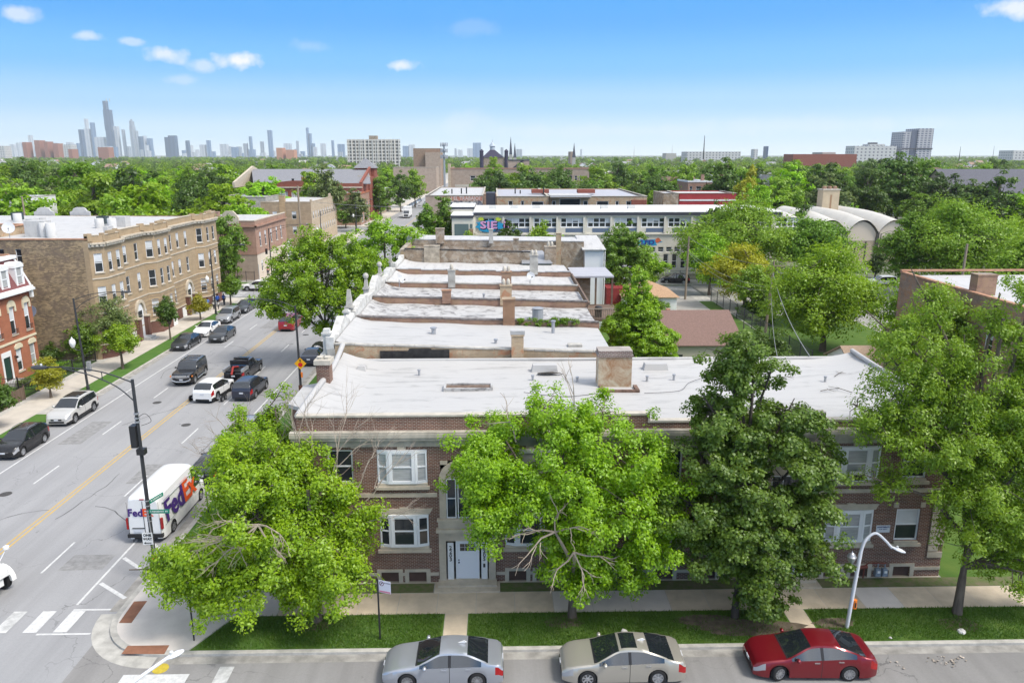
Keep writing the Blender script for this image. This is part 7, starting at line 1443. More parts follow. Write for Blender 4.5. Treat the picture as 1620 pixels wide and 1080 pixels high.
# white lorry nose at the left edge
lr = empty('lorry', 'white lorry whose rounded bonnet and front wheel just enter at the left edge', 'truck', (-25.85, 33.45, 0), R(-17)); M_LW = paint('lorry white', (.74, .74, .72), 0, .35)
b = MB(); st_ = [(-1.2, 1.15, .8, 2.0), (0, 1.12, .8, 1.95), (.8, 1.2, .85, 1.85), (1.5, 1.14, .85, 1.72), (1.85, 1.0, .9, 1.5), (2.0, .8, 1.0, 1.3)]
for (xx, w_, z0, z1) in st_:
 for q in range(13): a = math.pi * q / 12; b.v.append((xx, w_ * math.cos(a) * (1 if .1 < a < 3.04 else 1), z0 + (z1 - z0) * math.sin(a) ** .55))
for i in range(len(st_) - 1):
 for q in range(12): a = i * 13 + q; b.f.append((a, a + 13, a + 14, a + 1))
b.f.append(tuple((len(st_) - 1) * 13 + q for q in range(13))); b.build('bonnet', M_LW, lr, 50)
b = MB(); b.box(-3.2, -1.21, -1.15, 1.15, .8, 3.0); b.build('cab', M_LW, lr); b = MB(); b.box(-1.2, -1.17, -1.0, 1.0, 1.98, 2.9); b.build('windscreen', M_CGLASS, lr); b = MB(); b.box(1.5, 1.88, -.6, .6, .55, .9); b.build('bumper', M_LW, lr)
for sd_ in (-1, 1):
 b = MB(); n = 10; b.slab([(1.2 + .72 * math.cos(math.pi * q / n), sd_ * 1.02, .55 + .72 * math.sin(math.pi * q / n)) for q in range(n + 1)] + [(1.2 + .58 * math.cos(math.pi * q / n), sd_ * 1.02, .55 + .58 * math.sin(math.pi * q / n)) for q in range(n, -1, -1)], (0, sd_ * .24, 0)); b.build('mudguard', M_LW, lr, 40)
 b = MB(); b.tube([(1.35, sd_ * .95, 1.5), (1.6, sd_ * 1.2, 2.1)], .025, 6); b.lathe([(.03, -.1), (.13, -.06), (.14, .06), (.04, .12)], (1.62, sd_ * 1.22, 2.2), 10); b.build('wing_mirror', M_WPAINT, lr)
t2_, rm2, bk2 = wheel_meshes(.52, 8, .28); M_GOLD = mat('brass coloured hub', (.42, .30, .13), .45, metal=.5)
for xx in (1.2, -2.6):
 for sd_ in (1, -1): w_o = link('wheel', t2_, None, lr); w_o.location = (xx, sd_ * 1.08, .52); w_o.rotation_euler = (0, 0, 0 if sd_ > 0 else PI); b = MB(); b.lathe([(.33, .05), (.33, .10), (.16, .12), (.14, .2), (.02, .21)], (0, 0, 0), 16, 'y'); b.build('hub', M_GOLD, w_o)
# ------------------------------------------------------------------ street furniture
M_POLE = mat('dark street pole', (.035, .037, .042), .45, spec=.5, var=.2, scale=2); M_WPOLE = mat('white painted pole', (.70, .71, .74), .4); M_LENS = mat('pale lamp lens', (.66, .67, .66), .2, spec=.6)
def cobra(par, tip, d, m, s=1.0):
 """flat luminaire head pointing along d"""
 d = Vector(d).normalized(); n = Vector((-d.y, d.x, 0)).normalized(); u = n.cross(d) * -1; b = MB(); tip = Vector(tip)
 prof = [(0, .06, .05), (.12, .10, .07), (.3, .17, .10), (.55, .18, .10), (.75, .10, .06), (.8, .03, .03)]
 for (t, w_, h) in prof:
  for q in range(10): a = 2 * math.pi * q / 10; b.v.append(tuple(tip + d * t * s + n * math.cos(a) * w_ * s + u * (math.sin(a) * h + .02) * s))
 for i in range(len(prof) - 1):
  for q in range(10): b.f.append((i * 10 + q, i * 10 + (q + 1) % 10, (i + 1) * 10 + (q + 1) % 10, (i + 1) * 10 + q))
 h_ = b.build('lamp_head', m, par, 50); b = MB(); b.lathe([(.05, 0), (.05, .09), (.02, .1)], tip + d * .3 * s + u * .1 * s, 8); b.build('photocell', M_LENS, h_); return h_
def street_lamp(lab, x, y, h, reach, adir, globe=None, grp=None, lean=0):
 e = empty('street_lamp', lab, 'street lamp', (x, y, K), 0, grp); ad = Vector((*adir, 0)).normalized()
 b = MB(); b.tube([(0, 0, 0), (0, 0, .5), (0, 0, .52), (lean * .5, 0, h * .5), (lean, 0, h)], [.15, .15, .11, .095, .075], 10); b.build('pole', M_POLE, e); top = Vector((lean, 0, h))
 b = MB(); b.tube(bezel([top + Vector((0, 0, -.15)), top + ad * reach * .35 + Vector((0, 0, .35)), top + ad * reach * .75 + Vector((0, 0, .55)), top + ad * reach + Vector((0, 0, .55))], 5), .035, 6)
 b.tube(bezel([top + Vector((0, 0, -1.1)), top + ad * reach * .2 + Vector((0, 0, -.35)), top + ad * reach * .5 + Vector((0, 0, .2)), top + ad * reach * .8 + Vector((0, 0, .5))], 5), .03, 6)
 b.tube([top + ad * reach * .35 + Vector((0, 0, .34)), top + ad * reach * .35 + Vector((0, 0, .0))], .02, 5); b.build('arm', M_POLE, e)
 cobra(e, top + ad * (reach - .1) + Vector((0, 0, .52)), ad, M_POLE, 1.0)
 if globe:
  gzh, gd = globe; g = Vector((*gd, 0)).normalized() * .75; b = MB(); b.tube([(0, 0, gzh - .6), tuple(g * .6 + Vector((0, 0, gzh - .55))), tuple(g + Vector((0, 0, gzh - .3)))], .035, 6); b.build('globe_bracket', M_POLE, e); b = MB(); b.lathe([(.1, -.3), (.17, -.2), (.26, .05), (.27, .2), (.2, .42), (.07, .52), (.05, .62), (.01, .68)], g + Vector((0, 0, gzh)), 14); b.build('globe', mat('white acorn globe', (.80, .81, .80), .3), e, 50)
 return e
L1 = street_lamp('dark street lamp with long double arm and black control box at the near corner', -17.15, 34.75, 10.4, 4.1, (-1, .06))
b = MB(); zq = lambda y: gy(215, y, 34.75).z - K; b.box(-.34, -.06, -.22, .22, zq(706), zq(672)); b.build('control_box', M_BLACK, L1); b = MB(); b.box(-.16, .22, -.16, .16, zq(718), zq(709)); b.build('junction_box', M_BLACK, L1); b = MB()
for z in (zq(655), zq(662), zq(668)): b.lathe([(.12, 0), (.12, .08)], (0, 0, z), 10)
b.build('clamps', M_GALV, L1); b = MB(); b.tube(bezel([(.05, -.1, zq(660)), (.5, -.2, zq(652)), (.7, -.1, zq(665)), (.2, -.1, zq(672))], 5), .012, 5); b.build('loose_cable', M_BLACKM, L1)
b = MB()
for k in range(5): b.lathe([(.118, 0), (.118, .05)], (0, 0, zq(792 + 8 * k)), 10)
b.build('bands', M_GALV, L1)
M_SGREEN = mat('street sign green', (.0, .22, .14), .5)
def plate(name, lab, cat, c, ux, w_, h_, m, body=None, bm=None, size=.1, par=None, back=M_GALV):
 ux = Vector(ux).normalized(); n = ux.cross(Z_); b = MB(); b.obox(c, ux, n, Z_, -w_ / 2, w_ / 2, -.006, .006, -h_ / 2, h_ / 2); o = b.build(name, m, par)
 if lab: tag(o, lab, cat)
 if body: place_text(body, size, Vector(c) + n * .008, ux, Z_, bm or M_WPAINT, o, .002)
 return o
s1_ = gy(252, 807, 34.7); plate('street_sign', 'green street name sign facing the camera on the corner lamp post', 'street sign', (s1_.x + .04, 34.6, s1_.z), X_, 1.0, .21, M_SGREEN, 'S RIDGEWAY AV', M_WPAINT, .115)
s2_ = gy(240, 790, 34.9); plate('street_sign', 'green street name sign turned along the avenue, above the other green sign', 'street sign', (s2_.x + .03, 35.3, s2_.z - .1), Vector((.28, .95, 0)), 1.0, .21, M_SGREEN, 'W CERMAK RD', M_WPAINT, .115)
ow = gy(234, 851, 34.55); so = plate('road_sign', 'white ONE WAY sign with black arrow on the corner lamp post', 'road sign', (ow.x, 34.52, ow.z), Vector((1, .03, 0)), .50, .66, M_WPAINT)
for tt, dz in (('ONE', .18), ('WAY', -.02)): place_text(tt, .19, (ow.x, 34.508, ow.z + dz), X_, Z_, M_BLACKM, so, .006)
b = MB(); yq = 34.505; b.slab([(ow.x - .2, yq, ow.z - .23), (ow.x - .1, yq, ow.z - .29), (ow.x - .1, yq, ow.z - .25), (ow.x + .17, yq, ow.z - .25), (ow.x + .17, yq, ow.z - .21), (ow.x - .1, yq, ow.z - .21), (ow.x - .1, yq, ow.z - .17)], (0, -.003, 0)); b.build('arrow', M_BLACKM, so); b = MB(); b.box(ow.x - .25, ow.x + .25, 34.511, 34.513, ow.z - .33, ow.z - .32); b.box(ow.x - .25, ow.x + .25, 34.511, 34.513, ow.z + .32, ow.z + .33); b.build('border', M_BLACKM, so)
b = MB(); b.tube([(ow.x + .12, 34.6, s1_.z + .05), (ow.x + .2, 34.6, ow.z - .6), (ow.x + .2, 34.6, K)], .03, 6); tag(b.build('sign_post', M_GALV), 'thin grey post beside the corner lamp, carrying the ONE WAY sign', 'post'); b = MB(); b.lathe([(.117, 0), (.117, .3)], (-17.15, 34.75, gy(236, 884, 34.75).z), 10); tag(b.build('orange_band', mat('orange reflective', (.85, .22, .03), .5)), 'orange reflective band round the corner lamp post', 'band')
street_lamp('dark street lamp with white globe at the left kerb by the red house lawn', -36.7, 66.2, 8.5, 4.4, (1, .0), (4.4, (-1, -.2)), lean=-.2); b = MB(); b.box(-36.5, -36.2, 66.05, 66.35, 2.0, 2.9); tag(b.build('utility_box', M_GALV), 'small grey utility box on the left kerb lamp post', 'box')
street_lamp('dark street lamp beside the group of pedestrians, white globe below', -37.3, 100.2, 8.7, 3.9, (1, 0), (4.6, (-1, 0))); street_lamp('street lamp at the right kerb carrying the yellow warning sign', -17.2, 64.45, 8.1, 3.4, (-1, .05)); street_lamp('street lamp with long arm at the pinkish corner building', -37.4, 127.0, 8.9, 6.0, (1, .15)); street_lamp('street lamp beside the cream block front', -37.5, 165.5, 9.0, 7.5, (1, .1), (4.8, (-1, 0)))
street_lamp('far street lamp on the sidewalk by the distant white sedan', -37.5, 208, 8.5, 4, (1, 0), (4.6, (-1, 0))); street_lamp('far street lamp at the right kerb below the white box truck', -16.8, 205, 7, 3, (-1, 0)); street_lamp('dark far street lamp under the avenue trees', -37.5, 250, 8.5, 4, (1, 0)); street_lamp('white-headed street lamp in front of the vaulted hall', gz(1378, 432).x, gz(1378, 432).y - 2, 7.2, 3.2, (1, 0))
# white lamp post on the verge with acorn lantern
wl = empty('street_lamp', 'white curved-arm lamp post with silver acorn lantern on the verge behind the red car', 'street lamp', (15.75, 29.85, K)); yl = 29.85; q = lambda x, y: gy(x, y, yl) - Vector((15.75, yl, K))
pts = [(0, 0, 0), (.08, 0, 1.4), (.16, 0, 2.8), (.23, 0, 3.8), (.38, 0, 4.35), tuple(q(1384, 843)), tuple(q(1396, 850)), tuple(q(1411, 866))]; b = MB(); b.tube(bezel(pts, 4), [.085] * 12 + [.075] * 5 + [.06] * 12, 10); b.build('pole', M_WPOLE, wl, 60); dv = (q(1411, 866) - q(1396, 850)); cobra(wl, q(1410, 865), Vector((dv.x, -.2, dv.z * .3)), M_WPOLE, .75)
g = q(1347, 884); b = MB(); b.tube([tuple(q(1358, 912)), tuple(q(1351, 902)), tuple(g + Vector((.02, 0, -.28)))], .022, 6); b.build('lantern_bracket', M_WPOLE, wl); b = MB(); b.lathe([(.03, -.34), (.06, -.28), (.13, -.1), (.20, .08), (.205, .13), (.17, .15), (.15, .24), (.08, .30), (.03, .34), (.012, .42)], g, 14); b.build('lantern', mat('silver lantern', (.40, .41, .43), .35, metal=.5), wl, 50)
c = q(1352, 955); b = MB(); b.lathe([(.092, 0), (.092, .42)], (c.x, c.y, c.z - .2), 12); b.build('orange_tag', mat('orange tag', (.85, .22, .03), .5), wl); b = MB(); b.box(c.x - .03, c.x + .03, c.y - .1, c.y - .093, c.z - .12, c.z + .12); b.build('tag_writing', M_BLACKM, wl)
# white lamp leaning in at the bottom left
cl = empty('street_lamp', 'white street lamp whose head rises from the bottom edge near the corner kerb', 'street lamp', (-10.6, 16.2, .0)); b = MB(); b.tube(bezel([(0, 0, 0), (0, 0, 5.5), (.3, .2, 6.9), (1.0, .75, 7.5), (1.95, 1.5, 7.95)], 5), [.1] * 8 + [.045] * 13, 10); b.build('pole', M_WPOLE, cl); cobra(cl, (1.85, 1.42, 7.9), (.8, .62, .12), M_WPOLE, .62)
# sign posts on the verge
p1 = empty('road_sign', 'slim black post with white no-parking sign on the verge left of the door', 'road sign', (-5.15, 29.45, K)); b = MB(); b.box(-.035, .035, -.035, .035, 0, 2.95); b.build('post', M_BLACK, p1); ux = Vector((.94, -.33, 0)); b = MB(); nn = ux.cross(Z_); b.obox((.04, 0, 2.62), ux, nn, Z_, 0, .58, -.006, .006, -.28, .30); pl = b.build('sign_plate', mat('no parking plate', (.66, .66, .76), .4), p1)
b = MB()
for a in range(16): a0, a1 = 2 * math.pi * a / 16, 2 * math.pi * (a + 1) / 16; b.poly([Vector((.04, 0, 2.62)) + ux * (.15 + r * math.cos(t)) + Z_ * (.15 + r * math.sin(t)) + nn * .009 for r, t in ((.11, a0), (.085, a0), (.085, a1), (.11, a1))][::-1])
b.obox(Vector((.04, 0, 2.62)) + ux * .15 + Z_ * .15, (ux + Z_).normalized(), nn, (Z_ - ux).normalized(), -.09, .09, .0085, .0095, -.012, .012); b.build('no_parking_symbol', mat('dark red ink', (.16, .015, .05), .6), pl); place_text('P', .13, Vector((.04, 0, 2.62)) + ux * .15 + Z_ * .15 + nn * .0085, ux, Z_, M_BLACKM, pl); place_text('NO PARKING', .05, Vector((.04, 0, 2.62)) + ux * .42 + Z_ * .2 + nn * .009, ux, Z_, M_BLACKM, pl); b = MB(); b.obox((.04, 0, 2.62), ux, nn, Z_, .02, .56, .0065, .008, -.26, -.19); b.build('red_stripe', mat('pink red stripe', (.6, .2, .3), .6), pl)
b = MB(); b.tube([(-13.3, 29.55, K), (-13.3, 29.55, 2.9)], .035, 6); tag(b.build('sign_post', M_BLACK), 'plain black post standing on the corner grass under the ash tree', 'post'); b = MB(); c = gz(318, 862); b.tube([(-17.0, 41.5, K), (-17.0, 41.5, 3.0)], .035, 6); tag(b.build('sign_post', M_POLE), 'dark green post beside the delivery van', 'post')
# yellow warning sign by the dark car
ws = empty('road_sign', 'yellow diamond warning sign with red disc and black arrow at the right kerb', 'road sign', (-17.0, 64.3, K)); c = gy(475, 575, 64.3); z = c.z - K; b = MB(); b.tube([(-.2, .09, 0), (-.2, .09, 1.0)], .17, 10); b.build('post_sleeve', mat('rust post', (.12, .05, .03), .8), ws); b = MB(); r = .53; xo = c.x + 17.0; b.slab([(xo - r, 0, z), (xo, 0, z - r), (xo + r, 0, z), (xo, 0, z + r)], (0, .012, 0)); pl = b.build('sign_plate', mat('warning yellow', (.80, .40, .01), .5), ws); b = MB(); b.poly([(xo + .2 * math.cos(a), -.004, z - .1 + .2 * math.sin(a)) for a in [2 * math.pi * k / 18 for k in range(18)]]); b.build('red_disc', mat('signal red', (.62, .012, .02), .5), pl); b = MB(); b.poly([(xo - .03, -.004, z + .12), (xo + .03, -.004, z + .12), (xo + .03, -.004, z + .26), (xo + .12, -.004, z + .24), (xo, -.004, z + .40), (xo - .12, -.004, z + .24), (xo - .03, -.004, z + .26)]); b.build('arrow', M_BLACKM, pl); b = MB(); b.box(-.07, .07, -.02, .08, z - 1.25, z - .8); b.build('reflector', mat('orange reflective', (.85, .22, .03)), ws)
# stop sign across the side street
ss = empty('road_sign', 'red octagonal STOP sign in front of the pinkish corner building', 'road sign', (-38.6, 124.0, K)); c = gy(439, 421, 124.0); z = c.z - K; b = MB(); b.tube([(0, .04, 0), (0, .04, z + .3)], .05, 6); b.build('post', M_GALV, ss); xo = c.x + 38.6; b = MB(); b.slab([(xo + .46 * math.cos(R(22.5 + 45 * k)), 0, z + .46 * math.sin(R(22.5 + 45 * k))) for k in range(8)], (0, .02, 0)); pl = b.build('sign_plate', mat('signal red', (.62, .012, .02)), ss); place_text('STOP', .30, (xo, -.006, z), X_, Z_, M_WPAINT, pl, .004)
tl = empty('traffic_signal', 'small dark signal head on the lamp post above the STOP sign', 'traffic signal', (-37.6, 126.7, 5.2)); b = MB(); b.box(-.45, -.15, -.25, .05, -.4, .5); b.build('signal_head', M_BLACKM, tl); b = MB(); b.box(-.42, -.18, -.26, -.251, .15, .4); b.build('lens', mat('unlit lens', (.06, .03, .03), .3), tl)
c = gy(300, 460, 112); plate('road_sign', 'pale grey back of a road sign at the corner of the buff apartment building', 'road sign', (gy(338, 441, 116).x, 116, gy(338, 441, 116).z), X_, .6, .7, M_GALV)
b = MB(); b.tube([(gy(338, 441, 116).x, 116.05, 0), (gy(338, 441, 116).x, 116.05, gy(338, 436, 116).z)], .04, 6); tag(b.build('sign_post', M_GALV), 'grey post carrying the pale sign back near the buff building corner', 'post')
# utility poles and wires
def upole(lab, x, y, h, lean=(0, 0), arm=True, tr=False, r0=.17):
 e = empty('utility_pole', lab, 'utility pole', (x, y, K)); b = MB(); b.tube([(0, 0, 0), (lean[0], lean[1], h)], [r0, r0 * .68], 9); b.build('pole', M_WOODP, e)
 if arm: b = MB(); b.obox((lean[0] * .93, lean[1] * .93, h * .93), X_, Y_, Z_, -.1, 1.5, -.06, .06, -.06, .06); b.build('crossarm', M_WOODP, e)
 if tr: b = MB(); b.lathe([(.0, 0), (.25, .02), (.27, .75), (.2, .85)], (.4, 0, h * .7), 12); b.build('transformer', M_GALV, e)
 return e
upole('plain wooden utility pole standing in the alley beside the hipped garage', 27.9, 109.5, 9.2, (.05, 0), False); upole('weathered wooden utility pole with crossarm and lamp bracket at the alley fence', 32.3, 88.0, 8.6, (.35, 0), True); upole('short grey pole stub rising behind the right-hand brick building', gy(1523, 420, 74).x, 74.0, gy(1523, 388, 74).z, (.15, 0), False); upole('pale tall wooden utility pole beside the cream block', gy(478, 385, 175).x, 175, gy(476, 295, 175).z, (-.2, 0), True, r0=.3); upole('white-topped pole behind the far end of the apartment roof', gy(39, 340, 121).x, 121, gy(38, 312, 121).z, (0, 0), False, True)
b = MB(); b.tube(bezel([(32.6, 88, 7.0), (32.9, 87.6, 7.4), (33.6, 87.2, 7.4)], 4), .03, 5); e_ = bpy.data.objects['utility_pole.001']; lb = b.mesh('lamp_bracket'); lb.transform(Matrix.Translation((-32.3, -88, -K))); link('lamp_bracket', lb, M_GALV, e_); b = MB(); b.lathe([(.12, 0), (.16, .08), (.05, .16)], (1.4, -.9, 7.2), 8); b.build('lamp_head', M_LENS, e_)
def wire(lab, a, c, sag, r=.022, grp='overhead wires'):
 a, c = Vector(a), Vector(c); n = 14; b = MB(); b.tube([a.lerp(c, k / n) - Z_ * sag * 4 * (k / n) * (1 - k / n) for k in range(n + 1)], r, 4); o = b.build('overhead_wire', mat('grey cable', (.22, .22, .22), .6)); tag(o, lab, 'wire', grp)
wire('upper overhead wire between the two alley poles', (28, 109.5, 9.2), (32.6, 88, 8.2), .9); wire('lower overhead wire sagging between the two alley poles', (28, 109.5, 7.2), (32.5, 88, 5.6), 1.0); wire('second lower overhead wire close below the first between the alley poles', (28, 109.5, 7.0), (32.5, 88, 5.2), 1.4); wire('thick overhead wire from the alley pole down to the white roof', (32.6, 88, 7.4), (19.6, 45.5, 8.6), .8, .03); wire('thin overhead wire just left of the thick one, down to the white roof', (32.5, 88, 6.6), (17.6, 45.5, 8.5), 1.2); wire('overhead wire crossing the far avenue above the parked white sedan', gy(500, 320, 178), gy(700, 328, 190), .4, .05); wire('lower overhead wire crossing the far avenue', gy(555, 341, 178), gy(700, 342, 190), .1, .04); wire('overhead wire from the alley pole into the trees on the left', (28, 109.5, 7.4), (21, 121, 5.0), .5)
# fences
def fence(lab, a, c, h, n, m, bars=True, rails=(.15, .95), r=.012, gate=False, solid=None, pr=.04):
 a, c = Vector((*a, 0)), Vector((*c, 0)); d = (c - a); L_ = d.length; d.normalize(); e = empty('fence' if not gate else 'gate', lab, 'fence' if not gate else 'gate', (a.x, a.y, K)); ang = math.atan2(d.y, d.x); e.rotation_euler = (0, 0, ang)
 for k in range(n + 1): b = MB(); x = L_ * k / n; b.box(x - pr, x + pr, -pr, pr, 0, h + .12); b.build('post', m, e)
 b = MB()
 for f in rails: b.box(0, L_, -.02, .02, h * f - .02, h * f + .02)
 if bars:
  k = 0
  while k * .14 < L_: b.box(k * .14 - r * .8, k * .14 + r * .8, -r * .8, r * .8, .05, h); k += 1
 b.build('railing', m, e)
 if solid: b = MB(); b.box(0, L_, -.015, .015, .06, h); b.build('infill', solid, e)
 return e
fence('black iron garden fence along the front of the red house yard', (-41.2, 56), (-41.2, 66.3), 1.25, 5, M_BLACK); fence('black iron fence between the lawn and the sidewalk beside the tall lamp', (-41.2, 67.8), (-41.2, 76.5), 1.25, 4, M_BLACK); fence('black iron gate at the end of the red house garden path', (-41.2, 66.4), (-41.2, 67.7), 1.5, 1, M_BLACK, gate=True, pr=.06); fence('black iron cross fence running back from the sidewalk to the red house', (-44.8, 66.5), (-41.3, 66.5), 1.2, 2, M_BLACK)
fence('brown timber fence panel beside the sidewalk, next to the small maple', (-41.0, 59.3), (-41.0, 64.0), 1.15, 3, mat('brown timber', (.17, .12, .09)), False, solid=mat('brown fence boards', (.16, .115, .085), .85, var=.4, scale=1.5, streak=(1, 7, .2)))
fence('black iron fence round the pinkish corner building forecourt', (-52, 127), (-44.9, 127), 1.6, 5, M_BLACK); fence('black iron fence panel before the pale side wall of the corner building', (-44.5, 127), (-40.3, 127), 1.7, 3, M_BLACK)
M_CHAIN = mat('thin chain link mesh', (.16, .17, .17), .6)
e_ = fence('grey chain-link fence between the alley grass and the trees', (31.3, 72), (31.3, 108), 1.9, 12, M_POLE, False, rails=(.98,)); b = MB()
for k in range(0, 36 * 4): b.tube([(k * .25, 0, 0), (k * .25 + .9, 0, 1.85)], .007, 3, False); b.tube([(k * .25 + .9, 0, 0), (k * .25, 0, 1.85)], .007, 3, False)
b.build('chain_link', M_CHAIN, e_)
fence('dark metal gate frame standing open beside the brown-roofed garage', (24.4, 84.5), (24.4, 90.5), 1.6, 4, M_BLACK, False, rails=(.15, .97), gate=True)
fence('dark fence along the car park before the school', (14, 127), (60, 127), 1.6, 16, M_POLE, False, rails=(.1, .98)); fence('white picket fence round the yard by the cream block', (gz(470, 430).x - 3, gz(470, 430).y), (-41, gz(470, 430).y - 3), 1.0, 6, mat('green painted fence', (.08, .17, .06), .7))
# bins in the back yard
for i, (x, y, m, lab) in enumerate([(22.5, 87.6, M_BLACKM, 'black wheelie bin in the back yard, left of the blue one'), (23.6, 87.9, mat('blue plastic', (.03, .12, .30), .5), 'blue-lidded wheelie bin in the back yard'), (24.3, 87.2, M_BLACKM, 'black wheelie bin in the back yard, nearest the open gate')]):
 e = empty('wheelie_bin', lab, 'bin', (x, y, K)); b = MB(); b.box(-.26, .26, -.26, .26, .08, 1.0, (-.33, .33, -.33, .33)); b.build('body', M_BLACKM if i != 1 else MATS['blue plastic'], e); b = MB(); b.box(-.36, .36, -.38, .36, 1.003, 1.1, (-.28, .28, -.28, .3)); b.build('lid', m, e); b = MB(); b.tube([(-.3, .3, .1), (.3, .3, .1)], .1, 8); b.build('wheels', M_TYRE, e)
# litter
r_ = random.Random(17);
for (x, y, n, sp, lab) in [(18.9, 27.6, 34, .42, 'scattered heap of paper litter in the gutter right of the red car'), (16.9, 27.3, 6, .5, 'few scraps of litter on the road behind the red car')]:
 b = MB()
 for k in range(n):
  px, py, a, s_ = x + r_.gauss(0, sp), y + r_.gauss(0, sp * .5), r_.random() * 6, .02 + .05 * r_.random(); c_, s2 = math.cos(a) * s_, math.sin(a) * s_; zz = .016 + .03 * r_.random(); b.slab([(px - c_, py - s2, zz), (px + s2, py - c_, zz + .01), (px + c_, py + s2, zz + .02), (px - s2, py + c_, zz + .012)], (0, 0, .006))
 o = b.build('litter', mat('pale litter', (.36, .31, .26), .8, var=.5, scale=9, island=.5)); o['kind'] = 'stuff'; o['label'] = lab
for i, (x, y, lab) in enumerate([(5.65, 29.7, 'crumpled white bag lying on the verge behind the champagne sedan'), (20.7, 29.35, 'crumpled pale bag on the grass by the willowy tree trunk'), (17.3, 29.0, 'small white scrap on the verge right of the lamp post')]):
 b = MB(); s_ = (.16, .2, .08)[i]; b.lathe([(.02, 0), (s_, .02), (s_ * .8, s_ * .5), (.03, s_ * .7)], (0, 0, 0), 7); me = b.mesh('bag'); rr = random.Random(i)
 for v in me.vertices: v.co += Vector((rr.uniform(-.03, .03), rr.uniform(-.03, .03), rr.uniform(0, .03)))
 me.transform(Matrix.Translation((x, y, K + .006))); tag(link('litter_bag', me, mat('white plastic bag', (.6, .58, .55), .6)), lab, 'litter')
# ------------------------------------------------------------------ people by the far left sidewalk
M_SKIN = mat('brown skin', (.20, .11, .07), .6); M_HAIR = mat('black hair', (.012, .01, .01), .7)
def skin_mesh(name, joints, bones, rad):
 me = bpy.data.meshes.new(name); me.from_pydata([Vector(j) for j in joints], bones, []); ob = bpy.data.objects.new(name, me); C.objects.link(ob)
 md = ob.modifiers.new('skin', 'SKIN'); md.use_smooth_shade = True
 for v, r in zip(me.skin_vertices[0].data, rad): v.radius = r if hasattr(r, '__len__') else (r, r)
 me.skin_vertices[0].data[0].use_root = True
 sb = ob.modifiers.new('sub', 'SUBSURF'); sb.levels = sb.render_levels = 1
 dg = bpy.context.evaluated_depsgraph_get(); out = bpy.data.meshes.new_from_object(ob.evaluated_get(dg)); bpy.data.objects.remove(ob); out.name = name; return out
def person(lab, x, y, head, h, top, legs, walk=.18, arm=.12, bag=None, skirt=False):
 s = h / 1.72; e = empty('person', lab, 'person', (x, y, K), head, 'pedestrians on the left sidewalk'); w_ = walk
 J = [(0, 0, .95), (0, 0, 1.12), (0, 0, 1.32), (0, 0, 1.44), (.01, 0, 1.50), (.02, 0, 1.60), (.03, 0, 1.68), (0, .10, .90), (w_, .10, .50), (w_ * 1.0, .10, .08), (w_ + .14, .11, .04), (0, -.10, .90), (-w_ * .4, -.10, .50), (-w_ * 1.3, -.10, .10), (-w_ * 1.3 + .13, -.11, .04), (0, .19, 1.40), (-arm * .5, .25, 1.14), (arm * .6, .25, .90), (arm, .25, .80), (0, -.19, 1.40), (arm * .5, -.25, 1.14), (arm * 1.1, -.25, .92), (arm * 1.3, -.25, .82)]
 B = [(0, 1), (1, 2), (2, 3), (3, 4), (4, 5), (5, 6), (0, 7), (7, 8), (8, 9), (9, 10), (0, 11), (11, 12), (12, 13), (13, 14), (3, 15), (15, 16), (16, 17), (17, 18), (3, 19), (19, 20), (20, 21), (21, 22)]
 rd = [(.12, .16), (.11, .14), (.12, .17), (.09, .13), .05, .085, .075, .085, .06, .04, .035, .085, .06, .04, .035, .055, .042, .034, .03, .055, .042, .034, .03]
 def sc(l): return [(a * s, b_ * s, c_ * s) for a, b_, c_ in l]
 body = skin_mesh('body', sc(J), B, [tuple(v * s for v in r) if hasattr(r, '__len__') else r * s for r in rd]); link('body', body, M_SKIN, e)
 it = [0, 1, 2, 3, 15, 16, 19, 20]; mp = {v: i for i, v in enumerate(it)}; sh = skin_mesh('shirt', sc([J[i] for i in it]), [(mp[a], mp[b_]) for a, b_ in B if a in mp and b_ in mp], [(.15 * s, .19 * s), (.14 * s, .175 * s), (.145 * s, .2 * s), (.10 * s, .15 * s), .068 * s, .056 * s, .068 * s, .056 * s]); link('shirt', sh, top, e)
 il = [0, 7, 8, 9, 11, 12, 13]; mp = {v: i for i, v in enumerate(il)}; tr = skin_mesh('trousers', sc([J[i] for i in il]), [(mp[a], mp[b_]) for a, b_ in B if a in mp and b_ in mp], [(.14 * s, .18 * s), .1 * s, .078 * s, .058 * s, .1 * s, .078 * s, .058 * s]); link('trousers', tr, legs, e)
 b = MB(); b.lathe([(.03, .10), (.085, .07), (.10, .0), (.09, -.07), (.05, -.10)], (.005 * s, 0, 1.655 * s), 10); link('hair', b.mesh('hair'), M_HAIR, e)
 if bag: b = MB(); b.box(-.32 * s, -.16 * s, -.14 * s, .14 * s, 1.0 * s, 1.42 * s); b.build('rucksack', bag, e)
 return e
M_SBLU = mat('light blue shirt', (.10, .22, .55), .8); M_DBLU = mat('deep blue shirt', (.03, .10, .42), .8); M_JEAN = mat('dark trousers', (.02, .025, .04), .8); M_WSH = mat('white shirt', (.6, .58, .56), .8)
person('person in light blue shirt and dark trousers walking away by the lamp post', -39.3, 102.8, 1.7, 1.75, M_SBLU, M_JEAN); person('person in deep blue top walking beside another in blue, nearer the building corner', -38.9, 105.6, 1.4, 1.75, M_DBLU, M_JEAN, bag=M_DBLU); person('person with dark hair in deep blue on the kerb side of the pair', -38.3, 106.3, 1.6, 1.68, M_DBLU, M_JEAN)
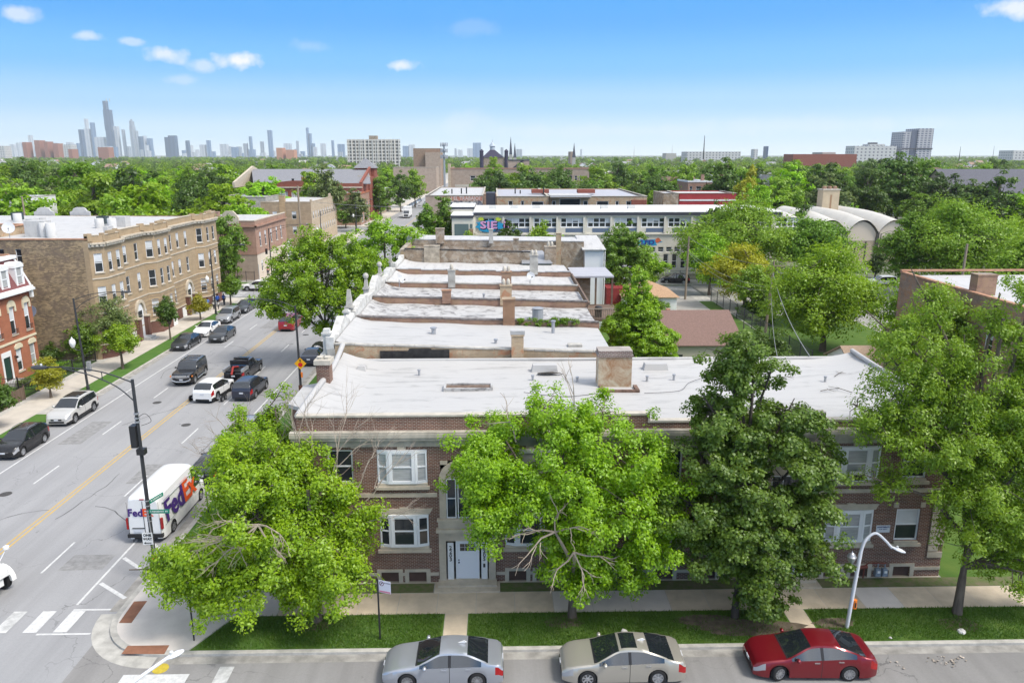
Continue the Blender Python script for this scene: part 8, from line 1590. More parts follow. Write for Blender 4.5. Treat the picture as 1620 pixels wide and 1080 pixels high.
person('person in pale blue standing at the street corner, farthest of the group', -40.9, 111.4, 1.5, 1.7, M_SBLU, mat('pale blue trousers', (.2, .3, .5), .8), bag=mat('orange bag', (.7, .25, .03), .7)); person('child in white shirt walking next to the lamp post', -38.75, 103.5, 1.7, 1.2, M_WSH, M_JEAN, .12); person('child in white top with dark hair, beside the other child', -38.15, 103.6, 1.5, 1.15, M_WSH, mat('grey trousers', (.15, .15, .16), .8), .12)
person('person in black and white standing by the pinkish corner across the street', gz(335, 452).x, gz(335, 452).y, 2.0, 1.7, M_WSH, M_BLACKM, .05); person('person in pale pink top standing behind the white waiting car', gz(425, 437).x, gz(425, 437).y, 2.0, 1.6, mat('pink shirt', (.5, .25, .22), .8), M_JEAN, .05)
# ------------------------------------------------------------------ trees
M_BARK = mat('grey brown bark', (.15, .12, .095), .95, var=.4, scale=2.5, streak=(3, 3, .5), bump=.5); M_BARKD = mat('dark bark', (.085, .07, .058), .95, var=.4, scale=2.5, bump=.5); M_DEAD = mat('bleached dead wood', (.36, .30, .24), .9, var=.3, scale=3)
LF = {k: leaf_mat('leaves ' + k, *v) for k, v in {
 'lime': ((.17, .36, .004), (.33, .56, .010)), 'ash': ((.155, .28, .005), (.33, .46, .010)), 'dusty': ((.08, .155, .014), (.18, .27, .028)), 'willow': ((.145, .275, .010), (.28, .42, .022)), 'green': ((.095, .20, .010), (.19, .31, .018)),
 'deep': ((.055, .12, .012), (.12, .20, .020)), 'dark': ((.038, .082, .012), (.085, .145, .02)), 'yellow': ((.28, .31, .006), (.44, .41, .012)), 'grey': ((.115, .165, .045), (.21, .265, .07)), 'bright': ((.16, .31, .006), (.31, .46, .014)), 'gold': ((.26, .26, .010), (.38, .36, .025))}.items()}
def raw_mesh(name, V, nq, m):
 me = bpy.data.meshes.new(name); me.vertices.add(len(V)); me.vertices.foreach_set('co', V.astype(np.float32).ravel()); me.loops.add(nq * 4); me.loops.foreach_set('vertex_index', np.arange(nq * 4, dtype=np.int32)); me.polygons.add(nq); me.polygons.foreach_set('loop_start', np.arange(0, nq * 4, 4, dtype=np.int32)); me.polygons.foreach_set('loop_total', np.full(nq, 4, dtype=np.int32)); me.update(); me.validate(); me.materials.append(m); return me
def leaf_quads(rg, cen, out, n, rc, size, flat=.65, aspect=.55, up=.55, droop=.25):
 """n leaves round each cluster centre; returns (4*n*len, 3) vertices"""
 N = len(cen) * n; c = np.repeat(cen, n, 0); o = np.repeat(out, n, 0); off = rg.normal(size=(N, 3)); off /= np.maximum(1e-6, np.linalg.norm(off, axis=1))[:, None]; off *= (rg.random(N) ** .45)[:, None]
 rcs = np.repeat(rc if hasattr(rc, '__len__') else np.full(len(cen), rc), n)[:, None]; p = c + off * rcs * np.array([1, 1, flat])
 nr = off * .55 + o * .35 + np.array([0, 0, up]) + rg.normal(size=(N, 3)) * .42; nr /= np.linalg.norm(nr, axis=1)[:, None]
 a = rg.normal(size=(N, 3)) + off * .6 - np.array([0, 0, droop]); a -= nr * (a * nr).sum(1)[:, None]; a /= np.maximum(1e-6, np.linalg.norm(a, axis=1))[:, None]; b = np.cross(nr, a)
 l = (size * (.65 + .7 * rg.random(N)))[:, None]; wd = l * aspect; V = np.empty((N, 4, 3)); V[:, 0] = p - a * l * .5; V[:, 1] = p + b * wd * .5 + a * l * .05 - nr * l * .06; V[:, 2] = p + a * l * .5 - nr * l * .10; V[:, 3] = p - b * wd * .5 + a * l * .05 - nr * l * .06
 return V.reshape(-1, 3)
def sample_lobes(rg, lobes, ncl, inner=.45, jit=.4):
 vol = np.array([l[3] * l[4] * l[5] for l in lobes]) ** .8; vol /= vol.sum(); idx = rg.choice(len(lobes), ncl, p=vol); L_ = np.array([l[:6] for l in lobes])[idx]; d = rg.normal(size=(ncl, 3)); d /= np.linalg.norm(d, axis=1)[:, None]
 bump = 1 + jit * np.sin(d[:, 0] * 5 + idx) * np.cos(d[:, 1] * 6 + 2 * idx) + jit * .6 * np.sin(d[:, 2] * 9 + idx * 3); r = (inner + (1 - inner) * rg.random(ncl) ** .6) * bump; return L_[:, :3] + d * L_[:, 3:6] * r[:, None], d, idx
def branch_mb(lobes, cen, idx, h0, tr, rg, twigs=1.0, lean=(0, 0), wob=.25):
 b = MB(); zt = max(l[2] for l in lobes) * .92; tp = [(0, 0, -.05), (0, 0, .12), (lean[0] * .3, lean[1] * .3, h0 * .5), (lean[0] * .6, lean[1] * .6, h0), (lean[0], lean[1], zt)]; cpts = bezel(tp, 4); b.tube(cpts, [tr * 1.5] + [tr * (1.12 - .85 * k / (len(cpts) - 1)) for k in range(1, len(cpts))], 9); limbs = []
 for l in lobes:
  c = Vector(l[:3]); s = min(max(h0 * .7, c.z * .55), zt * .95); f = s / zt; st_ = Vector((lean[0] * f, lean[1] * f, s)); mid = st_.lerp(c, .55) + Vector((rg.normal() * wob, rg.normal() * wob, .25 * (c - st_).length * .4)); pts = bezel([st_, mid, c, c + (c - mid) * .6], 4); r0 = tr * .42; b.tube(pts, [r0 * (1 - .8 * k / (len(pts) - 1)) for k in range(len(pts))], 6); limbs.append(pts)
 sel = rg.random(len(cen)) < twigs
 for c, i, s in zip(cen, idx, sel):
  if not s: continue
  c = Vector(c); L_ = limbs[i]; p = min(L_[2:], key=lambda q: (q - c).length); m = p.lerp(c, .5) + Vector(rg.normal(size=3) * .12) + Vector((0, 0, .12)); b.tube([p, m, c], [tr * .10, tr * .07, tr * .03], 4, False)
 return b
def fan(b, o, d, L_, depth, rg, r0, spread=.55, up=.0, n=3):
 """bare twigs forking outward"""
 o, d = Vector(o), Vector(d).normalized(); m = o + d * L_ * .5 + Vector(rg.normal(size=3) * L_ * .05); e = o + d * L_ + Vector((0, 0, up * L_)); b.tube([o, m, e], [r0, r0 * .8, r0 * .55], 4, False)
 if depth <= 0: return
 for k in range(n):
  t = .45 + .55 * (k + 1) / n; p = o.lerp(e, t); nd = d + Vector(rg.normal(size=3) * spread) + Vector((0, 0, up)); fan(b, p, nd, L_ * (.55 + .2 * rg.random()), depth - 1, rg, r0 * .55, spread, up, n)
def big_tree(lab, loc, lobes, ncl, nl, rc, size, leaf, seed, tr=.25, h0=2.2, bark=None, twigs=.6, inner=.4, up=.55, droop=.25, lean=(0, 0), zmin=.6, gaps=.0, name='street_tree', group=None, flat=.65, aspect=.55, wob=.25, jit=.4):
 rg = np.random.default_rng(seed); cen, out, idx = sample_lobes(rg, lobes, ncl, inner, jit); ok = cen[:, 2] > zmin
 if gaps: g = np.sin(cen[:, 0] * 1.7 + seed) + np.sin(cen[:, 1] * 1.9 + 2 * seed) + np.sin(cen[:, 2] * 1.5 + 3 * seed); ok &= g > (-3 + 3.2 * gaps)
 cen, out, idx = cen[ok], out[ok], idx[ok]; e = empty(name, lab, 'tree', loc, 0, group)
 branch_mb(lobes, cen, idx, h0, tr, rg, twigs, lean, wob).build('trunk', bark or M_BARK, e, 50)
 V = leaf_quads(rg, cen, out, nl, rc * (.7 + .6 * rg.random(len(cen))), size, flat, aspect, up, droop); V = V[:]; link('crown', raw_mesh('crown', V, len(V) // 4, LF[leaf]), None, e); return e, rg
# the four great trees on the near verge
t1, rg = big_tree('spreading light green ash tree at the street corner with dead branches in its crown', (-8.25, 30.9, K), [(-2.9, 1.0, 6.9, 1.5, 2.0, 1.5), (-1.3, 1.0, 7.0, 1.5, 2.0, 1.2), (.3, .8, 5.8, 1.6, 2.2, 1.3), (1.3, .5, 4.7, 1.4, 2.0, 1.3), (-2.6, .4, 5.2, 1.8, 2.3, 1.5), (-.5, -.2, 4.4, 2.0, 2.4, 1.5), (1.0, -.4, 3.1, 1.6, 1.9, 1.3), (-3.6, -.2, 3.6, 1.8, 2.2, 1.3), (-5.4, -.2, 2.9, 1.6, 2.0, 1.1), (-6.6, .4, 2.5, 1.0, 1.4, .7), (-4.4, -.6, 1.9, 1.8, 1.7, .8), (-1.6, -.8, 2.4, 2.0, 1.9, 1.1), (.5, -.8, 1.7, 1.6, 1.6, .8)], 1150, 135, .46, .145, 'ash', 3, .28, 1.7, gaps=.56, flat=.95, zmin=.9)
b = MB()
for (o, d, L_) in [((.9, 1.2, 5.6), (.1, .1, 1), 2.0), ((1.6, 1.0, 5.4), (.5, .2, 1), 2.0), ((.2, 1.4, 6.2), (-.2, .3, 1), 2.0), ((1.9, 1.0, 5.0), (.8, .1, .9), 1.9), ((-.9, 1.6, 6.6), (.1, .2, 1), 1.8), ((2.2, .4, 4.6), (1, -.2, .4), 1.6), ((.6, 1.5, 6.0), (.25, .2, 1), 2.2)]: b = MB(); fan(b, o, d, L_, 3, rg, .035, .36, .06, 3); b.build('bare_branch', M_DEAD, t1)
for (d, L_) in [((.9, -.3, -.2), 1.0), ((-.8, -.35, -.1), 1.2), ((.6, -.4, -.7), .9), ((-.4, -.4, -.7), 1.0), ((-1, -.2, -.35), 1.4), ((-.9, -.1, .2), 1.2), ((-.7, -.4, -.5), 1.3)]: b = MB(); fan(b, (-1.7, -1.7, 5.7), d, L_, 3, rg, .045, .40, -.05, 3); b.build('bare_branch', M_DEAD, t1)
t2, rg = big_tree('bright lime green ash tree beside the white door, bare branches at its centre', (3.45, 30.95, K), [(-4.4, .6, 7.4, 1.7, 2.0, 1.5), (-3.0, .8, 8.3, 1.7, 2.0, 1.3), (-1.0, .9, 9.0, 1.9, 2.2, 1.4), (1.1, .7, 8.7, 1.8, 2.2, 1.5), (2.8, .5, 7.4, 1.8, 2.0, 1.6), (3.8, .3, 5.9, 1.5, 1.9, 1.4), (-2.4, .2, 6.6, 2.2, 2.4, 1.5), (.2, -.3, 6.9, 2.3, 2.4, 1.6), (1.8, -.6, 5.3, 2.2, 2.2, 1.5), (-3.6, -.2, 5.3, 1.6, 1.8, 1.2), (-.7, .4, 4.2, 1.7, 2.0, 1.3), (1.0, -.2, 3.4, 1.8, 2.0, 1.2), (2.9, -.2, 3.6, 1.7, 1.8, 1.2), (-.4, 0, 2.8, 1.2, 1.4, .8), (2.2, -.2, 2.2, 1.4, 1.4, .8), (.4, -.6, 1.9, 1.1, 1.2, .7), (3.6, 0, 4.8, 1.5, 1.7, 1.1)], 1150, 135, .45, .14, 'lime', 8, .24, 2.0, gaps=.60, zmin=1.3, flat=.95)
for (o, d, L_) in [((-1.0, -1.9, 5.3), (-1, -.3, .2), 1.1), ((-1.0, -1.9, 5.3), (.9, -.3, .4), 1.1), ((-1.0, -1.9, 5.3), (-.8, -.4, -.4), 1.2), ((-.2, -2.0, 4.4), (1, -.3, .0), 1.1), ((-.2, -2.0, 4.4), (.4, -.5, -.8), 1.0), ((-.2, -2.0, 4.4), (-.7, -.4, -.5), 1.0), ((-1.0, -1.9, 5.3), (.1, -.2, 1), 1.0), ((-2.6, .0, 8.6), (-.3, -.2, 1), 1.3), ((-.2, .2, 9.4), (.05, 0, 1), 1.6)]: b = MB(); fan(b, o, d, L_, 2, rg, .045, .42, -.02, 3); b.build('bare_branch', M_DEAD, t2)
b = MB(); b.tube([(0, 0, 2.5), (-.4, -1.2, 3.9), (-1.0, -1.9, 5.3)], [.12, .09, .05], 6); b.build('limb', M_DEAD, t2); b = MB(); b.tube([(0, 0, 2.2), (-.1, -1.3, 3.5), (-.2, -2.0, 4.4)], [.1, .08, .05], 6); b.build('limb', M_DEAD, t2)
t3, rg = big_tree('tall dense dusty green tree standing before the second entrance', (10.95, 30.75, K), [(-.4, .4, 12.6, .9, 1.0, .9), (-.9, .3, 11.5, 1.2, 1.3, .9), (.8, .5, 11.2, 1.3, 1.4, .9), (-1.5, .2, 9.8, 1.5, 1.7, 1.0), (1.5, .1, 9.6, 1.6, 1.8, 1.0), (0, .6, 8.6, 1.9, 2.2, 1.2), (-1.9, 0, 7.7, 1.5, 1.8, 1.0), (2.3, .1, 7.6, 1.7, 2.0, 1.1), (-.2, -.6, 6.6, 2.0, 2.0, 1.2), (-2.2, -.2, 5.6, 1.5, 1.8, 1.0), (2.4, -.2, 5.6, 1.7, 2.0, 1.1), (.2, -.8, 4.6, 2.0, 2.0, 1.2), (2.5, -.4, 3.7, 1.5, 1.8, 1.0), (-1.5, -.4, 3.8, 1.4, 1.6, 1.0), (.9, -.8, 2.7, 1.7, 1.7, .9), (.9, -.6, 1.6, 1.4, 1.4, .7)], 1100, 145, .42, .135, 'dusty', 15, .22, 2.2, gaps=.56, zmin=.6, aspect=.75, bark=M_BARKD, droop=.5)
t4, rg = big_tree('tall airy willowy green tree at the right edge with high open limbs', (21.35, 30.8, K), [(-4.1, .6, 13.0, 1.5, 1.8, 1.1), (-2.9, .8, 14.6, 1.4, 1.6, .8), (-3.4, .6, 11.2, 1.8, 2.0, 1.2), (-4.6, .3, 9.4, 1.3, 1.6, 1.0), (-1.8, .4, 10.4, 1.8, 2.0, 1.2), (-2.6, .0, 8.4, 1.9, 2.2, 1.2), (-3.9, 0, 6.5, 1.1, 1.4, .6), (-.9, -.2, 8.4, 2.0, 2.2, 1.3), (.8, .2, 9.8, 1.8, 2.0, 1.1), (2.2, .6, 11.2, 1.6, 1.8, 1.0), (.2, .9, 13.6, 1.3, 1.5, .7), (1.6, .9, 15.2, 1.5, 1.6, .6), (3.4, .6, 13.6, 1.3, 1.5, .8), (-.6, -.6, 6.4, 1.6, 2.0, 1.3), (1.0, -.6, 6.9, 2.0, 2.0, 1.4), (2.8, -.2, 8.0, 1.8, 2.0, 1.3), (-.1, -.8, 4.5, 1.4, 1.6, 1.2), (1.2, -1.0, 4.6, 1.6, 1.6, 1.2), (2.7, -.6, 5.2, 1.8, 1.8, 1.4), (3.0, -.8, 3.0, 1.6, 1.5, 1.1), (1.1, -1.2, 3.0, 1.1, 1.2, .8), (3.9, -.4, 1.7, 1.3, 1.2, .8), (2.4, .8, 12.8, 1.8, 1.8, 1.0), (-1.0, .6, 12.0, 1.6, 1.8, 1.0), (3.2, .2, 9.6, 1.6, 1.8, 1.2), (4.2, .2, 11.6, 1.5, 1.8, 1.1), (1.4, -.2, 8.4, 1.8, 1.8, 1.2), (-3.0, .4, 9.8, 1.5, 1.8, 1.0), (4.2, -.4, 6.6, 1.5, 1.6, 1.3), (4.2, -.6, 4.2, 1.4, 1.5, 1.1)], 1650, 120, .44, .145, 'willow', 23, .25, 3.4, gaps=.46, zmin=.8, droop=.7, aspect=.4, bark=M_BARK, flat=.9, inner=.3)
# trees round the avenue and behind the row
big_tree('small bright green tree with bare twigs at the left end of the brick building', (-12.3, 40.5, K), [(-.5, 0, 6.3, .7, .9, 1.2), (.1, .2, 7.6, .6, .7, .9), (-2.0, -.4, 6.2, .8, .9, .7), (.6, -.6, 5.2, .9, .9, 1.2), (-2.6, -.8, 4.6, 1.2, 1.2, 1.0), (-.4, -1, 4.2, 1.3, 1.2, 1.2), (-1.6, -2.5, 6.0, .7, .8, .6)], 150, 90, .42, .17, 'bright', 31, .14, 1.6, gaps=.3, zmin=1)
e_ = bpy.data.objects['street_tree.004']; rg = np.random.default_rng(5)
for (o, d, L_) in [((-1.0, -1.5, 4.6), (-1, -.2, .5), 1.7), ((-.4, -1.5, 4.8), (-.3, -.3, 1), 1.7), ((.4, -1.6, 4.8), (.4, -.3, 1), 1.7), ((-1.4, -1.6, 4.4), (-1, -.3, .2), 1.6), ((.9, -1.6, 4.6), (.8, -.2, .9), 1.5), ((-.8, -1.4, 5.0), (-.8, -.2, .8), 1.7)]: b = MB(); fan(b, o, d, L_, 3, rg, .03, .38, .04, 3); b.build('bare_branch', M_DEAD, e_)
big_tree('large spreading street tree overhanging the avenue at the right kerb', (-17.2, 75.3, K), [(-1.0, 0, 12.0, 2.0, 2.2, 1.6), (1.4, .5, 11.6, 2.4, 2.4, 1.6), (-3.0, 0, 10.0, 2.2, 2.4, 1.6), (.5, -.6, 9.4, 3.0, 2.8, 2.0), (3.8, .4, 9.6, 2.2, 2.4, 1.6), (-4.6, -.2, 7.6, 2.0, 2.2, 1.4), (-1.5, -.8, 7.2, 2.6, 2.4, 1.8), (2.6, -.5, 7.2, 2.4, 2.4, 1.6), (-5.2, -.2, 6.0, 1.4, 1.7, 1.0), (-2.4, -.4, 5.4, 1.7, 2.0, 1.1), (.9, -.4, 5.2, 1.6, 2.0, 1.2), (-.2, -.2, 3.8, 1.1, 1.2, .7), (4.2, 1.0, 7.6, 1.4, 1.7, 1.1)], 800, 70, .58, .25, 'bright', 41, .26, 2.0, gaps=.5, zmin=1.6, flat=.9)
big_tree('bright street tree just beyond the spreading one, left of the tall white parapet', (-13.4, 92.0, K), [(0, 0, 11.5, 2.2, 2.2, 1.8), (2.0, 0, 9.8, 2.2, 2.2, 1.6), (-2.0, 0, 9.2, 2.2, 2.2, 1.8), (.8, -.6, 7.2, 2.6, 2.4, 1.8), (-1.6, -.6, 5.6, 2.2, 2.0, 1.6), (3.3, 0, 11.4, 1.3, 1.4, 1.0)], 280, 60, .75, .32, 'bright', 43, .22, 2.0, gaps=.36)
big_tree('big conical bright green tree behind the row houses, above the brown-roofed garage', (12.5, 66.0, K), [(0, 0, 10.2, .7, .7, 1.0), (0, 0, 8.8, 1.3, 1.3, 1.2), (.2, 0, 7.2, 2.0, 2.0, 1.3), (-.4, 0, 5.8, 2.6, 2.4, 1.3), (.8, 0, 4.6, 2.9, 2.6, 1.3), (-1.0, -.3, 3.6, 2.8, 2.4, 1.2), (1.6, -.3, 2.6, 2.6, 2.2, 1.2), (-.6, -.4, 1.8, 2.8, 2.2, 1.0)], 900, 80, .42, .21, 'bright', 51, .25, 1.2, gaps=0, jit=.12, name='conical_tree', inner=.6)
big_tree('rounded dense green tree behind the white rear addition of the row', (17.8, 106.5, K), [(0, 0, 9.4, 2.2, 2.2, 1.5), (-1.4, 0, 7.6, 2.2, 2.4, 1.6), (1.6, 0, 7.4, 2.2, 2.4, 1.6), (0, -.8, 5.8, 3.2, 2.6, 1.6), (-1.6, -.4, 4.2, 2.0, 2.0, 1.2), (1.7, -.4, 4.2, 2.0, 2.0, 1.2)], 420, 60, .6, .32, 'green', 53, .25, 2.4, gaps=.2, name='round_tree')
def simple(lab, x, y, hw, top, leaf, seed, ncl=230, nl=50, size=.38, bottom=1.6, name='tree', squash=1.0, gaps=.38, bark=None, dx=0, group=None, rcs=1.0):
 rg = np.random.default_rng(seed); h = top; lobes = []
 for k in range(9):
  t = (k + .5) / 9; z = bottom + (h - bottom) * (.12 + .8 * t); r = hw * math.sin(math.pi * (.18 + .72 * t)) ** .7; a = rg.random() * 6.28; q = hw * .45 * rg.random() * (1 - abs(2 * t - .9)) + hw * .12
  lobes.append((q * math.cos(a) * 1.1, q * math.sin(a) * .8, z, r * .62 * squash, r * .62, (h - bottom) * .17))
 lobes += [(hw * .55, 0, bottom + (h - bottom) * .45, hw * .45, hw * .45, (h - bottom) * .2), (-hw * .55, 0, bottom + (h - bottom) * .5, hw * .45, hw * .45, (h - bottom) * .2)]
 return big_tree(lab, (x, y, K), lobes, ncl, nl, hw * .14 * rcs + .28, size, leaf, seed, .06 * hw + .05, bottom + .6, bark, .4, .45, name=name, gaps=gaps, zmin=bottom * .6, group=group)[0]
simple('large fresh green tree right of the wooden alley pole, behind the white roof', 35.4, 79.0, 6.6, 11.4, 'bright', 61, 520, 75, .28); simple('second fresh green tree further right, beside the brick building at the right', 37.0, 60.5, 4.8, 9.4, 'willow', 62, 340, 70, .26)
simple('yellow-tinged tree beside the alley, left of the wooden pole with crossarm', 34.6, 103, 5.0, 9.0, 'yellow', 63, 320, 62, .30); simple('grey-green thin tree just behind the wooden pole with crossarm', 37.8, 100, 2.6, 7.2, 'grey', 64, 120, 34, .30, gaps=.55); simple('lime green tree between the yellow-tinged tree and the school', 32.4, 113, 4.2, 9.4, 'bright', 65, 260, 55, .32)
simple('broad green tree in front of the school, right of the alley pole', 39.5, 122.5, 9.4, 13.6, 'willow', 66, 560, 66, .40, 2.4); simple('broad dark feathery tree in front of the vaulted hall, left of its open arch', 52.0, 125, 7.2, 10.4, 'green', 67, 420, 60, .42, 3); simple('broad light tree in front of the vaulted hall, right of its open arch', 69.0, 111, 9.4, 14.2, 'willow', 68, 620, 66, .38, 2.4); simple('green tree hiding the right-hand arches of the vaulted hall', 62.0, 113, 4.6, 12.6, 'green', 175, 300, 60, .36, 2); simple('fresh green broad tree at the far right before the dark slate house', 85, 116, 9, 14.2, 'bright', 69, 560, 60, .40, 2.4); simple('mid green tree low in front of the vaulted hall trees, behind the brick building', 73.0, 101, 6.6, 10.4, 'willow', 70, 380, 55, .40)
simple('fresh green tree in the yard behind the two alley-side trees', 41.0, 91, 5.0, 8.8, 'bright', 171, 320, 60, .32); simple('light green tree nearer the brick building, right of the large fresh green one', 43.5, 75.5, 4.2, 8.6, 'willow', 173, 300, 66, .28); simple('mid green tree behind the alley chain-link fence', 33.5, 96.5, 3.2, 6.8, 'willow', 174, 200, 55, .28, 1)
simple('small round clipped tree in front of the vaulted hall wall', gz(1384, 440).x, gz(1384, 440).y, 1.9, 4.6, 'dark', 71, 110, 60, .26, .8); simple('lime tree in front of the school left of the round tree', 7.9, 125, 3.6, 9.8, 'bright', 72, 230, 50, .38); simple('dark green tree left of the lime tree in front of the graffiti', 2.6, 126, 2.7, 10.2, 'deep', 73, 170, 48, .38); simple('low lime shrub-like tree in front of the school right of the round tree', 24.0, 120, 3.2, 6.8, 'bright', 74, 180, 48, .36, .8)
simple('twin-topped upright green tree left of the school entrance, its left stem', -12.6, 139, 2.5, 12.4, 'green', 75, 220, 48, .40, 1.5, name='upright_tree'); simple('twin-topped upright green tree left of the school entrance, its right stem', -9.4, 140, 2.5, 13.6, 'green', 76, 220, 48, .40, 1.5, name='upright_tree'); simple('small green tree before the school entrance glazing', -4.6, 131, 2.6, 7.4, 'willow', 77, 150, 45, .36); simple('low rounded green tree behind the tall white parapet', -12.5, 124, 4.0, 5.6, 'bright', 78, 150, 45, .38, 1)
# small trees on the left pavement
simple('yellow-green small maple in front of the parked pearl silver car', -39.0, 64.4, 1.35, 3.9, 'gold', 81, 130, 60, .16, .4, rcs=.8)
simple('small bright green tree on the grass strip beside the tall buff building wall', -37.1, 73.6, 1.9, 4.6, 'bright', 82, 130, 60, .2, 1.6); simple('slender dark green young tree behind the parked dark grey sedan', -37.4, 85.8, 1.25, 5.0, 'deep', 83, 110, 55, .2, 1.7); simple('small yellowish round tree in front of the white arched entrance', -38.0, 96.6, 1.4, 3.2, 'gold', 84, 110, 60, .18, .7, gaps=.2); simple('round green street tree at the corner beyond the pedestrians', -37.4, 106.4, 1.7, 4.0, 'green', 85, 120, 60, .22, 1.5, gaps=.2)
simple('dark green tree at the left edge above the black crossover', -38.9, 56.6, 1.7, 4.3, 'deep', 86, 170, 60, .22, .9)
simple('large grey-green bush-like tree against the buff building corner', -40.9, 78.8, 3.2, 6.6, 'grey', 87, 330, 70, .2, .3, gaps=.2, name='large_bush'); simple('greener part-hidden bush under the large grey-green one', -42.5, 77.0, 2.0, 4.2, 'green', 88, 140, 60, .2, .2, gaps=.2, name='large_bush')
def bush(lab, x, y, hw, h, leaf, seed, name='bush', size=.16, ncl=60, nl=55): return big_tree(lab, (x, y, K), [(0, 0, h * .5, hw, hw, h * .45), (hw * .4, .1, h * .4, hw * .7, hw * .6, h * .35), (-hw * .4, -.1, h * .45, hw * .6, hw * .6, h * .35)], ncl, nl, .22 + hw * .12, size, leaf, seed, .03, .15, None, .2, .4, name=name, zmin=.08)[0]
bush('rounded dark bush at the foot of the mottled brick wall, right one', -45.5, 76.2, 1.1, 2.3, 'deep', 91); bush('smaller bush at the foot of the mottled brick wall, nearer the red house', -48.2, 76.4, .9, 1.6, 'green', 92)
for i, (x, y, h, lf) in enumerate([(-43.6, 71.5, .9, 'green'), (-42.4, 70.0, .8, 'deep'), (-43.2, 67.9, .9, 'grey'), (-42.2, 72.9, 1.0, 'green'), (-42.6, 62.5, 1.1, 'deep'), (-43.5, 59.5, 1.5, 'grey')]): bush('low garden shrub behind the black iron fence in front of the red house', x, y, .8, h, lf, 100 + i, 'garden_shrub', .13, 36, 45)['group'] = 'garden shrubs behind the iron fence'
bush('leafy climbing shrub on the white garage with the orange-tan roof', 21.0, 97.6, 1.7, 2.6, 'green', 111, size=.2, ncl=110); bush('low shrub in the forecourt of the pinkish corner building', gz(362, 447).x, gz(362, 447).y, 1.9, 1.2, 'deep', 112, size=.2); bush('low green weeds-like shrub at the end of the roof ivy, behind the chimney', 13.4, 58.5, 1.5, 3.0, 'bright', 113, size=.3, ncl=70); bush('upright leafy shrub with arching fronds beside the big conical tree', 16.2, 58.5, .9, 3.4, 'bright', 114, size=.34, ncl=60)
iv = MB(); rg = np.random.default_rng(9); cen = np.column_stack([rg.uniform(1.6, 6.0, 90), rg.uniform(53.4, 53.9, 90), rg.uniform(8.85, 9.3, 90)]); V = leaf_quads(rg, cen, np.tile([0, 0, 1.], (90, 1)), 40, .2, .13); tag(link('ivy', raw_mesh('ivy', V, len(V) // 4, LF['green']), None), 'strip of green creeper growing along the row-house parapet behind the cooling unit', 'climbing plant')
bush('mixed shrubs along the alley fence', 33.2, 96, 1.6, 2.4, 'deep', 115, size=.24, ncl=90); bush('shrub by the alley fence nearer the wooden pole', 33.4, 92, 1.3, 2.0, 'green', 116, size=.24, ncl=70); bush('dark bush at the right end of the white roof, below the willowy tree', 26.2, 50.5, 2.2, 6.0, 'dark', 117, size=.22, ncl=150); bush('ivy-dark bush under the fresh green trees behind the roof', 27.6, 74, 2.2, 3.4, 'deep', 118, size=.26, ncl=120)
# ---- trees further off: a few crowns of each kind, copied
PT = {}
for k, (leaf, hw, top, seed, sq) in {'bright round': ('bright', 5.0, 11.5, 201, 1), 'fresh green': ('willow', 5.2, 12, 202, 1), 'mid green': ('green', 5.4, 12.5, 203, 1), 'deep green': ('deep', 5.2, 12.5, 204, 1), 'dark green': ('dark', 5.6, 13.5, 205, 1), 'grey green': ('grey', 4.8, 11.5, 206, 1), 'yellowish': ('yellow', 4.4, 10, 207, 1), 'tall mid green': ('green', 4.6, 14, 208, .9), 'broad deep green': ('deep', 6.5, 12.5, 209, 1.1), 'lime': ('lime', 5.0, 11, 210, 1)}.items():
 PT[k] = simple(k + ' tree in the tree belt', -9000, -50, hw, top, leaf, seed, 190, 46, .55, 2.2, gaps=.42, rcs=.85)
KM = kid_map(); used_ = set(); NTREE = [0]
def put_tree(kind, x, y, s, lab, grp=None):
 o = PT[kind] if kind not in used_ else copy_tree(PT[kind], KM); used_.add(kind); NTREE[0] += 1
 o.location = (x, y, 0); o.rotation_euler = (0, 0, rnd.random() * 6.28); o.scale = (s * rnd.uniform(.9, 1.15), s * rnd.uniform(.9, 1.15), s * rnd.uniform(.88, 1.1)); o['label'] = lab
 if grp: o['group'] = grp
 elif 'group' in o: del o['group']
 return o
def put_px(kind, x, ytop, Y, s, lab, top=None): c = gy(x, ytop, Y); h0 = {'bright round': 11.5, 'fresh green': 12, 'mid green': 12.5, 'deep green': 12.5, 'dark green': 13.5, 'grey green': 11.5, 'yellowish': 10, 'tall mid green': 14, 'broad deep green': 12.5, 'lime': 11}[kind]; o = put_tree(kind, c.x, Y, 1, lab); f = c.z / (h0 * 1.02); o.scale = (s, s, f); return o
put_px('mid green', 352, 333, 123, .75, 'tall green tree between the buff building and the pinkish corner building'); put_px('lime', 372, 316, 152, 1.0, 'bright hedge-like tree crown above the pinkish corner building'); put_px('lime', 405, 321, 158, .8, 'bright tree crown touching the stone crest of the corner building')
put_px('grey green', 515, 264, 205, 1.15, 'tall grey-green street tree in front of the red brick school'); put_px('grey green', 560, 300, 212, .9, 'lower grey-green street tree beside the red school, over the shop building'); put_px('mid green', 545, 316, 224, .7, 'small street tree by the distant parked white sedan'); put_px('mid green', 600, 276, 258, 1.1, 'green avenue tree standing in front of the red school tower'); put_px('deep green', 632, 272, 288, .9, 'darker avenue tree between two green ones beyond the school tower'); put_px('fresh green', 655, 265, 312, 1.1, 'large rounded avenue tree at the bend of distant parked cars'); put_px('bright round', 610, 264, 330, 1.1, 'bright tree behind the avenue trees left of the long pinkish building'); put_px('mid green', 572, 330, 240, .5, 'low street tree under the avenue trees'); put_px('deep green', 590, 352, 190, .5, 'small dark tree at the foot of the cream block front')
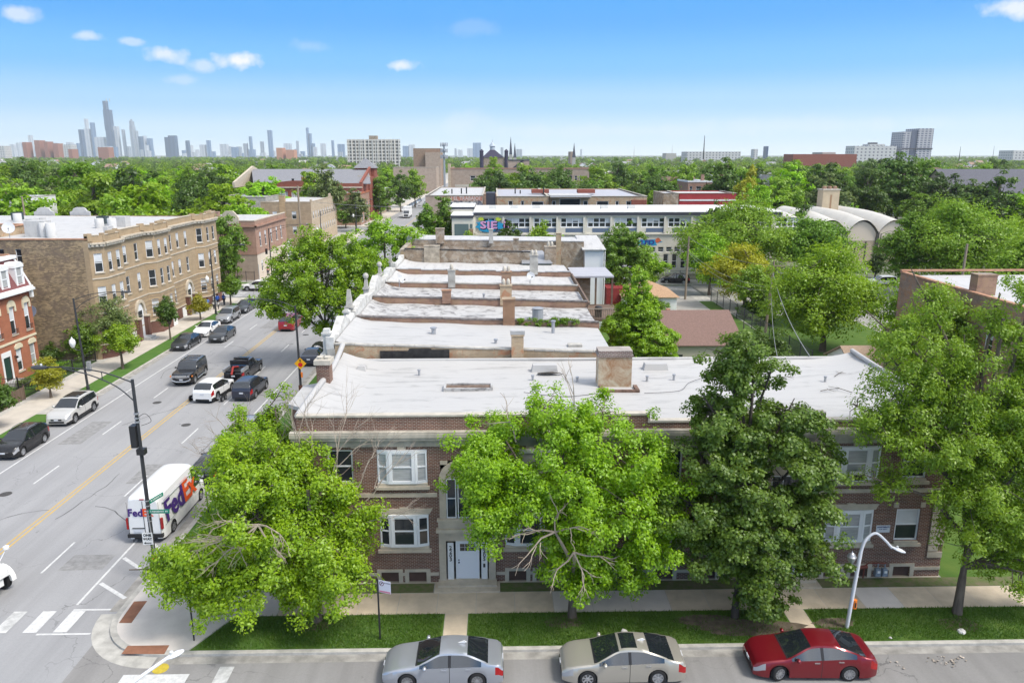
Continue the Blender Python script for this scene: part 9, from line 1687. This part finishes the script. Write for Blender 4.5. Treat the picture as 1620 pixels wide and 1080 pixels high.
put_px('mid green', 853, 271, 245, 1.15, 'green tree in front of the tan brick hall'); put_px('mid green', 880, 282, 250, .8, 'smaller tree joined to the green tree before the brick hall'); put_px('lime', 742, 259, 360, 1.1, 'bright lime tree behind the left part of the brick hall'); put_px('bright round', 782, 246, 420, 1.2, 'rounded tree in front of the dark-roofed church'); put_px('broad deep green', 1040, 277, 250, 1.2, 'broad dark tree above the red painted wall'); put_px('bright round', 1032, 299, 225, .6, 'small bright tree below the broad dark tree'); put_px('yellowish', 1187, 265, 205, .95, 'yellow-green tree right of the pinkish row'); put_px('lime', 1205, 285, 190, .9, 'lime tree below the yellow-green one, right of the red wall'); put_px('deep green', 1135, 322, 132, .55, 'green tree just in front of the school roof'); put_px('mid green', 1215, 300, 200, .8, 'green tree behind the yellow-green one')
put_px('lime', 1345, 322, 186, .5, 'small bright tree behind the vaulted roof'); put_px('deep green', 1275, 318, 160, .6, 'green tree left of the tall flue')
for (x, yt, Y, s, kd, lab) in [(1310, 255, 215, 1.5, 'dark green', 'great dark tree left of centre behind the vaulted hall'), (1375, 262, 205, 1.2, 'deep green', 'deep green tree behind the middle arch of the vaulted hall'), (1430, 243, 212, 1.7, 'broad deep green', 'tallest broad dark tree behind the vaulted hall'), (1495, 270, 205, 1.3, 'dark green', 'dark tree right of the tallest broad one'), (1540, 285, 190, 1.3, 'broad deep green', 'broad deep green tree before the white gabled house'), (1262, 285, 210, .8, 'deep green', 'deep green tree beside the white-walled flat-roofed house'), (1590, 300, 170, 1.2, 'dark green', 'dark tree in front of the great slate roof'), (1460, 300, 185, 1.1, 'mid green', 'mid green tree below the tallest dark trees')]: put_px(kd, x, yt, Y, s, lab)
EXC = [(-43, -9, 0, 720), (-56, -38, 124, 150), (-72, -50, 148, 172), (-56, -40, 176, 208), (-60, -38, 228, 302), (-84, -34, 232, 285), (-20, 47, 155, 216), (-12, 62, 100, 156), (40, 70, 196, 218), (46, 74, 230, 252), (-24, 44, 290, 334), (40, 112, 146, 192), (18, 130, 100, 146), (100, 150, 196, 235), (-62, -30, 510, 550), (-40, -20, 415, 445), (60, 78, 165, 180), (118, 150, 255, 275), (-300, -45, 110, 126)]
r_ = random.Random(99); pts = []
def free(x, y, d):
 if any(a - 4 < x < b_ + 4 and c - 3 < y < e + 4 for a, b_, c, e in EXC): return False
 return all((x - p[0]) ** 2 + (y - p[1]) ** 2 > (d * .5 + p[2] * .5) ** 2 for p in pts)
for _ in range(26000):
 y = 126 + 440 * r_.random() ** 1.1; x = (r_.random() * 2 - 1) * (y * .72 + 8)
 d = 9.6 + y * .016
 if free(x, y, d): pts.append((x, y, d))
pts.sort(key=lambda p: p[1] + (60 if -60 < p[0] < 20 else 0)); kinds = ['bright round', 'fresh green', 'mid green', 'deep green', 'dark green', 'grey green', 'tall mid green', 'broad deep green', 'lime', 'mid green', 'deep green', 'fresh green', 'yellowish']
lw = [4, 4, 2, 1.5, .6, 2, 1, .8, 3, 2, 1, 3, .7]; rw_ = [1.5, 2.5, 3, 2.5, 2, 1.2, 2, 2, 1.2, 2, 2, 1.5, .4]
near, rest = pts[:225], pts[225:]
for x, y, d in near:
 k = r_.choices(kinds, lw if x < 10 else rw_)[0]; side = 'tree belt left of the avenue' if x < -40 else ('trees between the school and the horizon' if x < 60 else 'right-hand tree belt beyond the vaulted hall')
 put_tree(k, x, y, r_.uniform(1.08, 1.5) * (1.0 if y < 300 else .92), k + ' tree in the ' + side, k + ' trees in the ' + side)
# the woods that merge into one canopy towards the horizon
rg = np.random.default_rng(77); farp = [(x, y) for x, y, d in rest]
for _ in range(5200):
 y = 480 + 3800 * rg.random() ** 1.7; x = (rg.random() * 2 - 1) * (y * .74 + 20)
 if not any(a - 3 < x < b_ + 3 and c - 6 < y < e + 3 for a, b_, c, e in EXC): farp.append((x, y))
groups_ = {}
for (x, y) in farp:
 g = rg.choice(['bright', 'willow', 'green', 'deep', 'green', 'grey', 'green', 'deep', 'willow'])
 n = int(max(16, 110 * (460 / max(y, 300)) ** .8)); sz = .95 * max(1, y / 520) ** .7; h = rg.uniform(8.5, 13.0); w_ = rg.uniform(4.2, 6.2); d = rg.normal(size=(n, 3)); d /= np.linalg.norm(d, axis=1)[:, None]; d[:, 2] = np.abs(d[:, 2]) * rg.choice([1, 1, 1, -.5], n); c = np.array([x, y, h * .58]) + d * np.array([w_, w_, h * .42]) * (.6 + .45 * rg.random(n))[:, None]
 groups_.setdefault(g, []).append(leaf_quads(rg, c, d, 3, sz * .8, sz, .7, .8))
first = None
wd_ = []
for g, L_ in groups_.items():
 V = np.concatenate(L_); o = link('distant_woods', raw_mesh('distant_woods', V, len(V) // 4, LF[g]), None, first)
 if first is None: first = o; o['kind'] = 'stuff'; o['label'] = 'far wooded city canopy merging into the hazy horizon'
 else: o.name = 'woods_canopy'
# scattered house roofs in the distant green
for k in range(60):
 y = 330 + 1500 * r_.random() ** 1.5; x = (r_.random() * 2 - 1) * y * .68
 if any(a - 8 < x < b_ + 8 and c - 10 < y < e + 10 for a, b_, c, e in EXC): continue
 gable('house roof showing above the distant trees', x - 6, x + 6, y, y + 12, 7.5, 10.5 + r_.random(), M_WPAINT if k % 3 else B_RED, M_RF[k % 3], 'x' if k % 2 else 'y', 'distant_house', 'house', group='distant houses among the trees')
# grass blades on the near verge
rg = np.random.default_rng(12); n = 90000; x = rg.uniform(-13.0, 30, n); y = rg.uniform(GY0 + .02, GY1 - .02, n); ok = ~(((x > -2.5) & (x < -1.27)) | ((x > 13.27) & (x < 14.43))) & (x > -13.3 + (y - GY0) * .46 + .15)
for (cx, cy, rx, ry) in [(11.5, 29.9, 2.4, .65), (9.6, 30.5, 1.3, .45), (15.4, 30.2, .9, .4)]: ok &= ~((((x - cx) / rx) ** 2 + ((y - cy) / ry) ** 2 < 1) & (rg.random(n) < .85))
ok &= (np.sin(x * 1.3) + np.sin(y * 3 + x * .7) + rg.normal(size=n) * 1.2) > -1.6
x, y = x[ok], y[ok]; n = len(x); a = rg.uniform(0, 6.28, n); h = rg.uniform(.04, .11, n); wv = .014; V = np.empty((n, 4, 3)); ca, sa = np.cos(a) * wv, np.sin(a) * wv; lx, ly = rg.normal(size=n) * .04, rg.normal(size=n) * .04; z0 = K + .004
V[:, 0] = np.column_stack([x - ca, y - sa, np.full(n, z0)]); V[:, 1] = np.column_stack([x + ca, y + sa, np.full(n, z0)]); V[:, 2] = np.column_stack([x + ca * .3 + lx, y + sa * .3 + ly, z0 + h]); V[:, 3] = np.column_stack([x - ca * .3 + lx, y - sa * .3 + ly, z0 + h])
LG = leaf_mat('grass blades', (.05, .12, .008), (.12, .22, .022), .25)
o = link('grass', raw_mesh('grass', V.reshape(-1, 3), n, LG), None); o['kind'] = 'stuff'
# ------------------------------------------------------------------ haze
hz_ = MB(); hz_.box(-7000, 7000, -70, 7600, -1.2, 560); ho = hz_.build('haze', None); ho['kind'] = 'stuff'
hm = bpy.data.materials.new('haze'); hm.use_nodes = True; hm.node_tree.nodes.clear(); t = NT(hm.node_tree); pv = t.new('ShaderNodeVolumePrincipled'); pv.inputs['Color'].default_value = (.93, .97, 1.0, 1); pv.inputs['Density'].default_value = HAZE; pv.inputs['Anisotropy'].default_value = .2; mo = t.new('ShaderNodeOutputMaterial'); t.l.new(pv.outputs[0], mo.inputs['Volume']); ho.data.materials.append(hm)
